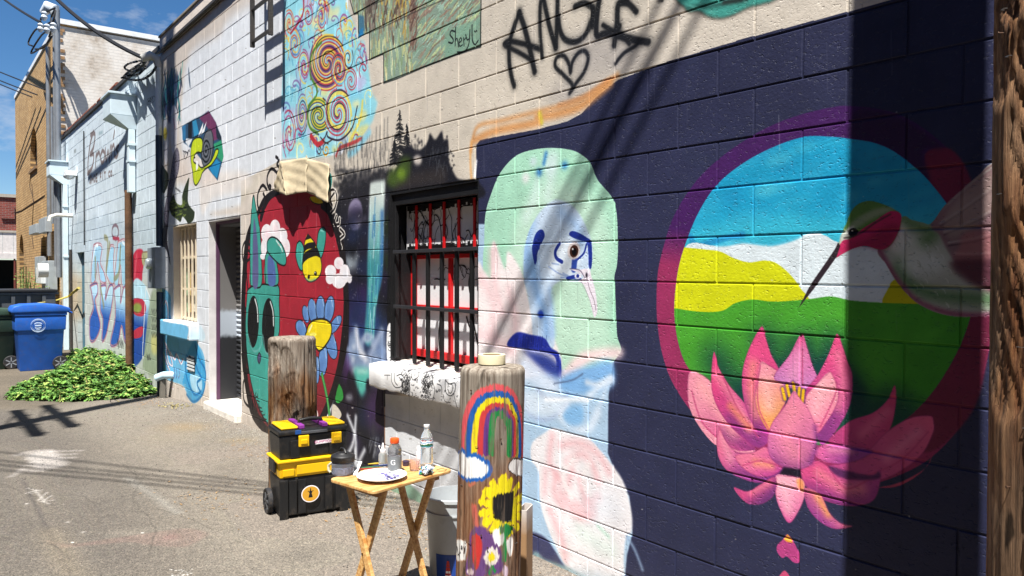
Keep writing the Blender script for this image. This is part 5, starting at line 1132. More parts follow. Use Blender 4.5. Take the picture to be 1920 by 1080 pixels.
# ================================================================== MASONRY
ZK = [2.59160847, 2.38820594, 2.18609483, 1.99188727, 1.79335685, 1.58725621, 1.37530578, 1.17107976, 0.962097193, 0.764611406, 0.564368509, 0.363752418, 0.154142173, -0.0467706391, -0.244182301, -0.445185945, -0.65463913, -0.860839942, -1.0682729, -1.28513449, -1.48808596]
B2 = 0.2032; S0 = -1.52543993; OFF = 0.0181608
def course(k, X):
    i = k+8
    if i < 0: z = ZK[0]-i*B2
    elif i > 20: z = ZK[20]-(i-20)*B2
    else: z = ZK[i]
    s = max(X, -12.5)/5 if X < -1 else X/5
    return z+(-0.0277507569+0.0451745284*(max(min(k, 13), -9)-5)/10)*max(s, -2.5)+HC
def jx(j): return S0-j*B2+(OFF if j % 2 else 0)

GAP = .0075
def block_mesh():
    """one concrete block, 1 x 1 face in X/Z, bevelled front arrises; depth real"""
    mb = MB(); d = .09; e = .0035; ex, ez = .008, .017
    o_ = [(-.5, d, -.5), (.5, d, -.5), (.5, d, .5), (-.5, d, .5)]
    a = [(-.5, e, -.5), (.5, e, -.5), (.5, e, .5), (-.5, e, .5)]
    c = [(-.5+ex*.4, e*.3, -.5+ez*.4), (.5-ex*.4, e*.3, -.5+ez*.4), (.5-ex*.4, e*.3, .5-ez*.4), (-.5+ex*.4, e*.3, .5-ez*.4)]
    f = [(-.5+ex, 0, -.5+ez), (.5-ex, 0, -.5+ez), (.5-ex, 0, .5-ez), (-.5+ex, 0, .5-ez)]
    vs = o_+a+c+f; fs = []
    for s_ in (0, 4, 8):
        for i in range(4): fs.append((s_+i, s_+(i+1) % 4, s_+4+(i+1) % 4, s_+4+i))
    fs.append((12, 13, 14, 15)); mb.add(vs, fs)
    return mb
BLK = block_mesh()
def lay_blocks(parent, xl, xr, k0, k1, ztop, zbot, openings, mat, limit, seed, yface=D):
    """courses of blocks between xl and xr; openings = [(x0,x1,z0,z1)]"""
    r = random.Random(seed); L_ = []
    for k in range(k0, k1):
        j0 = int((S0-xr)/B2)-3; j1 = int((S0-xl)/B2)+3
        js = [j for j in range(j0, j1) if (j % 2 == 1) == (k % 2 == 0)]
        for a, b in zip(js[:-1], js[1:]):
            x1, x0 = jx(a), jx(b); xm = (x0+x1)/2
            z1, z0 = course(k, xm), course(k+1, xm)
            z1 = min(z1, ztop); z0 = max(z0, zbot)
            if z1-z0 < .03: continue
            segs = [(max(x0, xl), min(x1, xr))]
            for (ox0, ox1, oz0, oz1) in openings:
                if (z0+z1)/2 > oz0 and (z0+z1)/2 < oz1:
                    ns = []
                    for (p, q) in segs:
                        if q <= ox0 or p >= ox1: ns.append((p, q)); continue
                        if p < ox0: ns.append((p, ox0+GAP/2))
                        if q > ox1: ns.append((ox1-GAP/2, q))
                    segs = ns
            for (p, q) in segs:
                if q-p < .02: continue
                sl = (course(k+1, q)-course(k+1, p))/(q-p)
                L_.append((p, q, z0, z1, sl))
    def area(b):
        cx, cz = (b[0]+b[1])/2, (b[2]+b[3])/2
        u, v, zz = proj((cx, yface, cz))
        if zz <= 0 or not (-40 < u < 1960 and -40 < v < 1120): return -1e6+cx
        u0 = proj((b[0], yface, cz))[0]; u1 = proj((b[1], yface, cz))[0]
        return (u1-u0)*(b[3]-b[2])*FPX/zz
    L_.sort(key=area, reverse=True)
    me = BLK.mesh('block', mat); rest = MB()
    for i, (p, q, z0, z1, sl) in enumerate(L_):
        w_ = q-p-GAP; h = z1-z0-GAP; cx, cz = (p+q)/2, (z0+z1)/2; dy = r.uniform(-.0016, .0016); ry = -math.atan(sl)+r.uniform(-.0012, .0012)
        if i < limit:
            o = link('block', me, None, parent, (cx, yface+dy, cz), (0, ry, r.uniform(-.003, .003))); o.scale = (w_, 1, h)
        else:
            n = len(rest.v); rest.add([(cx+v[0]*w_, yface+dy+v[1], cz+v[2]*h+v[0]*w_*sl) for v in BLK.v], BLK.f)
    if rest.v:
        o = rest.obj('block_infill', mat, parent); o['kind'] = 'stuff'
    # mortar, raked back a little, painted over with the blocks
    mb = MB(); xs = [xl-.0, xr]; rects = [(xl, xr, zbot, ztop)]
    for (a, b, c, d) in openings:
        nr_ = []
        for (x0, x1, z0, z1) in rects:
            if b <= x0 or a >= x1 or d <= z0 or c >= z1: nr_.append((x0, x1, z0, z1)); continue
            if a > x0: nr_.append((x0, a, z0, z1))
            if b < x1: nr_.append((b, x1, z0, z1))
            if d < z1: nr_.append((max(a, x0), min(b, x1), d, z1))
            if c > z0: nr_.append((max(a, x0), min(b, x1), z0, c))
        rects = nr_
    for (x0, x1, z0, z1) in rects: mb.add([(x0, yface+.0044, z0), (x1, yface+.0044, z0), (x1, yface+.0044, z1), (x0, yface+.0044, z1)], [(0, 1, 2, 3)])
    mb.obj('mortar', mat, parent)

# ---- the painted block building
bld = empty('block_building', 'long low concrete block building covered in murals, with barred window and door', 'building', (0, 0, 0))
XL, XR = -11.75, 3.2
Z1W = course(2, -4.5)-.004; Z0W = course(8, -4.5)+.004
WIN = (-5.065, -3.93, Z0W, Z1W)
DZ1 = course(2, -9)-.004
DOOR = (-9.54, -8.375, -.4, DZ1)
W2 = (-11.14, -10.02, course(8, -10.6)+.004, course(2, -10.6)-.004)
lay_blocks(bld, XL, XR, -13, 15, 4.72, -.5, [WIN, DOOR, W2], MURAL, 299, 5)
plain = M_('grey_block', '#b9b4ac', .85, bump=.3, bscale=40)
mb = MB(); mb.box(XL, XR, D+.10, D+9, 4.5, 4.72); mb.obj('roof_deck', M_('roofing', '#7c7a76', .9), bld)
mb = MB()   # carcass of the walls behind the facing, with the openings left free
for (a, b) in ((XL, W2[0]), (W2[1], DOOR[0]), (DOOR[1], WIN[0]), (WIN[1], XR)): mb.box(a, b, D+.091, D+.30, -.5, 4.5)
for (x0, x1, z0, z1) in (WIN, W2): mb.box(x0, x1, D+.091, D+.30, -.5, z0-.001); mb.box(x0, x1, D+.091, D+.30, z1+.001, 4.5)
mb.box(DOOR[0], DOOR[1], D+.091, D+.30, DOOR[3]+.001, 4.5)
mb.obj('inner_wall', plain, bld)
mb = MB(); mb.box(XL-.0, XL+.2, D+.31, D+9, -.5, 4.5); mb.box(XR-.2, XR, D+.31, D+9, -.5, 4.5); mb.box(XL+.2, XR-.2, D+8.8, D+9, -.5, 4.5); mb.obj('side_wall', plain, bld)
mb = MB(); mb.box(XL, XR, D-.012, D+.22, 4.75, 4.95); mb.obj('parapet', M_('parapet_stucco', '#cfc4ba', .85, bump=.3, bscale=30, vscale=2, dirt=.25), bld, bevel=.006)
mb = MB(); mb.box(XL-.01, XR, D-.05, D-.0125, 4.725, 4.765); mb.obj('drip_edge', M_('dark_flashing', '#3d3a38', .6), bld, bevel=.004)
mb = MB(); mb.box(XL, XR, D-.03, D+.25, 4.951, 4.975); mb.obj('coping', M_('coping', '#8c8479', .7, dirt=.4), bld)

# ---- window openings
WHITE = M_('white_board', '#d9d9dc', .5, var=.05, bump=.1)
RED = M_('red_trim', '#c4161c', .45, var=.08, dirt=.25)
BLACK = M_('black_paint', '#161618', .5, var=.2, bump=.25, bscale=50)
INK = M_('black_ink', '#101012', .6)
def part_line(mb, pts, w_, y):
    q = crom(pts, False, 5) if len(pts) > 2 else np.array(pts)
    for i in range(len(q)-1):
        a = q[i]; b = q[i+1]; d = b-a; l = math.hypot(*d)+1e-9; n = (-d[1]/l*w_/2, d[0]/l*w_/2)
        mb.add([(a[0]+n[0], y, a[1]+n[1]), (b[0]+n[0], y, b[1]+n[1]), (b[0]-n[0], y, b[1]-n[1]), (a[0]-n[0], y, a[1]-n[1])], [(0, 1, 2, 3)])
def doodles(parent, x0, x1, z0, z1, y, n, seed, w_=.004):
    r = random.Random(seed); mb = MB()
    for i in range(n):
        x = r.uniform(x0, x1); z = r.uniform(z0, z1); pts = [(x, z)]; a = r.uniform(0, 6.28)
        for k in range(r.randint(4, 9)):
            a += r.uniform(-1.3, 1.3); st = r.uniform(.02, .05); x = min(max(x+st*math.cos(a), x0), x1); z = min(max(z+st*1.6*math.sin(a), z0), z1); pts.append((x, z))
        part_line(mb, pts, w_*r.uniform(.5, 1.5), y-.0004*r.uniform(0.5, 1.5))
    mb.obj('ink_drawing', INK, parent)
def big_window():
    x0, x1, z0, z1 = WIN
    wdw = MB(); wdw.box(x0-.0, x1, D+.255, D+.27, z0, z1); wn = wdw.obj('window', BLACK, bld)
    mb = MB()   # painted reveals
    mb.box(x0-.001, x0+.012, D+.004, D+.25, z0, z1); mb.box(x1-.012, x1+.001, D+.004, D+.25, z0, z1); mb.box(x0+.012, x1-.012, D+.004, D+.25, z1-.012, z1+.001)
    mb.obj('reveal', BLACK, wn)
    mb = MB(); mb.box(x0+.0125, x0+.05, D+.02, D+.05, z0+.02, z1-.0125); mb.box(x0+.0501, x1-.0125, D+.02, D+.05, z1-.09, z1-.0125); mb.obj('frame', BLACK, wn, bevel=.003)
    zr = onY(830, 469, D+.03)[2]            # grille rail
    zm = onY(830, 580, D+.03)[2]
    # upper boards, nearer the face; lower panes deeper, with a ledge between
    ub = MB(); ub.box(x0+.0505, x1-.0125, D+.115, D+.125, zr+.012, z1-.0905); u = ub.obj('board', WHITE, wn)
    r = random.Random(6); mb = MB(); me2 = MB()         # ragged black brush edges
    for i in range(40):
        xx = x0+.06+i*(x1-x0-.08)/40; hh = .012+.02*abs(math.sin(i*1.3))+r.uniform(0, .02)
        mb.box(xx, xx+.031, D+.1135, D+.1145, z1-.1-hh, z1-.092); me2.box(xx, xx+.031, D+.1135, D+.1145, zr+.013, zr+.013+hh)
    mb.obj('brush_edge', BLACK, wn); me2.obj('brush_edge', BLACK, wn)
    for px in (779, 805, 831, 858.5, 888):
        X = onY(px, 430, D+.1)[0]; b_ = MB(); b_.box(X-.013, X+.013, D+.103, D+.1125, zr+.015, z1-.095); b_.obj('red_bar', RED, wn, bevel=.002)
    doodles(wn, x0+.09, x1-.03, zr+.04, z1-.14, D+.1125, 40, 3, .006)
    lb = MB(); lb.box(x0+.013, x1-.0125, D+.2, D+.21, z0+.03, zr-.012); lb.obj('pane', WHITE, wn)
    doodles(wn, x0+.3, x1-.06, zm+.2, zr-.1, D+.1985, 12, 9, .007)
    mb = MB()                               # creature-like ink curls
    for pts in ([(-4.28, zm-.06), (-4.25, zm-.12), (-4.22, zm-.22), (-4.14, zm-.34)], [(-4.30, zm+.26), (-4.32, zm+.16), (-4.28, zm+.05)], [(-4.35, zm-.05), (-4.31, zm-.12), (-4.26, zm-.14)], [(-4.68, zm-.05), (-4.70, zm-.2), (-4.69, zm-.32)], [(-4.3, zm+.3), (-4.27, zm+.38), (-4.31, zm+.45)]):
        part_line(mb, pts, .014, D+.198)
    mb.obj('ink_drawing', INK, wn)
    lf = MB(); lf.box(x0+.02, x1-.013, D+.125, D+.2, zr-.01, zr+.01); lf.obj('ledge', BLACK, wn)
    # red sash of the lower panes
    fr = MB(); ys = D+.17
    X0 = onY(770, 560, ys)[0]; Xm = onY(842, 560, ys)[0]
    fr.box(X0, X0+.05, ys, ys+.029, z0+.03, zr-.02); fr.box(X0+.0502, x1-.02, ys, ys+.029, zr-.05, zr-.02); fr.box(X0+.0502, x1-.02, ys, ys+.029, z0+.03, z0+.085)
    fr.box(Xm-.014, Xm+.014, ys, ys+.028, z0+.0852, zr-.0502); fr.box(X0+.0502, Xm-.0142, ys, ys+.027, zm-.012, zm+.012); fr.box(Xm+.0142, x1-.02, ys, ys+.027, zm-.012, zm+.012)
    fr.obj('sash', RED, wn, bevel=.003)
    # black grille
    for px in (778.5, 804, 830, 858, 886.5):
        X = onY(px, 560, D+.03)[0]; b_ = MB(); b_.box(X-.014, X+.014, D+.012, D+.036, z0-.03 if False else z0+.002, zr+.0); b_.obj('bar', BLACK, wn, bevel=.004)
    g = MB(); g.box(x0+.052, x1-.013, D-.004, D+.0115, zr-.012, zr+.012); g.obj('rail', M_('worn_black_metal', '#3a3a3e', .4, metal=.3), wn, bevel=.002)
    g = MB(); g.box(x0+.052, x1-.013, D-.002, D+.0115, zm-.012, zm+.012); g.obj('rail', M_('worn_black_metal', '#3a3a3e', .4), wn, bevel=.002)
    # projecting sill, white with ink drawings
    sm = sill_mat()
    s_ = MB(); r = random.Random(3); n = 26; xa, xb = x0-.13, x1+.10
    def fz(x): return .006*math.sin(x*9)+.004*math.sin(x*23)+.0025*math.sin(x*61)+r.uniform(-.003, .003)
    prof = [(D+.115, z0-.004), (D-.02, z0-.010), (D-.088, z0-.018), (D-.100, z0-.022), (D-.106, z0-.036), (D-.108, z0-.185), (D-.102, z0-.198), (D+.0, z0-.20), (D+.085, z0-.19)]
    rows = [[(xa+(xb-xa)*i/n, y+fz(xa+(xb-xa)*i/n+y*3)*(.5 if y < D else 0), z+fz((xa+(xb-xa)*i/n)*1.3+z)*.8) for (y, z) in prof] for i in range(n+1)]
    vs = [v for rw in rows for v in rw]; m = len(prof)
    fs = [(i*m+k, (i+1)*m+k, (i+1)*m+(k+1) % m, i*m+(k+1) % m) for i in range(n) for k in range(m)]
    fs += [tuple(range(m)), tuple(n*m+k for k in range(m))[::-1]]
    s_.add(vs, fs); s_.obj('sill', sm, wn, smooth=True)
def sill_mat():
    c = Canvas(-5.3, -3.75, .60, 1.05, .002, '#e9e9ea', lambda pts: [(onY(x, y, D-.105)[0], onY(x, y, D-.105)[2]) for x, y in pts])
    TG[:] = [c]; r = random.Random(12); frame(520, 540, 4)
    def ln(q, w_=4): SK(q, '#1b1b1e', w_, 1.5, .95)
    for q in ([(860, 640), (862, 700), (890, 745), (930, 740), (935, 700), (915, 670)], [(880, 640), (885, 700), (905, 730)], [(900, 660), (930, 650), (960, 690), (970, 740)], [(800, 655), (850, 655)], [(825, 655), (823, 690)],
              [(940, 770), (935, 720), (960, 700), (985, 760)], [(1010, 640), (1020, 690), (1060, 660), (1050, 620)], [(1110, 660), (1090, 700), (1120, 740), (1130, 800)], [(1260, 690), (1290, 720), (1340, 715), (1335, 780), (1300, 810), (1265, 780), (1260, 690)], [(1280, 720), (1320, 730), (1315, 775), (1295, 790), (1278, 760)],
              [(1160, 700), (1180, 760), (1170, 830)], [(1200, 720), (1230, 740), (1235, 800)], [(1245, 800), (1260, 850), (1300, 860)], [(1330, 800), (1345, 860), (1355, 900)]): ln(q, r.uniform(3, 6))
    for i in range(330):
        x = r.choice([r.uniform(930, 1000), r.uniform(1000, 1360), r.uniform(1080, 1160)]); y = r.uniform(590, 860)+(x-1000)*.12
        SPI(x, y, r.uniform(5, 15), r.uniform(5, 16), r.uniform(.3, .9), r.uniform(0, 360), '#26262a', r.uniform(1.5, 4), 1, .85)
    for i in range(60):
        x = r.uniform(935, 1000); y = r.uniform(680, 770); ln([(x, y), (x+r.uniform(-3, 3), y+r.uniform(12, 40))], r.uniform(2, 6))
    for i in range(40):
        x = r.gauss(1130, 18); y = r.gauss(720, 34); ln([(x, y), (x+r.uniform(-8, 8), y+r.uniform(5, 26))], r.uniform(3, 8))
    im = c.image('sill_drawings')
    return paint_mat('sill_paint', [(im, c, 0)], .5, .8)
big_window()

BEIGE = M_('cream_metal', '#cfc2aa', .55, var=.1, dirt=.3)
def small_window():
    x0, x1, z0, z1 = W2
    wdw = MB(); wdw.box(x0, x1, D+.20, D+.21, z0, z1); wn = wdw.obj('window', M_('frosted_shutter', '#a89e90', .7, bump=.4, bscale=90, dirt=.4), bld)
    mb = MB(); mb.box(x0-.001, x0+.012, D+.004, D+.195, z0, z1); mb.box(x1-.012, x1+.001, D+.004, D+.195, z0, z1); mb.box(x0+.012, x1-.012, D+.004, D+.195, z1-.012, z1+.001); mb.obj('reveal', M_('cream_reveal', '#cfc0ac', .7, bump=.3), wn)
    f = MB(); yf = D+.09
    f.box(x0+.0125, x0+.04, yf, yf+.04, z0+.02, z1-.0125); f.box(x1-.04, x1-.0125, yf, yf+.04, z0+.02, z1-.0125)
    for z in (z0+.03, z0+(z1-z0)*.33, z0+(z1-z0)*.66, z1-.03): f.box(x0+.0402, x1-.0402, yf, yf+.03, z-.014, z+.014)
    f.obj('frame', BEIGE, wn, bevel=.003)
    for i in range(6):
        X = x0+.04+(x1-x0-.08)*(i+.5)/6; b_ = MB(); b_.box(X-.012, X+.012, yf-.024, yf-.001, z0+.01, z1-.02); b_.obj('bar', BEIGE, wn, bevel=.003)
    bd = MB(); bd.box(x0+.042, x1-.042, yf+.045, yf+.06, z0+(z1-z0)*.665, z1-.04); bd.obj('board', M_('pinkish_board', '#c3b3a6', .7, bump=.3), wn)
    r = random.Random(5)
    for i in range(9):      # torn coloured paper behind the bars
        X = x0+.08+i*.115; p = MB(); p.box(X, X+r.uniform(.05, .1), yf+.062, yf+.066, z0+.03+r.uniform(0, .1), z0+r.uniform(.4, .78)); p.obj('paper_strip', M_('paper_'+str(i % 4), ['#7f9a7c', '#b9a06a', '#8f4038', '#c9c2b0'][i % 4], .8, var=.4, vscale=20), wn)
    s_ = MB(); s_.box(x0-.27, x1+.06, D-.11, D+.085, z0-.21, z0-.005); s_.obj('sill', MURAL_TOP, wn, bevel=.018, seg=3)
MURAL_TOP = paint_mat('sill_blue', [(IM_B, CB, 0)], .55, .6)
small_window()
def meter_hole():
    # louvred vent below the little window
    a = onY(352, 668); b = onY(366, 698)
    mb = MB(); mb.box(a[0], b[0], D-.006, D+.004, b[2], a[2]); v = mb.obj('vent', M_('dark_vent', '#1a2229', .7), bld)
    for i in range(4):
        z = b[2]+(a[2]-b[2])*(i+.5)/4; q = MB(); q.box(a[0]+.01, b[0]-.01, D-.016, D-.007, z-.012, z+.012); q.obj('slat', M_('vent_slat', '#cdd3d6', .6, dirt=.5), v)
meter_hole()
def doorway():
    x0, x1, z0, z1 = DOOR; zf = gz(-9)+.085
    b_ = MB(); b_.box(x0, x1, D+.36, D+.38, zf, z1); dr = b_.obj('door', M_('dark_door', '#2b2d33', .5, bump=.2), bld)
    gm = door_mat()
    m1 = MB(); m1.box(x0-.001, x0+.01, D+.004, D+.085, zf-.2, z1); m1.box(x1-.01, x1+.001, D+.004, D+.085, zf-.2, z1); m1.box(x0+.01, x1-.01, D+.004, D+.085, z1-.01, z1+.001); m1.obj('reveal', M_('white_reveal', '#c9c6c6', .7, bump=.3), dr)
    m2 = MB(); m2.box(x0+.0102, x0+.035, D+.086, D+.125, zf, z1-.04); m2.box(x0+.0102, x1-.0102, D+.086, D+.125, z1-.039, z1-.002); m2.box(x1-.035, x1-.0102, D+.086, D+.125, zf, z1-.04); m2.obj('frame', M_('purple_frame', '#543650', .5), dr, bevel=.003)
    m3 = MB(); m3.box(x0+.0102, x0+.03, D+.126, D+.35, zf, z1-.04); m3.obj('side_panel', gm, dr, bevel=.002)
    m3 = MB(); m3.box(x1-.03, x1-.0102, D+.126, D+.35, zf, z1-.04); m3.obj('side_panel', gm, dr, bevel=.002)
    m3 = MB(); m3.box(x0+.031, x1-.031, D+.126, D+.35, z1-.06, z1-.04); m3.obj('head', M_('grey_head', '#6d6e72', .5), dr)
    n = 34; sl = MB(); hh = (z1-.07-zf)/n
    prof = [(0, 0), (-.014, .15), (-.022, .5), (-.014, .85), (0, 1)]
    for i in range(n):
        za = zf+i*hh; xa, xb = x0+.031, x0+.30
        vs = [(x, D+.34+y, za+z*hh*.97) for x in (xa, xb) for y, z in prof]; sl.add(vs, [(k, k+1, 5+k+1, 5+k) for k in range(4)]+[(0, 1, 2, 3, 4), (9, 8, 7, 6, 5)])
    sl.obj('shutter_slats', gm, dr, smooth=True)['kind'] = 'stuff'
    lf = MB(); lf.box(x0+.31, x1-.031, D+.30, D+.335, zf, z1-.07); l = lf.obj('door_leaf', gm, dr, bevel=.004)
    k = MB(); k.tube([(x1-.14, D+.30, 1.05), (x1-.14, D+.25, 1.05), (x1-.22, D+.245, 1.05)], .011, 8); k.obj('handle', M_('steel', '#9a9a9c', .3, metal=1), dr, smooth=True)
    st = MB(); st.box(x0+.0, x1+.0, D-.07, D+.36, gz(-9)-.2, zf-.002); st.obj('step', M_('white_step', '#d9d4cc', .75, bump=.6, bscale=30, dirt=.5), dr, bevel=.02)
def door_mat():
    m, t, b = mat_new('door_paint'); L = t.links.new; N = t.nodes.new
    geo = N('ShaderNodeNewGeometry'); sep = N('ShaderNodeSeparateXYZ'); L(geo.outputs['Position'], sep.inputs[0])
    nz_ = N('ShaderNodeTexNoise'); nz_.inputs['Scale'].default_value = 9; nz_.inputs['Detail'].default_value = 4; L(geo.outputs['Position'], nz_.inputs['Vector'])
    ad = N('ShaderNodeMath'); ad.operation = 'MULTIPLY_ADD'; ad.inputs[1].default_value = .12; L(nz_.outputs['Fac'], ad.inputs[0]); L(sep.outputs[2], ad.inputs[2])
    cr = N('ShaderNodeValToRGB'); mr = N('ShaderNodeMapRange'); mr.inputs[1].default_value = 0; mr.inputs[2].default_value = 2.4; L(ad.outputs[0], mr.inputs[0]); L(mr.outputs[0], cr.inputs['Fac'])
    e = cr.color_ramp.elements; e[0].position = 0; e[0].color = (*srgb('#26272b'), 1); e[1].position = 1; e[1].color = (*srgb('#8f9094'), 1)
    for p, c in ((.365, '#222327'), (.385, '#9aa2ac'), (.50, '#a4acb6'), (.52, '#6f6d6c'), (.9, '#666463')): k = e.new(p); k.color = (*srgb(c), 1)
    L(cr.outputs['Color'], b.inputs['Base Color']); b.inputs['Roughness'].default_value = .5
    return m
doorway()

# ---- things fixed to the block building
IRON = M_('dark_iron', '#35312f', .6, bump=.3, bscale=60, dirt=.4)
lad = MB(); lad.box(-7.435, -7.405, D-.215, D-.175, 3.79, 5.6); ld = lad.obj('ladder', IRON, None, bevel=.002)
tag(ld, 'dark iron wall ladder standing off the white wall high above the doorway', 'ladder')
q = MB(); q.box(-6.955, -6.925, D-.215, D-.175, 3.79, 5.6); q.obj('rail', IRON, ld, bevel=.002)
for i in range(6):
    q = MB(); z = 3.84+i*.305; q.box(-7.404, -6.956, D-.212, D-.178, z-.008, z+.008); q.obj('rung', IRON, ld)
for z in (4.6, 5.3):
    for x in (-7.42, -6.94):
        q = MB(); q.box(x-.012, x+.012, D-.174, D+(.0 if z < 4.7 else .03), z-.012, z+.012); q.obj('bracket', IRON, ld)
# white-and-blue scupper elbow low at the left end
p = MB(); a = onY(318, 705, D-.02); p.tube([(a[0]+.10, D+.02, a[2]+.02), (a[0]+.02, D-.10, a[2]+.02), (a[0]-.05, D-.18, a[2]-.02)], .05, 12); pp = p.obj('drain_pipe', M_('pale_blue_pipe', '#bcdbe8', .4, dirt=.2), bld, smooth=True)
p = MB(); p.box(a[0]-.06, a[0]+.02, D-.14, D-.08, gz(-11.5), a[2]-.05); p.obj('pipe_support', M_('grey_rust', '#6e6a62', .8, dirt=.5), bld)

# ---- sheets of brown paper taped over the top of the red mural
def paper():
    KP = M_('kraft_paper', '#a99b80', .75, var=.08, bump=.5, bscale=22, vscale=4)
    def pt(x, y, d): return onY(x, y, D-d)
    t = empty('masking_paper', 'creased brown masking paper taped across the top of the red rabbit mural', 'paper', onY(560, 330))
    def sheet(name, corners, n=14):
        A, Bc, C, D_ = [Vector(c) for c in corners]; vs = []; fs = []; r = random.Random(len(name))
        for j in range(n+1):
            for i in range(n+1):
                u, v = i/n, j/n; p_ = (A*(1-u)+Bc*u)*(1-v)+(D_*(1-u)+C*u)*v
                p_.y -= .010*math.sin(u*7+v*3)*v+.006*math.sin(u*17+v*11)*v+.004*math.sin(v*19-u*6); vs.append(tuple(p_))
        for j in range(n):
            for i in range(n): fs.append((j*(n+1)+i, j*(n+1)+i+1, (j+1)*(n+1)+i+1, (j+1)*(n+1)+i))
        mb = MB(); mb.add(vs, fs); o = mb.obj(name, KP, t, smooth=True)
        md = o.modifiers.new('thick', 'SOLIDIFY'); md.thickness = .0012
    sheet('sheet', [pt(575, 297, .01), pt(618, 308, .01), pt(615, 380, .09), pt(573, 360, .05)])
    sheet('sheet', [pt(524, 303, .012), pt(577, 295, .012), pt(575, 360, .055), pt(536, 366, .12)])
    sheet('flap', [pt(526, 303, .02), pt(529, 303, .02), pt(537, 366, .121), pt(513, 357, .02)])
    mb = MB(); a = onY(574, 292, D-.014); b = onY(577, 312, D-.02); mb.bar(a, b, .03, .002, (0, 1, 0)); mb.obj('tape', M_('tape', '#cbbb98', .5), t)
    t_loc = t.location.copy()
    for c in t.children: c.location = -t_loc
paper()
# ================================================================== NEIGHBOURING BUILDINGS
shop = empty('shop_building', 'pale blue painted block shop wall with faded shoe lettering and graffiti', 'building')
SD = (-19.1, -18.2, -.6, 2.15)
lay_blocks(shop, -21.45, -11.78, -12, 16, 4.80, -.6, [SD], SHOPP, 299, 9, D+.012)
mb = MB(); mb.box(-21.45, -19.1, D+.105, D+9, -.6, 4.7); mb.box(-18.2, -11.78, D+.105, D+9, -.6, 4.7); mb.box(-19.1, -18.2, D+.105, D+9, 2.16, 4.7); mb.obj('inner_wall', plain, shop)
mb = MB(); mb.box(-19.1, -18.2, D+.106, D+.30, -.6, 2.15); d_ = mb.obj('door', M_('faded_blue_door', '#3f6f86', .6, bump=.3, dirt=.4), shop)
mb = MB(); mb.box(-18.45, -18.4, D+.05, D+.105, .75, .80); mb.obj('handle', M_('steel', '#9a9a9c', .3, metal=1), d_)
mb = MB(); mb.box(-21.45, -11.78, D-.02, D+.3, 4.805, 4.86); mb.obj('flashing', M_('dark_flashing', '#3d3a38', .6), shop)
mb = MB(); mb.box(-21.45, -11.78, D+.3, D+9, 4.75, 4.80); mb.obj('roof', M_('roofing', '#7c7a76', .9), shop)
tile = MB(); tile.lathe([(.045, 0), (.05, .28)], 10); tm = tile.mesh('ridge_tile', M_('clay_tile', '#8a4f3c', .8, bump=.3, dirt=.5), smooth=True)
for i in range(22):
    if random.Random(i).random() < .2: continue
    o = link('ridge_tile', tm, None, shop, (-20.9+i*.29, D+.03, 4.875+random.Random(i).uniform(0, .02)), (0, math.pi/2, 0))
PB = M_('pale_blue_metal', '#cbdbe3', .5, var=.06, dirt=.15)
def leader(X, wd, dep, zt, h, hp, dsx, dsw, zb):
    m = MB(); y0 = D-dep
    m.box(X, X+wd, y0, D+.01, zt-h, zt); hd = m.obj('leader_head', PB, shop, bevel=.008)
    m = MB(); m.box(X-.03, X+wd+.03, y0-.03, D+.01, zt+.001, zt+.035); m.obj('rim', PB, hd, bevel=.004)
    m = MB(); a = [(X, y0, zt-h-.001), (X+wd, y0, zt-h-.001), (X+wd, D+.01, zt-h-.001), (X, D+.01, zt-h-.001)]
    b = [(dsx, D-.10, zt-h-hp), (dsx+dsw, D-.10, zt-h-hp), (dsx+dsw, D+.01, zt-h-hp), (dsx, D+.01, zt-h-hp)]
    m.add(a+b, [(0, 1, 2, 3), (4, 7, 6, 5), (0, 4, 5, 1), (1, 5, 6, 2), (2, 6, 7, 3), (3, 7, 4, 0)]); m.obj('hopper', PB, hd)
    m = MB(); m.box(dsx, dsx+dsw, D-.10, D-.002, zb, zt-h-hp-.001); ds = m.obj('downspout', PB, shop, bevel=.008)
    for z in (zt-h-hp-.5, (zt+zb)/2):
        m = MB(); m.box(dsx-.02, dsx+dsw+.02, D-.106, D-.0, z-.02, z+.02); m.obj('strap', PB, ds)
leader(-13.95, .62, .36, 4.42, .32, .20, -13.50, .15, 2.9)
leader(-20.75, .55, .36, 4.15, .30, .20, -20.35, .15, gz(-20))
m = MB(); m.tube([(-13.62, D-.06, gz(-13.6)), (-13.60, D-.06, 2.95)], .055, 12); rp_ = m.obj('rusty_pipe', M_('rusty_iron', '#5a3f2a', .85, var=.5, vscale=5, bump=.6, bscale=40), shop, smooth=True)
m = MB(); m.tube([(-19.6, D, 2.9), (-19.6, D-.30, 2.9), (-19.62, D-.42, 2.86), (-19.62, D-.44, 2.76)], .045, 10); m.obj('overflow_pipe', M_('cream_pvc', '#e3ddd0', .4), shop, smooth=True)
m = MB(); m.box(-19.2, -18.9, D-.22, D, 3.72, 3.82); m.lathe([(.02, -.08), (.09, -.05), (.12, 0)], 14, (-19.05, D-.14, 3.72)); m.obj('wall_light', M_('white_enamel', '#e6e9ea', .4), shop, bevel=.004)
m = MB(); m.tube([(-18.0, D-.01, 4.55), (-18.0, D-.015, 2.2)], .012, 6); m.obj('cable', M_('black_rubber', '#17171a', .6), shop)
m = MB(); m.tube([(-19.75, D-.02, gz(-19.7)), (-19.75, D-.02, 2.15)], .03, 8); m.obj('corner_pipe', M_('dark_iron', '#35312f'), shop)
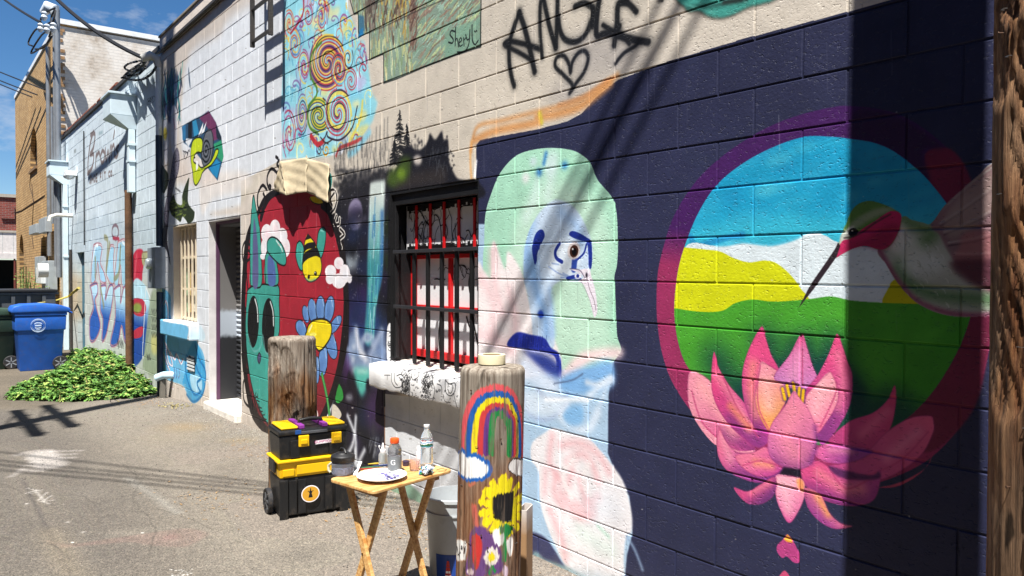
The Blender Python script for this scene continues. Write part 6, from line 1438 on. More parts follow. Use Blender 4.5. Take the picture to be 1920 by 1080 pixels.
def conduit_run():
    X = onY(298, 300, D-.06)[0]; t = empty('service_mast', 'dark electrical conduit with white weatherhead between the shop wall and the white block wall', 'conduit', (X, D-.06, gz(X)))
    def mk(nm, m, mat, par=None, **k):
        o = m.obj(nm, mat, par or t, **k)
        if par is None: o.location = (-X, -(D-.06), -gz(X))
        return o
    m = MB(); m.tube([(X, D-.06, 2.0), (X, D-.06, 3.55)], .045, 12); mk('conduit', m, M_('navy_pipe', '#2b3a4c', .5, dirt=.3), smooth=True)
    m = MB(); m.tube([(X, D-.06, 3.55), (X, D-.06, 4.55)], .04, 12); mk('conduit', m, M_('white_pipe', '#cfd5d8', .5, dirt=.3), smooth=True)
    m = MB(); m.tube([(X, D-.06, gz(X)), (X, D-.06, 1.35)], .045, 12); mk('conduit', m, M_('navy_pipe', '#2b3a4c', .5), smooth=True)
    m = MB(); m.tube([(X, D-.06, 4.50), (X, D-.08, 4.62), (X-.02, D-.16, 4.66), (X-.04, D-.27, 4.60)], .06, 12, rs=[.045, .06, .065, .05]); mk('weatherhead', m, M_('cast_grey', '#b9b7b0', .5, dirt=.4), smooth=True)
    m = MB(); m.box(X-.36, X+.08, D-.14, D-.001, 1.40, 1.98); b_ = mk('meter_box', m, M_('grey_box', '#77808a', .5, dirt=.4), bevel=.008)
    m = MB(); m.lathe([(.075, 0), (.075, .05), (.06, .07)], 18); g = m.obj('meter', M_('glass_grey', '#a7b0b5', .2), b_, smooth=True); g.location = (X-.14, D-.14, 1.75); g.rotation_euler = (math.pi/2, 0, 0)
conduit_run()

def brick_mat(name, c1, c2, mor, scale=1.0, plaster=False, axis='X'):
    m, t, b = mat_new(name); L = t.links.new; N = t.nodes.new
    geo = N('ShaderNodeNewGeometry'); sep = N('ShaderNodeSeparateXYZ'); L(geo.outputs['Position'], sep.inputs[0]); cb = N('ShaderNodeCombineXYZ'); L(sep.outputs[0 if axis == 'X' else 1], cb.inputs[0]); L(sep.outputs[2], cb.inputs[1])
    br = N('ShaderNodeTexBrick'); br.inputs['Scale'].default_value = 1; br.inputs['Brick Width'].default_value = .215*scale; br.inputs['Row Height'].default_value = .076*scale; br.inputs['Mortar Size'].default_value = .006*scale
    br.inputs['Color1'].default_value = (*srgb(c1), 1); br.inputs['Color2'].default_value = (*srgb(c2), 1); br.inputs['Mortar'].default_value = (*srgb(mor), 1); L(cb.outputs[0], br.inputs['Vector'])
    nz_ = N('ShaderNodeTexNoise'); nz_.inputs['Scale'].default_value = .9; nz_.inputs['Detail'].default_value = 8; nz_.inputs['Roughness'].default_value = .65; L(geo.outputs['Position'], nz_.inputs['Vector'])
    mr = N('ShaderNodeMapRange'); mr.inputs[1].default_value = .3; mr.inputs[2].default_value = .7; mr.inputs[3].default_value = .8; mr.inputs[4].default_value = 1.15; L(nz_.outputs['Fac'], mr.inputs[0])
    sc = N('ShaderNodeVectorMath'); sc.operation = 'SCALE'; L(br.outputs['Color'], sc.inputs[0]); L(mr.outputs[0], sc.inputs['Scale']); last = sc.outputs[0]
    if plaster:
        n2 = N('ShaderNodeTexNoise'); n2.inputs['Scale'].default_value = 1.3; n2.inputs['Detail'].default_value = 11; n2.inputs['Roughness'].default_value = .7; L(geo.outputs['Position'], n2.inputs['Vector'])
        cr = N('ShaderNodeValToRGB'); e = cr.color_ramp.elements; e[0].position = .30; e[0].color = (*srgb('#8a7c6e'), 1); e[1].position = .56; e[1].color = (*srgb('#dedad4'), 1); k = e.new(.42); k.color = (*srgb('#c6beb4'), 1); L(n2.outputs['Fac'], cr.inputs['Fac'])
        m3 = N('ShaderNodeMixRGB'); m3.inputs['Fac'].default_value = .88; L(last, m3.inputs['Color1']); L(cr.outputs['Color'], m3.inputs['Color2']); last = m3.outputs['Color']
    L(last, b.inputs['Base Color']); b.inputs['Roughness'].default_value = .9
    inv = N('ShaderNodeMath'); inv.operation = 'SUBTRACT'; inv.inputs[0].default_value = 1; L(br.outputs['Fac'], inv.inputs[1])
    bp = N('ShaderNodeBump'); bp.inputs['Strength'].default_value = .8; bp.inputs['Distance'].default_value = .02; L(inv.outputs[0], bp.inputs['Height']); L(bp.outputs['Normal'], b.inputs['Normal'])
    return m
TAN = brick_mat('tan_brick', '#c4a06c', '#ad8755', '#6e583e'); TANS = brick_mat('whitewashed_brick', '#b08a58', '#96703f', '#8a7a66', 1, True, 'Y')
tb = empty('brick_building', 'tall tan brick building with whitewashed side wall beyond the shop', 'building')
XT0, XT1, ZT = -31.7, -21.46, 7.64
def tan_wall():
    # alley face with two narrow arched recesses and a doorway
    holes = []
    for (pa, pb) in (((57, 322), (69, 232)), ((37, 540), (44, 438)), ((78, 480), (86, 440))):
        a = onY(*pa); b_ = onY(*pb); holes.append((a[0], b_[0], a[2], b_[2]))
    holes.sort()
    mb = MB(); x = XT0
    for (a, b_, z0, z1) in holes:
        mb.box(x, a, D, D+.4, -1, ZT); mb.box(a, b_, D, D+.4, -1, z0); mb.box(a, b_, D, D+.4, z1, ZT); x = b_
    mb.box(x, XT1-.012, D, D+.4, -1, ZT); mb.obj('wall', TAN, tb)
    for (a, b_, z0, z1) in holes:
        m = MB(); m.box(a, b_, D+.14, D+.18, z0, z1); w_ = m.obj('window', M_('bricked_dark', '#2a211c', .8), tb)
        m = MB(); n = 8; mid = (a+b_)/2; r = (b_-a)/2
        for i in range(n):
            t0, t1 = math.pi*i/n, math.pi*(i+1)/n
            m.prism([(mid+math.cos(t0)*r, z1-r*1.0+math.sin(t0)*r), (mid+math.cos(t0)*r*1.0, z1+.001), (mid+math.cos(t1)*r, z1+.001), (mid+math.cos(t1)*r, z1-r+math.sin(t1)*r)], lambda u, v, t: (u, t, v), D+.0, D+.12)
        m.obj('arch', TAN, w_)
        m = MB(); m.box(a-.05, b_+.05, D-.05, D+.1, z0-.08, z0-.001); m.obj('sill', M_('tan_sill', '#7c6247', .9), w_)
    m = MB(); m.box(XT1-.011, XT1, D, D+12, -1, ZT-.05); m.obj('side_wall', TANS, tb)
    m = MB(); m.box(XT0, XT1+.05, D-.03, D+12, ZT+.001, ZT+.12); m.obj('coping', M_('white_coping', '#dfe1e2', .6), tb)
    m = MB(); m.box(XT0, XT0+.3, D+.41, D+12, -1, ZT); m.obj('back_wall', TAN, tb)
    # quoin strip of old orange brick at the near corner
    r = random.Random(2)
    for i in range(0, 96):
        if r.random() < .45: continue
        z = -.3+i*.0825; w_ = .24 if i % 2 else .36
        m = MB(); m.box(XT1+.001, XT1+.02, D, D+w_*.35, z, z+.074); m.obj('brick', M_('orange_brick', '#8f7050', .9, var=.35, vscale=20), tb)
    # long cracks
    for pts in ([(22, 400), (40, 395), (60, 382), (84, 366)], [(60, 345), (63, 380), (60, 440), (63, 465)], [(58, 320), (56, 350), (64, 378)]):
        m = MB(); m.tube([tuple(Vector(onY(x, y, D-.004))) for x, y in pts], .014, 5); m.obj('crack', M_('dark_crack', '#3a2c20', .9), tb)
tan_wall()
def utility():
    X = onY(104, 300, D-.2)[0]
    t = empty('utility_risers', 'grey electrical risers, meters and weatherhead on the corner of the tan brick building', 'conduits', (X, D-.2, gz(X)))
    GC = M_('galvanised', '#8b9096', .45, metal=.4, dirt=.3)
    def mk(nm, m, mat, par=None, **k):
        o = m.obj(nm, mat, par or t, **k)
        if par is None: o.location = (-X, -(D-.2), -gz(X))
        return o
    def vert(px, y0, y1, r_, off=.15):
        a = onY(px, y0, D-off); b_ = onY(px, y1, D-off); m = MB(); m.tube([(a[0], a[1], b_[2]), (a[0], a[1], a[2])], r_, 10); return mk('conduit', m, GC, smooth=True)
    vert(107, 18, 520, .06); vert(101, 60, 500, .03, .2); vert(90, 88, 480, .055); vert(97, 200, 420, .03)
    a = onY(103, 22, D-.15); m = MB(); m.tube([(a[0], a[1], a[2]-.1), (a[0], a[1]-.02, a[2]+.06), (a[0]-.1, a[1]-.12, a[2]+.12), (a[0]-.25, a[1]-.2, a[2])], .12, 12, rs=[.09, .13, .13, .09]); mk('weatherhead', m, M_('pale_cast', '#bcc3ca', .4), smooth=True)
    def bx(x0, y0, x1, y1, off, dep, nm='junction_box', mat=None):
        a = onY(x0, y0, D-off); b_ = onY(x1, y1, D-off); m = MB(); m.box(a[0], b_[0], D-off-dep, D-off, min(a[2], b_[2]), max(a[2], b_[2])); return mk(nm, m, mat or M_('grey_enamel', '#98a0a6', .5, dirt=.3), bevel=.01)
    bx(85, 412, 98, 435, .1, .15); bx(70, 425, 84, 437, .1, .2); bx(95, 490, 108, 545, .05, .2, 'panel'); bx(77, 482, 87, 530, .05, .15, 'panel')
    m = MB(); c = onY(90, 507, D-.4); m.lathe([(.16, 0), (.16, .2)], 16); o = m.obj('meter', M_('white_meter', '#d8dbdc', .3), t, smooth=True); o.location = (c[0]-X, c[1]-(D-.2), c[2]-gz(X)); o.rotation_euler = (math.pi/2, 0, 0)
    bx(80, 502, 90, 532, .2, .15, 'meter_box', M_('white_meter', '#d8dbdc', .3))
    # looping service wires at the head
    r = random.Random(4); BW = M_('black_rubber', '#17171a', .6)
    for pts in ([(103, 15), (88, 22), (80, 30), (76, 42), (92, 52)], [(103, 18), (96, 34), (98, 60)], [(104, 20), (100, 40), (92, 70)], [(96, 50), (74, 52), (62, 62), (54, 84), (88, 86)], [(92, 58), (78, 66), (58, 100), (88, 82)], [(98, 40), (84, 48), (72, 54)], [(98, 66), (92, 76), (80, 90), (66, 92)]):
        m = MB(); m.tube([tuple(onY(x, y, D-.25-.012*i)) for i, (x, y) in enumerate([tuple(q) for q in crom(pts, False, 4)][:14])], .022, 5); mk('wire', m, BW, smooth=True)
    for (x, y) in ((83, 30), (76, 52), (88, 54), (100, 52)):
        c = onY(x, y, D-.5); m = MB(); m.lathe([(.03, -.1), (.07, -.03), (.05, .02), (.07, .06), (.03, .1)], 10, c); mk('insulator', m, M_('pale_cast', '#bcc3ca', .4), smooth=True)
utility()
# far red brick garage at the end of the alley
def far_garage():
    X = -64.0
    t = empty('garage_building', 'far red brick garage with white siding above a dark opening', 'building', (X, 3, -.4))
    def b2(nm, x0, x1, y0, y1, z0, z1, mat, par=None, bev=0):
        m = MB(); m.box(x0-X, x1-X, y0-3, y1-3, z0+.4, z1+.4); return m.obj(nm, mat, par or t, bevel=bev)
    RB = brick_mat('red_brick', '#8a3f34', '#6f3029', '#8c7a72', 1.6, False, 'Y')
    z = lambda y: onX(14, y, X)[2]
    b2('wall', X-8, X, -2, 12, z(432), z(370), RB); b2('coping', X-8.1, X+.1, -2.1, 12.1, z(370)+.002, z(364), M_('stone_coping', '#a9a093', .8)); b2('lintel', X-.2, X+.08, -2, 12, z(436), z(432)-.002, M_('stone_coping', '#a9a093'))
    for i in range(18):
        y0 = -2+i*.62; b2('siding_board', X-.15, X+.02, y0, y0+.6, z(475), z(436)-.004, M_('white_siding', '#cfc8c4', .7))
    b2('beam', X-.2, X+.1, -2, 12, z(485), z(475)-.004, M_('white_siding', '#cfc8c4')); b2('opening', X-6, X-5.8, -2, 12, -.4, z(485), M_('dark_void', '#0d0c0c', .9)); b2('post', X-.2, X+.05, onX(26, 500, X)[1], onX(29, 500, X)[1], -.4, z(485)-.002, M_('red_post', '#6a3028', .8))
    b2('brick_panel', X-.02, X+.12, onX(2, 390, X)[1], onX(27, 390, X)[1], z(410), z(386), RB)
    b2('rubble', X-2, X-1, 1.5, 4.3, -.4, z(505), M_('grey_block', '#b9b4ac'))
far_garage()

def across():  # out-of-view building added to cut sky light and deepen the wall's shade
    X0, X1, Y1, Z1 = -40, 16, -3.3, 7.7
    t = empty('added_warehouse', 'unseen brick warehouse added across the alley to block low sky light', 'building', (-8, Y1, 0)); o = lambda v: (v[0]+8, v[1]-Y1, v[2])
    RB = brick_mat('brown_brick', '#6a4a3d', '#583c33', '#6c645c')
    m = MB(); m.box(X0, X1, Y1-8, Y1, -1, Z1, o); m.obj('wall', RB, t)
    m = MB(); m.box(X0-.1, X1+.1, Y1-8.1, Y1+.08, Z1+.002, Z1+.18, o); m.obj('coping', M_('stone_coping', '#a9a093', .8), t)
    for i in range(9):
        x = -38+i*6; m = MB(); m.box(x, x+1.3, Y1+.001, Y1+.03, 2.4, 4.0, o); w_ = m.obj('window', M_('dark_glass', '#1b2024', .2), t); m = MB(); m.box(x-.1, x+1.4, Y1+.001, Y1+.1, 2.28, 2.398, o); m.obj('sill', M_('stone_coping', '#a9a093'), w_)
across()

# ================================================================== OVERHEAD LINES
BWR = M_('black_rubber', '#17171a', .6)
def wire(label, a, b_, sag, r_=.012, cat='cable', group=None):
    a = Vector(a); b_ = Vector(b_); pts = [a.lerp(b_, i/24)-Vector((0, 0, sag*4*(i/24)*(1-i/24))) for i in range(25)]
    m = MB(); m.tube(pts, r_, 6); o = m.obj('overhead_wire', BWR, smooth=True); tag(o, label, cat, group); return o
hk = onY(277, 112, D-.1)
wire('thick black service cable drooping to the roof edge above the blue shop wall', hk, onX(38, -78, -16.5), .22, .03)
c1 = onY(76, 42, D-.5)
wire('black service cable running from the weatherhead on the brick corner up out of view', c1, onX(-40, -42, -34), .1, .03)
for i, (y0, px, py) in enumerate(((115, 84, 168), (138, 70, 178), (148, 60, 182))):
    e = onY(px, py, D-.1)
    wire(['highest', 'middle', 'lowest'][i]+' of the three thin wires sweeping in from the left to the tan brick wall', e, onX(-200, y0-74-6*i, -46), .12, .018, 'cable', 'thin wires to the brick wall')
GW = [((-7.97, .565), (-6.198, 1.677)), ((-7.596, .537), (-6.042, 1.634)), ((-7.432, .526), (-5.916, 1.6)), ((-7.237, .511), (-5.773, 1.561))]
hz = 8.2; ox, oy = hz/SUN.z*SUN.x, hz/SUN.z*SUN.y
for i, (a, b_) in enumerate(GW):
    A_ = Vector((a[0]+ox-.32, a[1]+oy, hz)); Bv = Vector((b_[0]+ox-.32, b_[1]+oy, hz)); d = (Bv-A_).normalized()
    m = MB(); m.tube([A_-d*14, A_+d*14], .015, 6); o = m.obj('overhead_wire', BWR, smooth=True); tag(o, ['first', 'second', 'third', 'fourth'][i]+' from the far end of the four parallel overhead lines crossing high above the alley', 'cable', 'parallel lines crossing above the alley')
# twists in the looped cable lying on the roof edge
m = MB()
for pts in ([(277, 112), (262, 114), (240, 120), (234, 128), (250, 134), (272, 128)], [(275, 114), (250, 128), (232, 146), (262, 150), (282, 140), (292, 126)], [(280, 112), (262, 138), (240, 142), (228, 146)]):
    m.tube([tuple(onY(x, y, D-.06-.05*(i % 3))) for i, (x, y) in enumerate([tuple(q) for q in crom(pts, False, 4)])], .018, 6)
tag(m.obj('cable_loops', BWR, smooth=True), 'looped black cables hanging at the roof edge beside the white weatherhead', 'cable')
def crossarm_pole():
    x, y = -7.49, -1.66; t = empty('utility_pole', 'wooden utility pole with two crossarms on the far side of the alley', 'utility pole', (x, y, 0))
    W1 = wood_mat('pole_wood_far')
    m = MB(); m.tube([(0, 0, -.3), (0, 0, 18.6)], .15, 16, rs=[.18, .12]); m.obj('pole', W1, t, smooth=True)
    for z in (14.6, 15.9, 17.2):  # unseen cans added to the pole to cast a broad shadow stripe on the wall
        m = MB(); m.lathe([(.16, 0), (.18, .05), (.18, 1.05), (.12, 1.12)], 18, (.50, .0, z)); q = m.obj('added_transformer', M_('grey_enamel', '#98a0a6'), t, smooth=True); m = MB(); m.bar((.1, 0, z+.9), (.34, 0, z+.9), .06); m.obj('bracket', GVN, q)
    for z in (8.2, 9.25):
        m = MB(); m.box(-1.25, 1.25, -.19, -.08, z-.06, z+.06); a = m.obj('crossarm', W1, t, bevel=.01)
        for k in (-1.15, -.5, .5, 1.15):
            q = MB(); q.lathe([(.02, 0), (.045, .05), (.03, .09), (.05, .13), (.02, .17)], 10, (k, -.13, z+.061)); q.obj('insulator', M_('porcelain', '#6b4a3a', .2), a, smooth=True)
        for s_ in (-1, 1): q = MB(); q.bar((s_*.6, -.2, z-.05), (0, -.14, z-.55), .03, .006); q.obj('brace', GVN, t)
GVN = M_('galv_steel', '#8b9096', .4, metal=.8)
crossarm_pole()

# ================================================================== POLES AND STUBS
def pole_mesh(name, R, z0, z1, mat, seed, nseg=120, rows=90, groove=.006, cracks=14, lean=(0, 0), top=True, face=0.0, uvr=None, gouge=0):
    r = random.Random(seed); ns = [noise1(seed*10+i) for i in range(6)]
    crk = [(r.uniform(0, 6.283), r.uniform(.006, .02), r.uniform(z0, z1), r.uniform(.2, .9), r.uniform(.006, .017)) for _ in range(cracks)]
    gg = [(r.uniform(-1.4, 1.4)+face, r.uniform(z0, z1), r.uniform(.03, .10), r.uniform(.05, .22), r.uniform(.008, .02)) for _ in range(gouge)]
    vs = []; fs = []; uv = []
    for j in range(rows+1):
        z = z0+(z1-z0)*j/rows; s_ = 0
        if top and z > z1-.02: s_ = ((z-(z1-.02))/.02)**2*.012
        for i in range(nseg):
            a = 2*math.pi*i/nseg+face+math.pi
            rr = R*(1+.02*ns[0](a+z*.15)+.008*ns[1](a*2+z*.7))+groove*.35*(ns[2](a*9+z*.5)+.6*ns[3](a*23+z*1.1)+.35*ns[4](a*5+z*31))*.6-s_
            for (ca, cw, cz, cl, cd_) in crk:
                da = (a+.03*math.sin(z*5+ca*7)-ca+math.pi) % (2*math.pi)-math.pi
                if abs(da) < cw*3: rr -= cd_*math.exp(-(da/cw)**2)*max(0, 1-((z-cz)/cl)**2)**.5 if abs(z-cz) < cl else 0
            for (ga, gz_, gw, gl, gd) in gg:
                da = (a-ga+math.pi) % (2*math.pi)-math.pi; q = (da*R/gw)**2+((z-gz_)/gl)**2
                if q < 1.6: rr -= gd*max(0, 1-q*.62)**.4*(1+.4*ns[5](a*14+z*40))
            vs.append((rr*math.cos(a)+lean[0]*z, rr*math.sin(a)+lean[1]*z, z)); uv.append((a-face-math.pi*2 if a-face > math.pi else a-face, z))
    for j in range(rows):
        for i in range(nseg): fs.append((j*nseg+i, j*nseg+(i+1) % nseg, (j+1)*nseg+(i+1) % nseg, (j+1)*nseg+i))
    n0 = len(vs); base = rows*nseg
    if top:     # weathered end grain
        K = 5
        for k in range(1, K+1):
            for i in range(nseg):
                a = 2*math.pi*i/nseg+face+math.pi; b0 = vs[base+i]; f = 1-k/(K+.5)
                cx, cy = lean[0]*z1, lean[1]*z1
                vs.append((cx+(b0[0]-cx)*f, cy+(b0[1]-cy)*f, z1+.006*(1-f)+.003*ns[2](a*7+k)*f)); uv.append((9, 9))
        for k in range(K):
            o0 = base if k == 0 else n0+(k-1)*nseg; o1 = n0+k*nseg
            for i in range(nseg): fs.append((o0+i, o0+(i+1) % nseg, o1+(i+1) % nseg, o1+i))
        fs.append(tuple(n0+(K-1)*nseg+i for i in range(nseg)))
    me = bpy.data.meshes.new(name); me.from_pydata(vs, [], fs); me.materials.append(mat)
    for p_ in me.polygons: p_.use_smooth = True
    if uvr:
        l = me.uv_layers.new(name='wrap'); u0, u1, v0, v1 = uvr
        idx = np.empty(len(me.loops), np.int32); me.loops.foreach_get('vertex_index', idx)
        A = np.array(uv)[idx]; out = np.stack([(A[:, 0]*R-u0)/(u1-u0), (A[:, 1]-v0)/(v1-v0)], -1).astype(np.float32)
        l.data.foreach_set('uv', out.ravel())
    me.update(); return me
# the tall utility pole at the right edge
PX, PY, PR = -.560, 2.02, .174
_me = pole_mesh('pole', PR, -.2, 4.4, wood_mat('pole_wood_near', None, '#a5764a', '#6c4228', '#a08064', None, 1, 1.9, .85), 3, 180, 300, .010, 30, (0, 0), False, math.atan2(-PY, -PX), None, 34)
t = empty('utility_pole', 'tall rough brown wooden utility pole cropped by the right edge', 'utility pole', (PX, PY, 0))
link('pole', _me, None, t)
m = MB(); m.tube([(0, 0, 4.4), (0, 0, 11.0)], .15, 24, rs=[PR, .125]); m.obj('upper_pole', wood_mat('pole_wood_up'), t, smooth=True)
# flaking old paint and poster scraps low on the pole
def pole_scraps():
    SC = M_('old_poster', '#c9b4ac', .8, var=.3, bump=.6, bscale=60); f = math.atan2(-PY, -PX)
    for (a0, a1, z0, z1) in ((-.62, -.05, .62, .95), (-.55, -.0, .96, 1.30)):
        vs = []; fs = []; n = 10; r = random.Random(int(z0*100))
        for j in range(n+1):
            for i in range(n+1):
                e = r.uniform(-.02, .02) if i in (0, n) or j in (0, n) else 0
                a = f+a0+(a1-a0)*i/n+e; z = z0+(z1-z0)*j/n+e; rr = PR*1.035+.002*r.random(); vs.append((rr*math.cos(a), rr*math.sin(a), z))
        for j in range(n):
            for i in range(n): fs.append((j*(n+1)+i, j*(n+1)+i+1, (j+1)*(n+1)+i+1, (j+1)*(n+1)+i))
        m = MB(); m.add(vs, fs); m.obj('poster_scrap', SC, t, smooth=True)
pole_scraps()
def nails(parent, R, face, z0, z1, n, seed, spread=1.1, lean=(0, 0)):
    r = random.Random(seed); m = MB(); m.lathe([(.0012, -.004), (.0012, .006), (.0032, .0062), (.0032, .0078)], 8); me = m.mesh('nail', M_('rusty_nail', '#5c4436', .6, metal=.5)); s_ = MB(); s_.bar((-.006, 0, .004), (.006, 0, .004), .0012); s_.bar((-.006, 0, -.003), (-.006, 0, .004), .0012); s_.bar((.006, 0, -.003), (.006, 0, .004), .0012); ms = s_.mesh('staple', M_('dull_steel', '#8a8886', .4, metal=.8))
    for i in range(n):
        a = face+r.uniform(-spread, spread); z = r.uniform(z0, z1); o = link('nail' if i % 2 else 'staple', me if i % 2 else ms, None, parent, (R*math.cos(a)+lean[0]*z, R*math.sin(a)+lean[1]*z, z)); o.rotation_euler = Vector((math.cos(a), math.sin(a), 0)).to_track_quat('Z', 'Y').to_euler()
nails(t, PR*1.01, math.atan2(-PY, -PX), .8, 2.4, 60, 3)

# the short painted stub
v = ray(912, 1000); hd = math.hypot(v[0], v[1]); SX, SY = v[0]/hd*3.05, v[1]/hd*3.05; SR = .1275
vt = ray(921, 686); SZ = HC+vt[2]/math.hypot(vt[0], vt[1])*3.05
LEAN = ((CR[0])*.022, (CR[1])*.022)
SF = math.atan2(-SY, -SX)
def stub_map(pts):
    out = []
    for x, y in pts:
        rv = ray(x, y); z = 0.8
        for _ in range(5):
            cx, cy = SX+LEAN[0]*z, SY+LEAN[1]*z; dx, dy = rv[0], rv[1]
            A_ = dx*dx+dy*dy; B_ = -2*(dx*cx+dy*cy); C_ = cx*cx+cy*cy-SR*SR; ds = B_*B_-4*A_*C_
            if ds > 0: tt = (-B_-math.sqrt(ds))/(2*A_)
            else: tt = -B_/(2*A_)
            z = HC+tt*rv[2]
        a = math.atan2(tt*dy-cy, tt*dx-cx)-SF; a = (a+math.pi) % (2*math.pi)-math.pi
        out.append((a*SR, z))
    return out
CS = Canvas(-.21, .21, .2, 1.3, .0016, '#b0602c', stub_map); CS.alpha = np.zeros((CS.H, CS.W), np.float32)
TG[:] = [CS]
def stub_art():
    frame(840, 640, 2.455); r = random.Random(31)
    def band(off, c, wd):
        # arch: left foot, crown, right foot, shrunk by off
        L0 = (66+off*1.04, 500); R0 = (352-off*.5, 540)
        pts = [(L0[0]-2, 515), (L0[0], 430), (80+off*1.0, 350), (105+off*.95, 285+off*.4), (145+off*.75, 240+off*.72), (200+off*.36, 216+off*.98), (240+off*.1, 215+off*1.02), (290-off*.22, 240+off*.9), (325-off*.42, 300+off*.6), (342-off*.48, 380), (R0[0]-6, 520)]
        SK(pts, c, wd, 3, 1)
    for off, c in ((4, '#d0525a'), (29, '#1c55a0'), (55, '#dcc81c'), (82, '#b8383a'), (107, '#5c3274'), (128, '#1f7a3e')): band(off, c, 29)
    def blob(q, c, oc=None, ow=8):
        if oc: OUT(q, oc, ow*2, 2)
        P(q, c, 1)
    blob([(52, 520), (70, 512), (90, 530), (120, 530), (150, 550), (180, 570), (184, 600), (160, 622), (120, 628), (80, 622), (55, 600), (46, 560)], '#e6e4e2', '#1c5aa8')
    blob([(284, 560), (300, 545), (340, 545), (352, 560), (350, 610), (320, 618), (295, 600), (280, 585)], '#e6e4e2', '#26242a', 5)
    # sunflower
    for a in range(0, 360, 24):
        x, y = 256+math.cos(math.radians(a))*78, 765+math.sin(math.radians(a))*98; SK([(256, 765), (x, y), (x+math.cos(math.radians(a))*24, y+math.sin(math.radians(a))*30)], '#dccb1a', 34, 4)
    SK([(150, 740), (175, 690), (200, 680)], '#dccb1a', 22, 3); SK([(165, 830), (180, 780)], '#dccb1a', 18, 3); SK([(200, 860), (186, 900)], '#dccb1a', 18, 3); SK([(255, 625), (262, 690)], '#dccb1a', 34, 4)
    P([(206, 718), (235, 705), (305, 688), (303, 740), (295, 830), (250, 832), (215, 815), (205, 770)], '#1c1b1d', 2, 1, False)
    # flowers at the foot
    P([(105, 870), (150, 845), (185, 870), (240, 940), (250, 1060), (90, 1080), (95, 960)], '#5a3a78', 4, .95)
    P([(110, 900), (140, 890), (158, 930), (150, 1000), (130, 1050), (112, 990)], '#b8322e', 3)
    SK([(270, 850), (258, 900), (262, 960), (258, 1010)], '#1f7a3e', 20, 3); P([(236, 855), (300, 850), (285, 890), (255, 900)], '#1f7a3e', 3)
    P([(205, 905), (212, 868), (235, 862), (240, 890), (258, 880), (255, 930), (225, 940)], '#eceae8', 3); P([(270, 915), (300, 908), (296, 985), (275, 975)], '#e6e4e2', 3)
    for a in range(0, 360, 45): EL(200+math.cos(math.radians(a))*24, 990+math.sin(math.radians(a))*30, 13, 15, '#d8d0c8', 2)
    EL(200, 992, 15, 20, '#dcc81c', 2); EL(104, 1060, 16, 16, '#d8c4c8', 2); EL(265, 1060, 14, 30, '#cdb8c8', 2); SK([(190, 1070), (200, 1040), (214, 1060)], '#1f7a3e', 14, 3)
    SK([(120, 760), (128, 840)], '#c8605e', 26, 6, .8); SK([(100, 660), (120, 655)], '#c86a66', 14, 5, .7); SK([(40, 745), (44, 780)], '#b0453e', 10, 5, .7)
    P([(25, 920), (50, 910), (85, 922), (88, 965), (75, 1008), (40, 1005), (24, 975)], '#e4e2de', 3)
    TXT('Enjoy', (30, 968), (84, 962), 34, 32, '#2a2a2c', 4, 1); TXT('Y', (48, 998), (66, 996), 22, 20, '#2a2a2c', 4, 1)
stub_art(); IM_S = CS.image('stub_paint')
_me = pole_mesh('stub', SR, -.15, SZ, wood_mat('stub_wood', IM_S, '#a5856a', '#6d4a33', '#a39a8e', SZ, 1, 1.4, .7), 8, 160, 150, .006, 26, LEAN, True, SF, (CS.u0, CS.u1, CS.v0, CS.v1))
o = link('pole_stub', _me, None, None, (SX, SY, 0)); tag(o, 'sawn wooden pole stub painted with a rainbow, clouds and a sunflower', 'wooden post')
nails(o, SR*1.01, SF, .5, SZ-.03, 16, 4, 1.2, LEAN)
# roll of masking tape on it
c = (SX+LEAN[0]*SZ-.012, SY+LEAN[1]*SZ, SZ+.008)
m = MB(); m.lathe([(.038, 0), (.054, 0), (.0545, .003), (.0545, .034), (.054, .037), (.038, .037), (.038, 0)], 40, (0, 0, 0), (False, False)); o = m.obj('tape_roll', M_('masking_tape', '#d8cfae', .6, var=.04, bump=.1, bscale=200), None, smooth=True, loc=c); tag(o, 'cream roll of masking tape lying on top of the rainbow post', 'tape')
m = MB(); m.lathe([(.036, .001), (.0378, .001), (.0378, .036), (.036, .036), (.036, .001)], 40, (0, 0, 0), (False, False)); m.obj('core', M_('card_core', '#a08a68', .8), o, smooth=True)
# the thicker bare stub behind the tool box
b0 = onY(549, 700, 2.14); R2 = 43*math.hypot(b0[0], b0[1])/FPX*.985
zt = HC+ray(549, 634)[2]/ray(549, 634)[1]*(2.14-R2*.2)
_me = pole_mesh('stub2', R2, -.15, zt, wood_mat('stub_wood_b', None, '#a98b68', '#704a2c', '#a0968a', zt, 1, 1.6, .8), 15, 150, 140, .009, 34, (0, 0), True, math.atan2(-b0[1], -b0[0]), None, 16)
o = link('pole_stub', _me, None, None, (b0[0], b0[1], 0)); tag(o, 'bare weathered wooden pole stub with gouges, behind the tool box', 'wooden post')

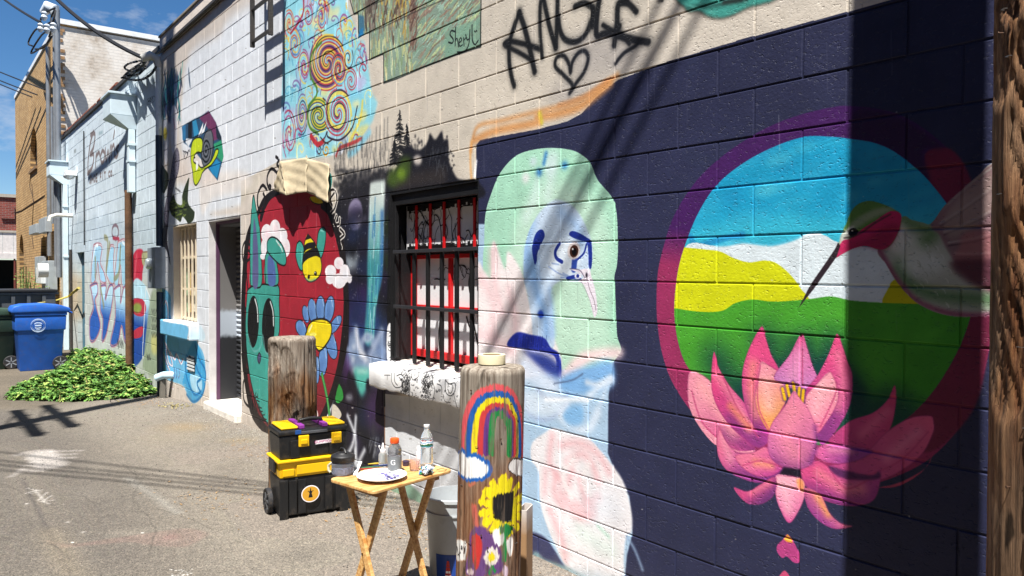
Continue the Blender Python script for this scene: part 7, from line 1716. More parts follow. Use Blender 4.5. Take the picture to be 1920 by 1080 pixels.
# ================================================================== TOOL BOX
def toolbox():
    p0 = Vector((-4.852, 1.856, 0)); e1 = Vector((.052, .438, 0)).normalized(); e2 = Vector((-e1.y, e1.x, 0)); W_ = .455; Dp = .275
    t = empty('rolling_toolbox', 'stacked black and yellow rolling tool box with purple straps and round sticker', 'tool box', tuple(p0))
    BP = M_('black_plastic', '#17181a', .42, var=.3, bump=.15, bscale=250, dirt=.28); YP = M_('yellow_plastic', '#dfb108', .42, var=.08, dirt=.22); PU = M_('purple_tape', '#7b2f86', .5)
    def T(u, v_, z): q = e1*u+e2*v_; return (q.x, q.y, z)
    def bx(nm, u0, u1, v0, v1, z0, z1, mat, par=None, bev=.004, tp=0.0):
        m = MB(); m.add([T(u0+tp, v0+tp, z0), T(u1-tp, v0+tp, z0), T(u1-tp, v1-tp, z0), T(u0+tp, v1-tp, z0), T(u0, v0, z1), T(u1, v0, z1), T(u1, v1, z1), T(u0, v1, z1)], [(0, 3, 2, 1), (4, 5, 6, 7), (0, 1, 5, 4), (1, 2, 6, 5), (2, 3, 7, 6), (3, 0, 4, 7)])
        return m.obj(nm, mat, par or t, bevel=bev, seg=2)
    lo = bx('lower_bin', 0, W_, 0, Dp, .012, .272, BP, None, .012, .012)
    for u in (.06, .12, .30, .37): bx('rib', u, u+.05, -.009, .002, .03, .255, BP, lo, .003)
    bx('rib', -.002, .055, -.012, .002, .0, .262, BP, lo, .008); bx('rib', W_-.055, W_+.002, -.012, .002, .0, .262, BP, lo, .008)
    mi = bx('tray', -.004, W_+.004, -.006, Dp+.004, .2725, .372, YP, None, .006, .008)
    bx('rim', -.016, W_+.016, -.02, Dp+.012, .373, .392, YP, mi, .006)
    bx('recess', .11, W_-.11, -.012, -.002, .290, .352, YP, mi, .003); bx('recess', .02, .095, -.010, -.001, .285, .33, YP, mi, .003); bx('handle', -.022, -.005, .06, .20, .30, .385, BP, mi, .008)
    up = bx('upper_bin', .0, W_, .0, Dp, .3925, .548, BP, None, .010, .006)
    for u in (.10, .36): bx('rib', u-.03, u+.03, -.006, .003, .400, .515, BP, up, .003)
    ld_ = bx('lid', -.006, W_+.006, -.008, Dp+.006, .549, .585, BP, None, .012)
    bx('lid_panel', .012, .125, .006, Dp-.01, .5855, .606, YP, ld_, .010); bx('lid_panel', W_-.125, W_-.012, .006, Dp-.01, .5855, .606, YP, ld_, .010)
    bx('strap', .13, .165, -.001, Dp, .586, .612, PU, ld_, .004); bx('strap', W_-.17, W_-.135, -.001, Dp, .586, .612, PU, ld_, .004)
    m = MB(); m.tube([T(.15, .1, .60), T(.16, .09, .628), T(.225, .085, .636), T(.30, .09, .628), T(.31, .1, .60)], .013, 10); m.obj('handle', BP, ld_, smooth=True)
    bx('lip', .14, W_-.14, -.016, -.008, .553, .572, M_('grey_plastic', '#4c4e52', .35), ld_, .003); bx('blue_clip', .10, .14, -.012, -.0085, .555, .582, M_('blue_plastic', '#1f4a8a', .4), ld_, .003)
    for u in (.155, .375):
        k = bx('latch', u-.034, u+.034, -.022, -.006, .472, .545, YP, None, .004); bx('catch', u-.022, u+.022, -.030, -.0225, .490, .520, YP, k, .003)
    # stickers
    sm = M_('sticker_white', '#ece6ea', .4, var=.03)
    m = MB(); m.prism([(.235, .475), (.35, .479), (.372, .491), (.35, .503), (.235, .499)], lambda u, z, s_: T(u, s_, z), -.0072, -.0064); st = m.obj('sticker', sm, t)
    ang = math.atan2(e1.y, e1.x)
    c_ = T(.293, -.0075, .489); tm_ = text_mesh('lettering', 'GUMPTION!', .0235, M_('magenta_ink', '#b02a78', .5), st, c_, (math.pi/2, 0, ang), .0004)
    m = MB(); m.prism([(.20+.062*math.cos(a*math.pi/18)*.98, .152+.056*math.sin(a*math.pi/18)) for a in range(36)], lambda u, z, s_: T(u, s_, z), -.0100, -.0092); rs_ = m.obj('sticker', sm, t)
    m = MB(); m.prism([(.20+.055*math.cos(a*math.pi/18), .152+.049*math.sin(a*math.pi/18)) for a in range(36)], lambda u, z, s_: T(u, s_, z), -.0106, -.0101); m.obj('disc', M_('ochre_ink', '#c8952c', .5, var=.04), rs_)
    for q in ([(.186, .128), (.214, .128), (.209, .150), (.191, .150)], [(.193, .1505), (.207, .1505), (.211, .166), (.203, .175), (.197, .175), (.189, .166)], [(.196, .1755), (.204, .1755), (.202, .190), (.199, .192)], [(.181, .170), (.188, .166), (.189, .169), (.183, .176)], [(.212, .166), (.219, .170), (.217, .176), (.211, .169)]):
        m = MB(); m.prism(q, lambda u, z, s_: T(u, s_, z), -.0111, -.0107); m.obj('figure', M_('black_ink', '#101012'), rs_)
    # wheels and telescopic handle at the back
    for s_, u in ((0, -.042), (1, W_+.008)):
        m = MB(); cx = T(u, Dp-.075, .086)
        for (r0, r1, a_, b_) in ((.0, .086, .0, .034),):
            ax = e1
            def ring(rr, off, n=32): return [tuple(Vector(cx)+ax*off+e2*math.cos(2*math.pi*k/n)*rr+Vector((0, 0, 1))*math.sin(2*math.pi*k/n)*rr) for k in range(n)]
            prof = [(.060, .006), (.080, .0), (.0855, .004), (.086, .017), (.0855, .030), (.080, .034), (.060, .030)]
            n = 32; vs = [p for rr, off in prof for p in ring(rr, off)]; fs = [(i*n+k, i*n+(k+1) % n, (i+1)*n+(k+1) % n, (i+1)*n+k) for i in range(len(prof)-1) for k in range(n)]; m.add(vs, fs)
        wh = m.obj('wheel', M_('rubber_tyre', '#232326', .7, dirt=.5), t, smooth=True)
        m = MB(); n = 32; vs = [p for rr, off in ((.060, .0061), (.052, .012), (.02, .010), (.018, .002)) for p in ring(rr, off)]; vs2 = ring(.0599, .028); m.add(vs, [(i*n+k, i*n+(k+1) % n, (i+1)*n+(k+1) % n, (i+1)*n+k) for i in range(3) for k in range(n)]+[tuple(3*n+k for k in range(n))]); m.add(vs2, [tuple(range(n))])
        h_ = m.obj('hub', M_('grey_hub', '#3c3d40', .5), wh, smooth=True)
        m = MB()
        for k in range(6): a = k*math.pi/3; m.bar(Vector(cx)+e1*.003+e2*math.cos(a)*.018+Vector((0, 0, math.sin(a)*.018)), Vector(cx)+e1*.005+e2*math.cos(a)*.058+Vector((0, 0, math.sin(a)*.058)), .010, .006, e1)
        m.obj('spokes', M_('grey_hub', '#3c3d40', .5), wh)
    for u in (.05, W_-.05):
        m = MB(); m.tube([T(u, Dp+.022, .03), T(u, Dp+.022, .56)], .010, 8); m.obj('handle_rail', M_('grey_metal', '#6f7276', .4, metal=.6), t, smooth=True)
toolbox()

# ================================================================== FOLDING TABLE AND WHAT LIES ON IT
def pine(name):
    m, t, b = mat_new(name); L = t.links.new; N = t.nodes.new; tc_ = N('ShaderNodeTexCoord'); mp_ = N('ShaderNodeMapping'); mp_.inputs['Rotation'].default_value = (0, 0, -.25); mp_.inputs['Scale'].default_value = (46, 5, 46); L(tc_.outputs['Object'], mp_.inputs['Vector'])
    n = N('ShaderNodeTexNoise'); n.inputs['Scale'].default_value = 1.6; n.inputs['Detail'].default_value = 6; n.inputs['Distortion'].default_value = .6; L(mp_.outputs['Vector'], n.inputs['Vector']); cr = N('ShaderNodeValToRGB'); e = cr.color_ramp.elements; e[0].position = .35; e[0].color = (*srgb('#a9763e'), 1); e[1].position = .62; e[1].color = (*srgb('#d3ab70'), 1); L(n.outputs['Fac'], cr.inputs['Fac'])
    n2 = N('ShaderNodeTexNoise'); n2.inputs['Scale'].default_value = 60; n2.inputs['Detail'].default_value = 2; L(tc_.outputs['Object'], n2.inputs['Vector']); mr = N('ShaderNodeMapRange'); mr.inputs[1].default_value = .72; mr.inputs[2].default_value = .75; L(n2.outputs['Fac'], mr.inputs[0]); mx_ = N('ShaderNodeMixRGB'); mx_.inputs['Color2'].default_value = (*srgb('#4a4a6c'), 1); L(mr.outputs[0], mx_.inputs['Fac']); L(cr.outputs['Color'], mx_.inputs['Color1']); L(mx_.outputs['Color'], b.inputs['Base Color']); b.inputs['Roughness'].default_value = .42
    bp = N('ShaderNodeBump'); bp.inputs['Strength'].default_value = .25; bp.inputs['Distance'].default_value = .003; L(n.outputs['Fac'], bp.inputs['Height']); L(bp.outputs['Normal'], b.inputs['Normal']); return m
TA, TB, TC = Vector((-3.319, 1.502, 0)), Vector((-2.997, 1.564, 0)), Vector((-3.107, 2.053, 0)); TH = .66
def table():
    t = empty('folding_table', 'small folding wooden tray table with crossed legs, covered in painting things', 'table', tuple((TA+TC)/2)); O = (TA+TC)/2
    PW = pine('pine_wood'); ex = (TB-TA); ey = (TC-TB); ux = ex.normalized(); uy = ey.normalized()
    ex_l, ey_l = ex.length, ey.length
    def Q(u, v_, z): q = TA+ux*u+uy*v_-O; return (q.x, q.y, z)
    def slab(nm, u0, u1, v0, v1, z0, z1, par=t, bev=.004, mat=PW, seg=3):
        m = MB(); m.add([Q(u0, v0, z0), Q(u1, v0, z0), Q(u1, v1, z0), Q(u0, v1, z0), Q(u0, v0, z1), Q(u1, v0, z1), Q(u1, v1, z1), Q(u0, v1, z1)], [(0, 3, 2, 1), (4, 5, 6, 7), (0, 1, 5, 4), (1, 2, 6, 5), (2, 3, 7, 6), (3, 0, 4, 7)]); return m.obj(nm, mat, par, bevel=bev, seg=seg)
    # rounded-corner top
    m = MB(); rc = .03; poly = []
    for cx, cy, a0 in ((ex_l-rc, ey_l-rc, 0), (rc, ey_l-rc, 90), (rc, rc, 180), (ex_l-rc, rc, 270)):
        for k in range(6): a = math.radians(a0+k*18); poly.append((cx+rc*math.cos(a), cy+rc*math.sin(a)))
    m.prism(poly, lambda u, v_, z: Q(u, v_, z), TH-.016, TH); m.obj('tabletop', PW, t, bevel=.004, seg=3)
    slab('cleat', .03, ex_l-.03, .045, .075, TH-.042, TH-.0165, mat=M_('pine_dark', '#9a6f42', .5)); slab('cleat', .03, ex_l-.03, ey_l-.095, ey_l-.065, TH-.042, TH-.0165, mat=M_('pine_dark', '#9a6f42', .5))
    for k, (va, vb) in enumerate(((.080, .100), (ey_l-.120, ey_l-.100))):
        for (ua, ub, vv) in ((.045, ex_l-.02, va), (ex_l-.045, .02, vb)):
            a = Vector(Q(ua, vv, TH-.02)); b_ = Vector(Q(ub+(.0), vv, 0)); d = (b_-a).normalized(); m = MB(); m.bar(a, b_, .018, .038, ux) if False else None
            n = uy; x = n*.009; y = d.cross(n).normalized()*.018
            m.add([tuple(a-x-y), tuple(a+x-y), tuple(a+x+y), tuple(a-x+y), tuple(b_-x-y), tuple(b_+x-y), tuple(b_+x+y), tuple(b_-x+y)], [(0, 3, 2, 1), (4, 5, 6, 7), (0, 1, 5, 4), (1, 2, 6, 5), (2, 3, 7, 6), (3, 0, 4, 7)]); m.obj('leg', PW, t, bevel=.003)
        m = MB(); m.tube([Q(ex_l/2+.0, va-.014, TH/2), Q(ex_l/2, vb+.014, TH/2)], .004, 8); m.obj('pivot', M_('brass', '#8a6a3a', .4, metal=1), t)
    for (u, z) in ((.022+.05, .10), (ex_l-.07, .10)):
        m = MB(); m.tube([Q(u, .09, z), Q(u, ey_l-.11, z)], .009, 10); m.obj('stretcher', PW, t, smooth=True)
    return O
table()
def glass(name, col='#dfe6ea', rough=.05, alpha=.35):
    if name in _mats: return _mats[name]
    m, tt, b = mat_new(name); b.inputs['Base Color'].default_value = (*srgb(col), 1); b.inputs['Roughness'].default_value = rough; b.inputs['Transmission Weight'].default_value = .85; b.inputs['IOR'].default_value = 1.18
    n = tt.nodes.new('ShaderNodeTexNoise'); n.inputs['Scale'].default_value = 40; bp = tt.nodes.new('ShaderNodeBump'); bp.inputs['Strength'].default_value = .15; tt.links.new(n.outputs['Fac'], bp.inputs['Height']); tt.links.new(bp.outputs['Normal'], b.inputs['Normal'])
    _mats[name] = m; return m
def on_table(x, y, dz=0.0): p_ = onG(x, y, TH+dz); return (p_[0], p_[1], TH+.001+dz)
def things():
    toward = math.atan2(-1.7, 3.2)        # facing the camera
    # water jar with black lid
    p_ = on_table(643, 889); j = empty('rinse_jar', 'clear rinse jar with black screw lid at the left end of the table', 'jar', p_)
    m = MB(); m.lathe([(.030, 0), (.049, .002), (.053, .012), (.053, .056), (.046, .062)], 32); m.obj('body', glass('cloudy_plastic', '#c6cdd8', .25), j, smooth=True)
    m = MB(); m.lathe([(.028, .004), (.0505, .005), (.0505, .038), (.0, .038)], 32, caps=(True, False)); m.obj('water', M_('grey_violet_water', '#8a8ea4', .1), j, smooth=True)
    m = MB(); m.lathe([(.054, .0625), (.0565, .066), (.0565, .088), (.052, .093), (.034, .098), (.030, .103)], 32); l_ = m.obj('lid', M_('black_lid', '#1c1c1e', .5), j, smooth=True)
    m = MB(); m.tube([(-.03, 0, .104), (-.02, 0, .118), (.0, .0, .122), (.02, 0, .118), (.03, 0, .104)], .005, 8); m.obj('loop', M_('black_lid', '#1c1c1e'), l_, smooth=True)
    m = MB(); m.tube([(-.045, -.035, .05), (-.062, -.045, .035), (-.060, -.045, .012), (-.05, -.04, .004)], .006, 8); m.obj('clasp', M_('pale_clasp', '#c9c2a8', .4, var=.4, vscale=60), j, smooth=True)
    # paint plate
    p_ = on_table(716, 898); pl = empty('paint_plate', 'white paper plate with smears of violet paint on the front of the table', 'plate', (p_[0], p_[1], TH+.010), 0)
    m = MB(); m.lathe([(.0, .0), (.075, .0), (.085, .003), (.112, .012), (.115, .012), (.115, .010), (.086, .0), (.075, -.003), (0, -.003)], 56, caps=(False, False)); m.obj('rim', M_('paper_plate', '#e4e2e0', .6, var=.02), pl, smooth=True)
    for k in range(3): m = MB(); m.lathe([(.0, -.0035), (.07, -.0035), (.07, -.0085), (0, -.0085)], 30, caps=(False, False)); m.obj('stack', M_('paper_plate', '#e4e2e0'), pl) if k == 0 else None
    r = random.Random(3)
    for i in range(26):
        a, d = r.gauss(2.2 if i < 9 else .4, .5), r.uniform(.03, .085) if i < 9 else r.uniform(.0, .08); cx, cy = d*math.cos(a), d*math.sin(a); n = 9; vs = []; rr = r.uniform(.004, .014)
        for k in range(n): aa = k*2*math.pi/n; q = rr*r.uniform(.6, 1.3); vs.append((cx+q*math.cos(aa)*1.6, cy+q*math.sin(aa), .0008+.0001*i))
        vs.append((cx, cy, .0022+.0001*i)); m = MB(); m.add(vs, [(k, (k+1) % n, n) for k in range(n)]); m.obj('paint_dab', M_(['violet_paint', 'pale_violet', 'deep_navy', 'grey_lilac'][i % 4], ['#4a3f8c', '#a9a6c8', '#2b2a58', '#8d8aa8'][i % 4], .3), pl, smooth=True)
    # brushes
    for i, (a, b_, c_) in enumerate((((672, 880), (735, 877), '#3a6a4a'), ((678, 884), (745, 880), '#8a5a30'), ((690, 876), (728, 872), '#b8a040'), ((674, 887), (730, 884), '#a03a30'), ((700, 883), (752, 877), '#2b3f70'))):
        A_ = Vector(on_table(*a)); B_ = Vector(on_table(*b_)); A_.z += .006+.004*i; B_.z += .006+.003*i; d = B_-A_; q = empty('paint_brush', ['green handled', 'brown handled', 'short yellow handled', 'red handled', 'dark blue handled'][i]+' paint brush lying behind the paint plate', 'brush', tuple(A_), 0, 'brushes behind the plate')
        m = MB(); m.tube([(0, 0, 0), tuple(d*.35), tuple(d*.75)], .004, 8, rs=[.0022, .0045, .0032]); m.obj('handle', M_('lacquer_'+str(i), c_, .3), q, smooth=True)
        m = MB(); m.tube([tuple(d*.75), tuple(d*.9)], .0036, 8); m.obj('ferrule', M_('steel', '#9a9a9c'), q, smooth=True); m = MB(); m.tube([tuple(d*.9), tuple(d)], .003, 8, rs=[.0035, .001]); m.obj('bristle', M_('dark_bristle', '#3a2a26', .8), q, smooth=True)
    A_ = Vector(on_table(665, 893)); B_ = Vector(on_table(676, 877)); m = MB(); A_.z += .004; B_.z += .028; m.bar(A_, B_, .016, .004); sc = m.obj('palette_knife', M_('white_plastic', '#e2e2e4', .3), bevel=.001); tag(sc, 'white plastic scraper propped against the brushes beside the jar', 'scraper')
    # bottles
    p_ = on_table(718, 877); s_ = empty('squeeze_bottle', 'small clear squeeze bottle with a pointed white nozzle', 'bottle', p_)
    m = MB(); m.lathe([(.018, 0), (.021, .003), (.021, .062), (.017, .072), (.012, .076)], 24); m.obj('body', glass('milky_plastic', '#dfe3e6', .35), s_, smooth=True)
    m = MB(); m.lathe([(.0135, .0765), (.0135, .088), (.009, .090), (.0035, .120), (.002, .121)], 20); m.obj('nozzle', M_('white_plastic', '#e2e2e4'), s_, smooth=True); m = MB(); m.lathe([(.004, .0), (.005, .003), (.004, .009), (.001, .010)], 12, (-.014, -.012, .098)); m.tube([(-.012, -.010, .088), (-.014, -.012, .099)], .0015, 6); m.obj('cap', M_('white_plastic', '#e2e2e4'), s_, smooth=True)
    p_ = on_table(740, 886); s_ = empty('sports_bottle', 'grey drink bottle with bright orange cap and white letter on its label', 'bottle', p_)
    m = MB(); m.lathe([(.026, 0), (.031, .004), (.0335, .012), (.0335, .082), (.031, .088), (.0335, .094), (.033, .112), (.026, .128), (.019, .136), (.018, .140)], 36); m.obj('body', glass('grey_drink', '#b4b4b8', .12), s_, smooth=True)
    m = MB(); m.lathe([(.0, .005), (.030, .005), (.0322, .012), (.0322, .080), (.0, .080)], 30, caps=(False, False)); m.obj('drink', M_('pale_grey_drink', '#a9aaae', .2), s_, smooth=True)
    m = MB(); m.lathe([(.0339, .010), (.0339, .081)], 36, caps=(False, False)); lb = m.obj('label', M_('grey_label', '#6f7376', .35, var=.12, vscale=30), s_, smooth=True)
    g = text_mesh('letter', 'G', .034, M_('white_ink', '#eeeeee', .5), lb, (0, 0, 0), (0, 0, 0), .0004); me = g.data
    for v_ in me.vertices:      # wrap the letter round the bottle
        a = toward-.25+v_.co.x/.034; rr = .0342+v_.co.z*.3; v_.co = Vector((rr*math.cos(a), rr*math.sin(a), .054+v_.co.y))
    m = MB(); m.lathe([(.0205, .1405), (.0215, .142), (.0215, .160), (.0195, .164)], 30); m.obj('cap', M_('orange_cap', '#e2541c', .4), s_, smooth=True)
    p_ = on_table(800, 878); s_ = empty('water_bottle', 'empty clear water bottle with a mountain picture label', 'bottle', p_)
    prof = [(.024, 0), (.030, .004)]
    for k in range(8): prof += [(.0315, .012+k*.011), (.0300, .0175+k*.011)]
    prof += [(.0315, .102), (.0315, .142), (.0305, .146), (.024, .168), (.014, .184), (.0125, .190), (.0125, .200)]
    m = MB(); m.lathe(prof, 30); m.obj('body', glass('clear_plastic', '#eef2f4', .04), s_, smooth=True); m = MB(); m.lathe([(.014, .2005), (.0145, .203), (.0145, .212)], 20); m.obj('cap', M_('white_plastic', '#e2e2e4'), s_, smooth=True)
    m = MB(); m.lathe([(.0320, .104), (.0320, .140)], 36, caps=(False, False)); lb = m.obj('label', label_mat(), s_, smooth=True)
    # cups and tubes
    p_ = on_table(761, 873); m = MB(); m.lathe([(.014, 0), (.017, .002), (.018, .022), (.015, .024)], 20); o = m.obj('paint_pot', M_('dark_violet_pot', '#3c3146', .2), None, smooth=True, loc=p_); tag(o, 'tiny open pot of dark violet paint between the two bottles', 'paint pot')
    p_ = on_table(777, 882); m = MB(); m.lathe([(.020, 0), (.022, .002), (.026, .050), (.0245, .050), (.0205, .003)], 24, caps=(True, True)); o = m.obj('plastic_cup', glass('pink_tint', '#ecd9d4', .15), None, smooth=True, loc=p_); tag(o, 'small clear plastic cup with a pinkish tint near the water bottle', 'cup')
    p_ = on_table(786, 874); m = MB(); m.lathe([(.014, 0), (.015, .002), (.015, .068), (.012, .074)], 20); o = m.obj('dropper_bottle', M_('white_satin', '#dcd3d6', .4), None, smooth=True, loc=p_); tag(o, 'slim white dropper bottle beside the clear water bottle', 'bottle'); m = MB(); m.lathe([(.0122, .0745), (.0122, .094), (.010, .097)], 16); m.obj('cap', M_('white_plastic', '#e2e2e4'), o, smooth=True)
    # crumpled paint tube / foil
    p_ = on_table(800, 889); bm = bmesh.new(); bmesh.ops.create_icosphere(bm, subdivisions=3, radius=1); r = random.Random(5)
    for v_ in bm.verts:
        k = 1+.35*math.sin(v_.co.x*5+v_.co.z*3)*math.sin(v_.co.y*6)+r.uniform(-.12, .12); v_.co = Vector((v_.co.x*.030*k, v_.co.y*.042*k, max(v_.co.z*.020*k+.018, .001)))
    me = bpy.data.meshes.new('foil'); bm.to_mesh(me); bm.free(); o = link('foil_packet', me, foil_mat(), None, p_, (0, 0, .5)); tag(o, 'crumpled foil packet printed blue, green and white near the right end of the table', 'packet')
    m = MB(); A_ = [on_table(x, y) for x, y in ((818, 882), (828, 879), (838, 881), (834, 884), (822, 885))]; m.tube([(a[0], a[1], a[2]+.0015) for a in A_], .0012, 5); o = m.obj('wire_scrap', M_('brown_wire', '#7a5a38', .5)); tag(o, 'thin bent piece of wire lying at the right end of the tabletop', 'wire')
def label_mat():
    m, t, b = mat_new('mountain_label'); L = t.links.new; N = t.nodes.new; tc_ = N('ShaderNodeTexCoord'); sp = N('ShaderNodeSeparateXYZ'); L(tc_.outputs['Object'], sp.inputs[0])
    nz_ = N('ShaderNodeTexNoise'); nz_.inputs['Scale'].default_value = 60; nz_.inputs['Detail'].default_value = 2; L(tc_.outputs['Object'], nz_.inputs['Vector'])
    a = N('ShaderNodeMath'); a.operation = 'MULTIPLY_ADD'; a.inputs[1].default_value = .018; L(nz_.outputs['Fac'], a.inputs[0]); L(sp.outputs[2], a.inputs[2])
    mr = N('ShaderNodeMapRange'); mr.inputs[1].default_value = .110; mr.inputs[2].default_value = .152; L(a.outputs[0], mr.inputs[0]); cr = N('ShaderNodeValToRGB'); cr.color_ramp.interpolation = 'CONSTANT'; e = cr.color_ramp.elements
    e[0].position = 0; e[0].color = (*srgb('#b8283a'), 1); e[1].position = .88; e[1].color = (*srgb('#c03040'), 1)
    for p_, c_ in ((.10, '#e8e8ea'), (.16, '#3f7f8c'), (.34, '#2c5a34'), (.50, '#e6e9ec'), (.60, '#7fa6c8'), (.76, '#eef0f2')): k = e.new(p_); k.color = (*srgb(c_), 1)
    L(mr.outputs[0], cr.inputs['Fac']); L(cr.outputs['Color'], b.inputs['Base Color']); b.inputs['Roughness'].default_value = .3; return m
def foil_mat():
    m, t, b = mat_new('printed_foil'); L = t.links.new; N = t.nodes.new; tc_ = N('ShaderNodeTexCoord'); nz_ = N('ShaderNodeTexNoise'); nz_.inputs['Scale'].default_value = 28; L(tc_.outputs['Object'], nz_.inputs['Vector'])
    cr = N('ShaderNodeValToRGB'); cr.color_ramp.interpolation = 'CONSTANT'; e = cr.color_ramp.elements; e[0].position = 0; e[0].color = (*srgb('#3f9a4c'), 1); e[1].position = .62; e[1].color = (*srgb('#26303a'), 1)
    for p_, c_ in ((.40, '#2f7fc0'), (.47, '#e6e9ec'), (.56, '#b8bcc0')): k = e.new(p_); k.color = (*srgb(c_), 1)
    L(nz_.outputs['Fac'], cr.inputs['Fac']); L(cr.outputs['Color'], b.inputs['Base Color']); b.inputs['Roughness'].default_value = .22; b.inputs['Metallic'].default_value = .5; return m
things()

# ================================================================== BUCKET, CARDBOARD
def bucket():
    p_ = onG(850, 925, .455); t = empty('plastic_bucket', 'white plastic bucket with a blue and red label, half hidden behind the rainbow post', 'bucket', (p_[0], p_[1], 0))
    WB = M_('bucket_plastic', '#aeb3b6', .4, var=.05, dirt=.25)
    m = MB(); m.lathe([(.115, .002), (.120, .010), (.143, .435), (.152, .44), (.152, .455), (.140, .457), (.117, .014), (0, .014)], 44, caps=(True, False)); m.obj('body', WB, t, smooth=True)
    m = MB(); m.lathe([(.1385, .37), (.147, .37), (.147, .38), (.142, .38)], 44, caps=(False, False)); m.obj('hoop', WB, t, smooth=True)
    f = math.atan2(-p_[1], -p_[0]); vs = []; n = 18
    for z, rr in ((.03, .1225), (.175, .1300)):
        for k in range(n+1): a = f-.75+1.3*k/n; vs.append((rr*math.cos(a), rr*math.sin(a), z))
    m = MB(); m.add(vs, [(k, k+1, n+2+k, n+1+k) for k in range(n)]); lb = m.obj('label', M_('blue_label', '#1b3f8c', .35), t, smooth=True)
    def patch(a0, a1, z0, z1, nm, mat, taper=1):
        vs = []; k_ = 10
        for z, tt in ((z0, 1), (z1, taper)):
            for k in range(k_+1): a = f+(a0+a1)/2+(a1-a0)/2*tt*(2*k/k_-1); rr = .1210+(z-.01)*.055+.0018; vs.append((rr*math.cos(a), rr*math.sin(a), z))
        q = MB(); q.add(vs, [(k, k+1, k_+2+k, k_+1+k) for k in range(k_)]); q.obj(nm, mat, lb, smooth=True)
    RI = M_('red_ink', '#b8241f', .4); patch(-.36, -.06, .04, .11, 'emblem', RI, .5); patch(-.29, -.13, .112, .145, 'emblem', RI, .5); patch(-.33, -.09, .055, .07, 'emblem', M_('white_ink', '#eeeeee'), 1); patch(-.3, -.12, .08, .092, 'emblem', M_('white_ink', '#eeeeee'), 1)
    m = MB(); pts = [(.153*math.cos(f+1.4+3.1*k/16), .153*math.sin(f+1.4+3.1*k/16), .42-.13*math.sin(math.pi*k/16)) for k in range(17)]; m.tube(pts, .003, 6); m.obj('handle', GVN, t, smooth=True)
bucket()
def cardboard():
    a = Vector(onG(972, 956, .50)); t = empty('cardboard_box', 'open narrow cardboard box dusted with white overspray behind the rainbow post', 'box', (a.x, a.y, 0))
    m_, tt, b = mat_new('cardboard'); L = tt.links.new; tc_ = tt.nodes.new('ShaderNodeTexCoord'); sp = tt.nodes.new('ShaderNodeSeparateXYZ'); L(tc_.outputs['Object'], sp.inputs[0]); nz_ = tt.nodes.new('ShaderNodeTexNoise'); nz_.inputs['Scale'].default_value = 7; L(tc_.outputs['Object'], nz_.inputs['Vector'])
    ad = tt.nodes.new('ShaderNodeMath'); ad.operation = 'MULTIPLY_ADD'; ad.inputs[1].default_value = .25; L(nz_.outputs['Fac'], ad.inputs[0]); L(sp.outputs[2], ad.inputs[2]); mr = tt.nodes.new('ShaderNodeMapRange'); mr.inputs[1].default_value = .50; mr.inputs[2].default_value = .68; L(ad.outputs[0], mr.inputs[0])
    mx_ = tt.nodes.new('ShaderNodeMixRGB'); mx_.inputs['Color1'].default_value = (*srgb('#8f6e4c'), 1); mx_.inputs['Color2'].default_value = (*srgb('#bfbab6'), 1); L(mr.outputs[0], mx_.inputs['Fac']); L(mx_.outputs['Color'], b.inputs['Base Color']); b.inputs['Roughness'].default_value = .85
    u = Vector((CR[0], CR[1], 0)).normalized(); w_ = Vector((CW[0], CW[1], 0)).normalized(); u = (u*.95-w_*.3).normalized(); w_ = Vector((-u.y, u.x, 0))
    def pan(nm, u0, u1, v0, v1, z1, tilt=0):
        m = MB(); m.add([tuple(u*p+w_*q+Vector((0, 0, z))) for z in (0.003,) for p, q in ((u0, v0), (u1, v0), (u1, v1), (u0, v1))]+[tuple(u*(p)+w_*(q+tilt)+Vector((0, 0, z1))) for p, q in ((u0, v0), (u1, v0), (u1, v1), (u0, v1))], [(0, 3, 2, 1), (4, 5, 6, 7), (0, 1, 5, 4), (1, 2, 6, 5), (2, 3, 7, 6), (3, 0, 4, 7)]); m.obj(nm, m_, t)
    pan('front_panel', 0.0, .036, 0, .004, .50); pan('back_panel', 0, .036, .10, .104, .505); pan('side_panel', -.004, -.0005, 0, .104, .50); pan('side_panel', .0365, .040, 0, .104, .50)
cardboard()

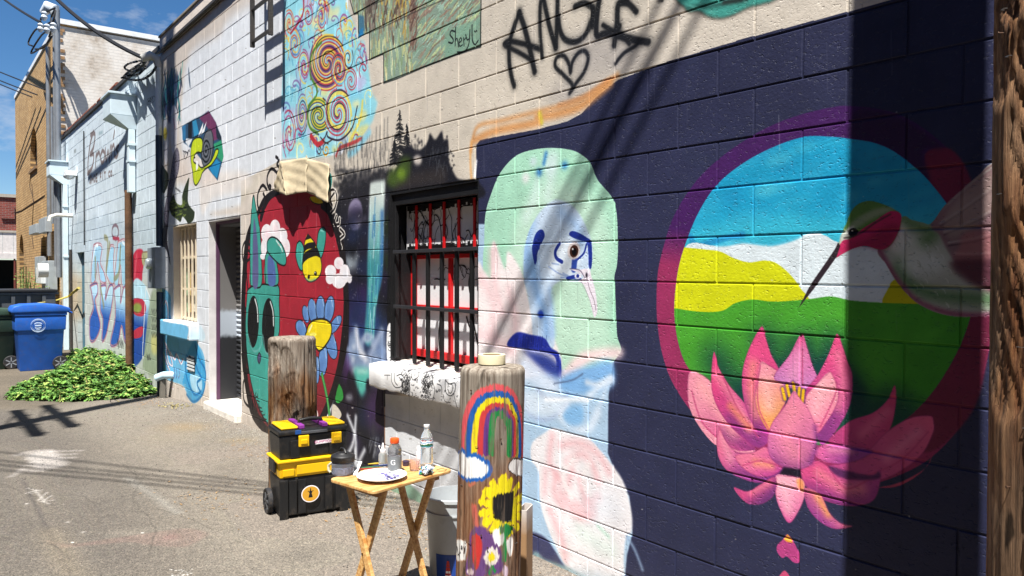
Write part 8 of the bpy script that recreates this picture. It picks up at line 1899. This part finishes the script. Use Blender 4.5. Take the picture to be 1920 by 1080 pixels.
# ================================================================== BINS, DUMPSTER, LEAVES
def bin_(label, origin, sx, sy, h, mat, lidmat, logo):
    x0, y0, z0 = origin; t = empty('wheeled_bin', label, 'wheeled bin', (x0, y0, z0), 0, 'wheeled bins at the end of the alley')
    def ring(z, ix, iy, oy=0): return [(-sx+ix, iy+oy, z), (-ix, iy+oy, z), (-ix, sy-iy, z), (-sx+ix, sy-iy, z)]
    secs = [ring(.0, .07, .08), ring(h*.60, .035, .035), ring(h*.605, .012, .01), ring(h*.82, .0, .0)]
    m = MB(); vs = [v_ for s_ in secs for v_ in s_]; fs = [(i*4+k, i*4+(k+1) % 4, (i+1)*4+(k+1) % 4, (i+1)*4+k) for i in range(3) for k in range(4)]+[(3, 2, 1, 0), (12, 13, 14, 15)]; m.add(vs, fs); bd = m.obj('body', mat, t, bevel=.025, seg=3, smooth=True)
    m = MB(); m.box(-sx-.01, .012, -.012, sy+.012, h*.822, h*.87); m.obj('collar', mat, t, bevel=.012)
    m = MB()    # domed lid overhanging the front
    n = 8; prof = [(-.055, h*.872), (-.06, h*.905), (-.02, h*.965), (.12, h*.992), (sy*.55, h*1.0), (sy*.9, h*.975), (sy+.05, h*.935), (sy+.07, h*.90), (sy+.03, h*.872)]
    vs = [(x, y, z) for x in (-sx-.03, .03) for y, z in prof]; k = len(prof); m.add(vs, [(i, (i+1) % k, k+(i+1) % k, k+i) for i in range(k)]+[tuple(range(k)), tuple(range(k, 2*k))[::-1]]); m.obj('lid', lidmat, t, bevel=.015, seg=2, smooth=True)
    m = MB(); m.tube([(-sx+.04, sy+.09, h*.86), (-.04, sy+.09, h*.86)], .016, 10); m.obj('handle', mat, t, smooth=True)
    # moulded pocket on the side
    m = MB(); m.prism([(.06, h*.60), (sy*.42, h*.60), (sy*.40, h*.44), (.09, h*.50)], lambda a, b_, c_: (c_, a, b_), -.036, -.02); m.obj('moulding', mat, t, bevel=.006) if False else None
    for xx in (-.03, -sx+.0):
        m = MB(); cy, cz, rr = sy-.10, .125, .125
        m.lathe([(.05, -.025), (rr-.01, -.025), (rr, -.015), (rr, .015), (rr-.01, .025), (.05, .025)], 28); wh = m.obj('wheel', M_('rubber_tyre', '#232326'), t, smooth=True, loc=(xx, cy, cz), rot=(0, math.pi/2, 0))
        m = MB(); m.lathe([(.0, -.018), (.085, -.018)], 24, caps=(False, False)); m.lathe([(.0, .0255), (.03, .0255), (.05, .020)], 16, caps=(False, False)); m.obj('hub', M_('grey_hub', '#3c3d40'), wh)
        m = MB()
        for k in range(6): a = k*math.pi/3; m.bar((math.cos(a)*.02, math.sin(a)*.02, .022), (math.cos(a)*.095, math.sin(a)*.095, .024), .018, .010)
        m.obj('spokes', M_('pale_spoke', '#8f9398', .4), wh)
    if logo:
        WI = M_('pale_print', '#b8cbe6', .5, var=.25, vscale=40); cy, cz = sy*.44, h*.68; m = MB()
        def seg(pts, w_): 
            for i in range(len(pts)-1): m.bar((.0135-.0, cy+pts[i][0], cz+pts[i][1]), (.0135, cy+pts[i+1][0], cz+pts[i+1][1]), .004, w_, (1, 0, 0)) if False else m.add([(.004+.0, cy+pts[i][0], cz+pts[i][1]-w_/2), (.004, cy+pts[i+1][0], cz+pts[i+1][1]-w_/2), (.004, cy+pts[i+1][0], cz+pts[i+1][1]+w_/2), (.004, cy+pts[i][0], cz+pts[i][1]+w_/2)], [(0, 1, 2, 3)])
        C_ = [(math.cos(a*math.pi/12)*.115, math.sin(a*math.pi/12)*.115) for a in range(25)]
        seg(C_, .016); seg([(x*.84, y*.84) for x, y in C_], .006); seg([(-.06, .03), (-.02, .05), (.03, .045), (.06, .03)], .02); seg([(-.05, .0), (.05, .0)], .026); seg([(-.05, -.04), (-.01, -.05), (.05, -.04)], .018); seg([(-.03, -.075), (.03, -.075)], .012)
        m.obj('emblem', WI, bd)
    return t
pb = onG(38, 697)
bin_('bright blue wheeled recycling bin with pale round emblem beside the leaf pile', (pb[0]+.07, pb[1]-.08, pb[2]), .68, .80, 1.21, M_('blue_bin', '#1f5ab4', .5, var=.12, dirt=.28), M_('blue_bin', '#1f5fc0'), True)
bin_('dark green wheeled bin cropped by the left edge of the picture', (pb[0]-.5, onX(33, 640, pb[0]-.5)[1]-.80, gz(-15)), .68, .80, 1.13, M_('green_bin', '#22362c', .5, var=.12, dirt=.15), M_('green_lid', '#33483c', .5), False)
def dumpster():
    x1 = -17.6; z0 = gz(-17.5); zt = onX(60, 541, x1)[2]; t = empty('dumpster', 'dark grey steel dumpster with flat lid behind the two wheeled bins', 'dumpster', (x1, 1.2, z0))
    DG = M_('dumpster_paint', '#4a4f56', .5, var=.15, dirt=.4); h = zt-z0; ya = onX(-60, 560, x1)[1]-1.2; yb = onX(104, 560, x1)[1]-1.2
    m = MB(); m.box(-1.5, 0, ya, yb, .15, h-.12); b_ = m.obj('body', DG, t, bevel=.01)
    m = MB(); m.box(-1.55, .04, ya-.05, yb+.05, h-.12, h-.075); m.obj('rim', DG, t, bevel=.006); m = MB(); m.box(-1.5, .07, ya-.02, yb+.03, h-.07, h-.02); m.obj('lid', M_('black_lid', '#1c1c1e'), t, bevel=.01)
    for i in range(5): y = ya+.2+(yb-ya-.4)*i/4; m = MB(); m.box(.001, .04, y-.03, y+.03, .16, h-.13); m.obj('rib', DG, b_)
    m = MB(); m.box(.0, .14, yb-.18, yb-.02, h-.40, h-.22); m.obj('fork_pocket', DG, t)
    for y in (ya+.25, yb-.25): m = MB(); m.lathe([(.02, 0), (.08, 0), (.08, .05), (.02, .05)], 14); m.obj('caster', M_('rubber_tyre', '#232326'), t, loc=(-.2, y, .075), rot=(0, math.pi/2, 0))
dumpster()
# faded yellow strap tied from the dumpster to the wall pipe
a = onX(70, 569, -17.0); b_ = onY(128, 556, D-.1); c_ = onY(148, 540, D-.06)
m = MB(); m.tube([a, tuple(Vector(a).lerp(Vector(b_), .5)-Vector((0, 0, .03))), b_, c_], .018, 8, rs=[.016, .016, .022, .03]); tag(m.obj('yellow_rope', M_('yellow_rope', '#c9b860', .7, bump=.4, bscale=120), smooth=True), 'faded yellow rope tied from the dumpster to a pipe on the wall', 'rope')

def leaf_pile():
    r = random.Random(17); mb = MB(); ys = MB()
    PG = [(10, 749), (35, 730), (72, 716), (104, 707), (124, 697), (128, 672), (140, 655), (170, 650), (240, 672), (300, 705), (300, 737), (250, 747), (150, 753), (60, 752)]
    PX_ = [(-19.5, .05), (-17.5, .16), (-15.6, .27), (-14.2, .32), (-13.4, .22), (-12.6, .12), (-11.6, .05)]
    def H(x, y):
        u, v, zz = proj((x, y, gz(x))); ins = False; dm = 1e9; j = len(PG)-1
        for i in range(len(PG)):
            (xa, ya), (xb, yb) = PG[i], PG[j]; j = i
            if (ya > v) != (yb > v) and u < (xb-xa)*(v-ya)/(yb-ya+1e-9)+xa: ins = not ins
            if not (ya < 700 and yb < 700 and xa > 135 and xb > 135):
                L2 = (xb-xa)**2+(yb-ya)**2; t = max(0, min(1, ((u-xa)*(xb-xa)+(v-ya)*(yb-ya))/L2)); dm = min(dm, math.hypot(u-xa-t*(xb-xa), (v-ya-t*(yb-ya))*2.2))
        if not ins: return 0
        hm = np.interp(x, [p[0] for p in PX_], [p[1] for p in PX_]); hm = max(hm, .0)
        k = min(1, dm/34); return float((.03+hm*k*(.62+.38*min(1, max(0, (y-1.2)/1.3))))*(.85+.3*math.sin(x*5+y*3)))
    n = 0; tries = 0
    while n < 10500 and tries < 50000:
        tries += 1; x = r.uniform(-19.2, -11.4); y = r.uniform(.7, D-.02); h = H(x, y)
        if h <= 0: continue
        if r.random() > (.35+.65*(x+19.2)/7.8): continue
        z = gz(x)+h*(1-.35*r.random()**2)+r.uniform(-.03, .05)+.03*math.sin(x*11+y*7); n += 1
        s_ = r.choice((r.uniform(.018, .035), r.uniform(.03, .055), r.uniform(.05, .08))); az = r.uniform(0, 6.28); ti = r.uniform(-.7, .7); ni = r.choice((3, 5, 5))
        mb.cm = r.choices((0, 1, 2, 3), (6, 5, 2, .5))[0]
        for k in range(ni):
            a = az+(k-(ni-1)/2)*.75; ca, sa = math.cos(a), math.sin(a); l = s_*(1.25 if k == ni//2 else .9); wd = l*.32; tz = ti*l+r.uniform(-.3, .2)*l
            mb.add([(x, y, z), (x+ca*l*.5-sa*wd, y+sa*l*.5+ca*wd, z+tz*.5+.12*wd), (x+ca*l, y+sa*l, z+tz-.2*l), (x+ca*l*.5+sa*wd, y+sa*l*.5-ca*wd, z+tz*.5+.12*wd)], [(0, 1, 2), (0, 2, 3)])
    LM = [M_('leaf_a', '#446b2c', .75, var=.3, vscale=9), M_('leaf_b', '#65903c', .75, var=.3, vscale=9), M_('leaf_c', '#98ab58', .75, var=.3, vscale=9), M_('leaf_dry', '#8f9450', .7, var=.3, vscale=9)]
    for m_ in LM:
        b = m_.node_tree.nodes['Principled BSDF']; b.inputs['Subsurface Weight'].default_value = 0
    o = mb.obj('cut_vines', LM); tag(stuff(o), 'heap of freshly cut green vines piled at the foot of the shop wall', 'cut vines')
    st = MB()
    for i in range(26):
        x = r.uniform(-17, -11.8); y = r.uniform(1.0, 2.6)
        if H(x, y) <= 0: continue
        a = r.gauss(.45, .7); pts = []
        L_ = r.uniform(.5, 1.9)
        for k in range(7):
            px = x+math.cos(a)*L_*k/6; py = min(y+math.sin(a)*L_*k/6*.5, D-.05); h = H(px, py); a += r.uniform(-.2, .2); pts.append((px, py, gz(px)+max(h, .02)+.03+.02*math.sin(k+i)))
        st.tube(pts, r.uniform(.003, .006), 5)
    tag(stuff(st.obj('vine_stems', M_('vine_stem', '#8f8550', .7, var=.3, vscale=12), smooth=True)), 'tan bare vine stems strewn over the heap of cut leaves', 'vine stems')
    # dark base so the heap is solid
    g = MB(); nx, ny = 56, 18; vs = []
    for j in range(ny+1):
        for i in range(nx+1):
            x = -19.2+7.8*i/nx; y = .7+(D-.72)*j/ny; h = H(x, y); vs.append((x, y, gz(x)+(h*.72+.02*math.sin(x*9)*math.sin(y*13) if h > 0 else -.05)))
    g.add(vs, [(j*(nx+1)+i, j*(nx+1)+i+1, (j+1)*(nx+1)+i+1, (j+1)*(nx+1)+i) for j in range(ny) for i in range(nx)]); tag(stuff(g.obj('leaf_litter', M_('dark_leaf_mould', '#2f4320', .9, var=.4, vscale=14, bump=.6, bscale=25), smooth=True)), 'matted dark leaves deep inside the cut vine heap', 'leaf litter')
leaf_pile()
def weeds():
    for i, (px, py, hh) in enumerate(((47, 535, .75), (70, 538, .6))):
        b0_ = onY(px, py+25, D-.5); r = random.Random(i+40); t = empty('weed', ['taller', 'shorter'][i]+' leafy green weed growing against the tan brick wall behind the dumpster', 'weed', (b0_[0], b0_[1], gz(-25)), 0, 'weeds along the brick wall')
        zb = 0; m = MB(); lf = MB(); top = onY(px, 498 if i == 0 else 510, D-.5)[2]-gz(-25)
        for k in range(7):
            a = r.uniform(0, 6.28); d = r.uniform(.05, .6); pts = [(0, 0, 0), (d*.4*math.cos(a), d*.3*math.sin(a), top*.5), (d*math.cos(a), d*.5*math.sin(a), top*r.uniform(.75, 1))]; m.tube(pts, .012, 5)
            for q in range(90):
                f = r.uniform(.35, 1); p_ = Vector(pts[0]).lerp(Vector(pts[2]), f)+Vector((r.gauss(0, .09), r.gauss(0, .09), r.gauss(0, .08))); s_ = r.uniform(.04, .09); aa = r.uniform(0, 6.28); dz = r.uniform(-.6, .6)*s_
                lf.add([tuple(p_), (p_.x+s_*.5*math.cos(aa+.6), p_.y+s_*.5*math.sin(aa+.6), p_.z+dz*.5), (p_.x+s_*math.cos(aa), p_.y+s_*math.sin(aa), p_.z+dz), (p_.x+s_*.5*math.cos(aa-.6), p_.y+s_*.5*math.sin(aa-.6), p_.z+dz*.5)], [(0, 1, 2, 3)])
        m.obj('stem', M_('green_stem', '#5a6a34', .7), t); lf.obj('leaves', M_('weed_leaf', '#5c7a3a', .6, var=.3), t)['kind'] = 'stuff'
weeds()
# two stray yellowed leaves-and-twig tufts on the pavement
for i, (x, y) in enumerate(((335, 765), (318, 762))):
    p_ = onG(x, y); r = random.Random(i); m = MB()
    for k in range(26):
        a = r.uniform(0, 6.28); d = r.uniform(0, .14); s_ = r.uniform(.01, .026); cx, cy, cz = d*math.cos(a)*1.4, d*math.sin(a), r.uniform(.005, .03)
        m.add([(cx, cy, cz), (cx+s_*math.cos(a+1), cy+s_*math.sin(a+1), cz+.012), (cx+1.6*s_*math.cos(a+.4), cy+1.6*s_*math.sin(a+.4), cz), (cx+s_*math.cos(a-.3), cy+s_*math.sin(a-.3), cz+.01)], [(0, 1, 2, 3)])
    tag(stuff(m.obj('dry_sprig', M_('straw_leaf', '#8f8458', .8, var=.3), None, loc=p_)), ['wilted yellow vine sprig lying alone on the pavement', 'small crumbled dry sprig nearest the blue drain pipe'][i], 'sprig')
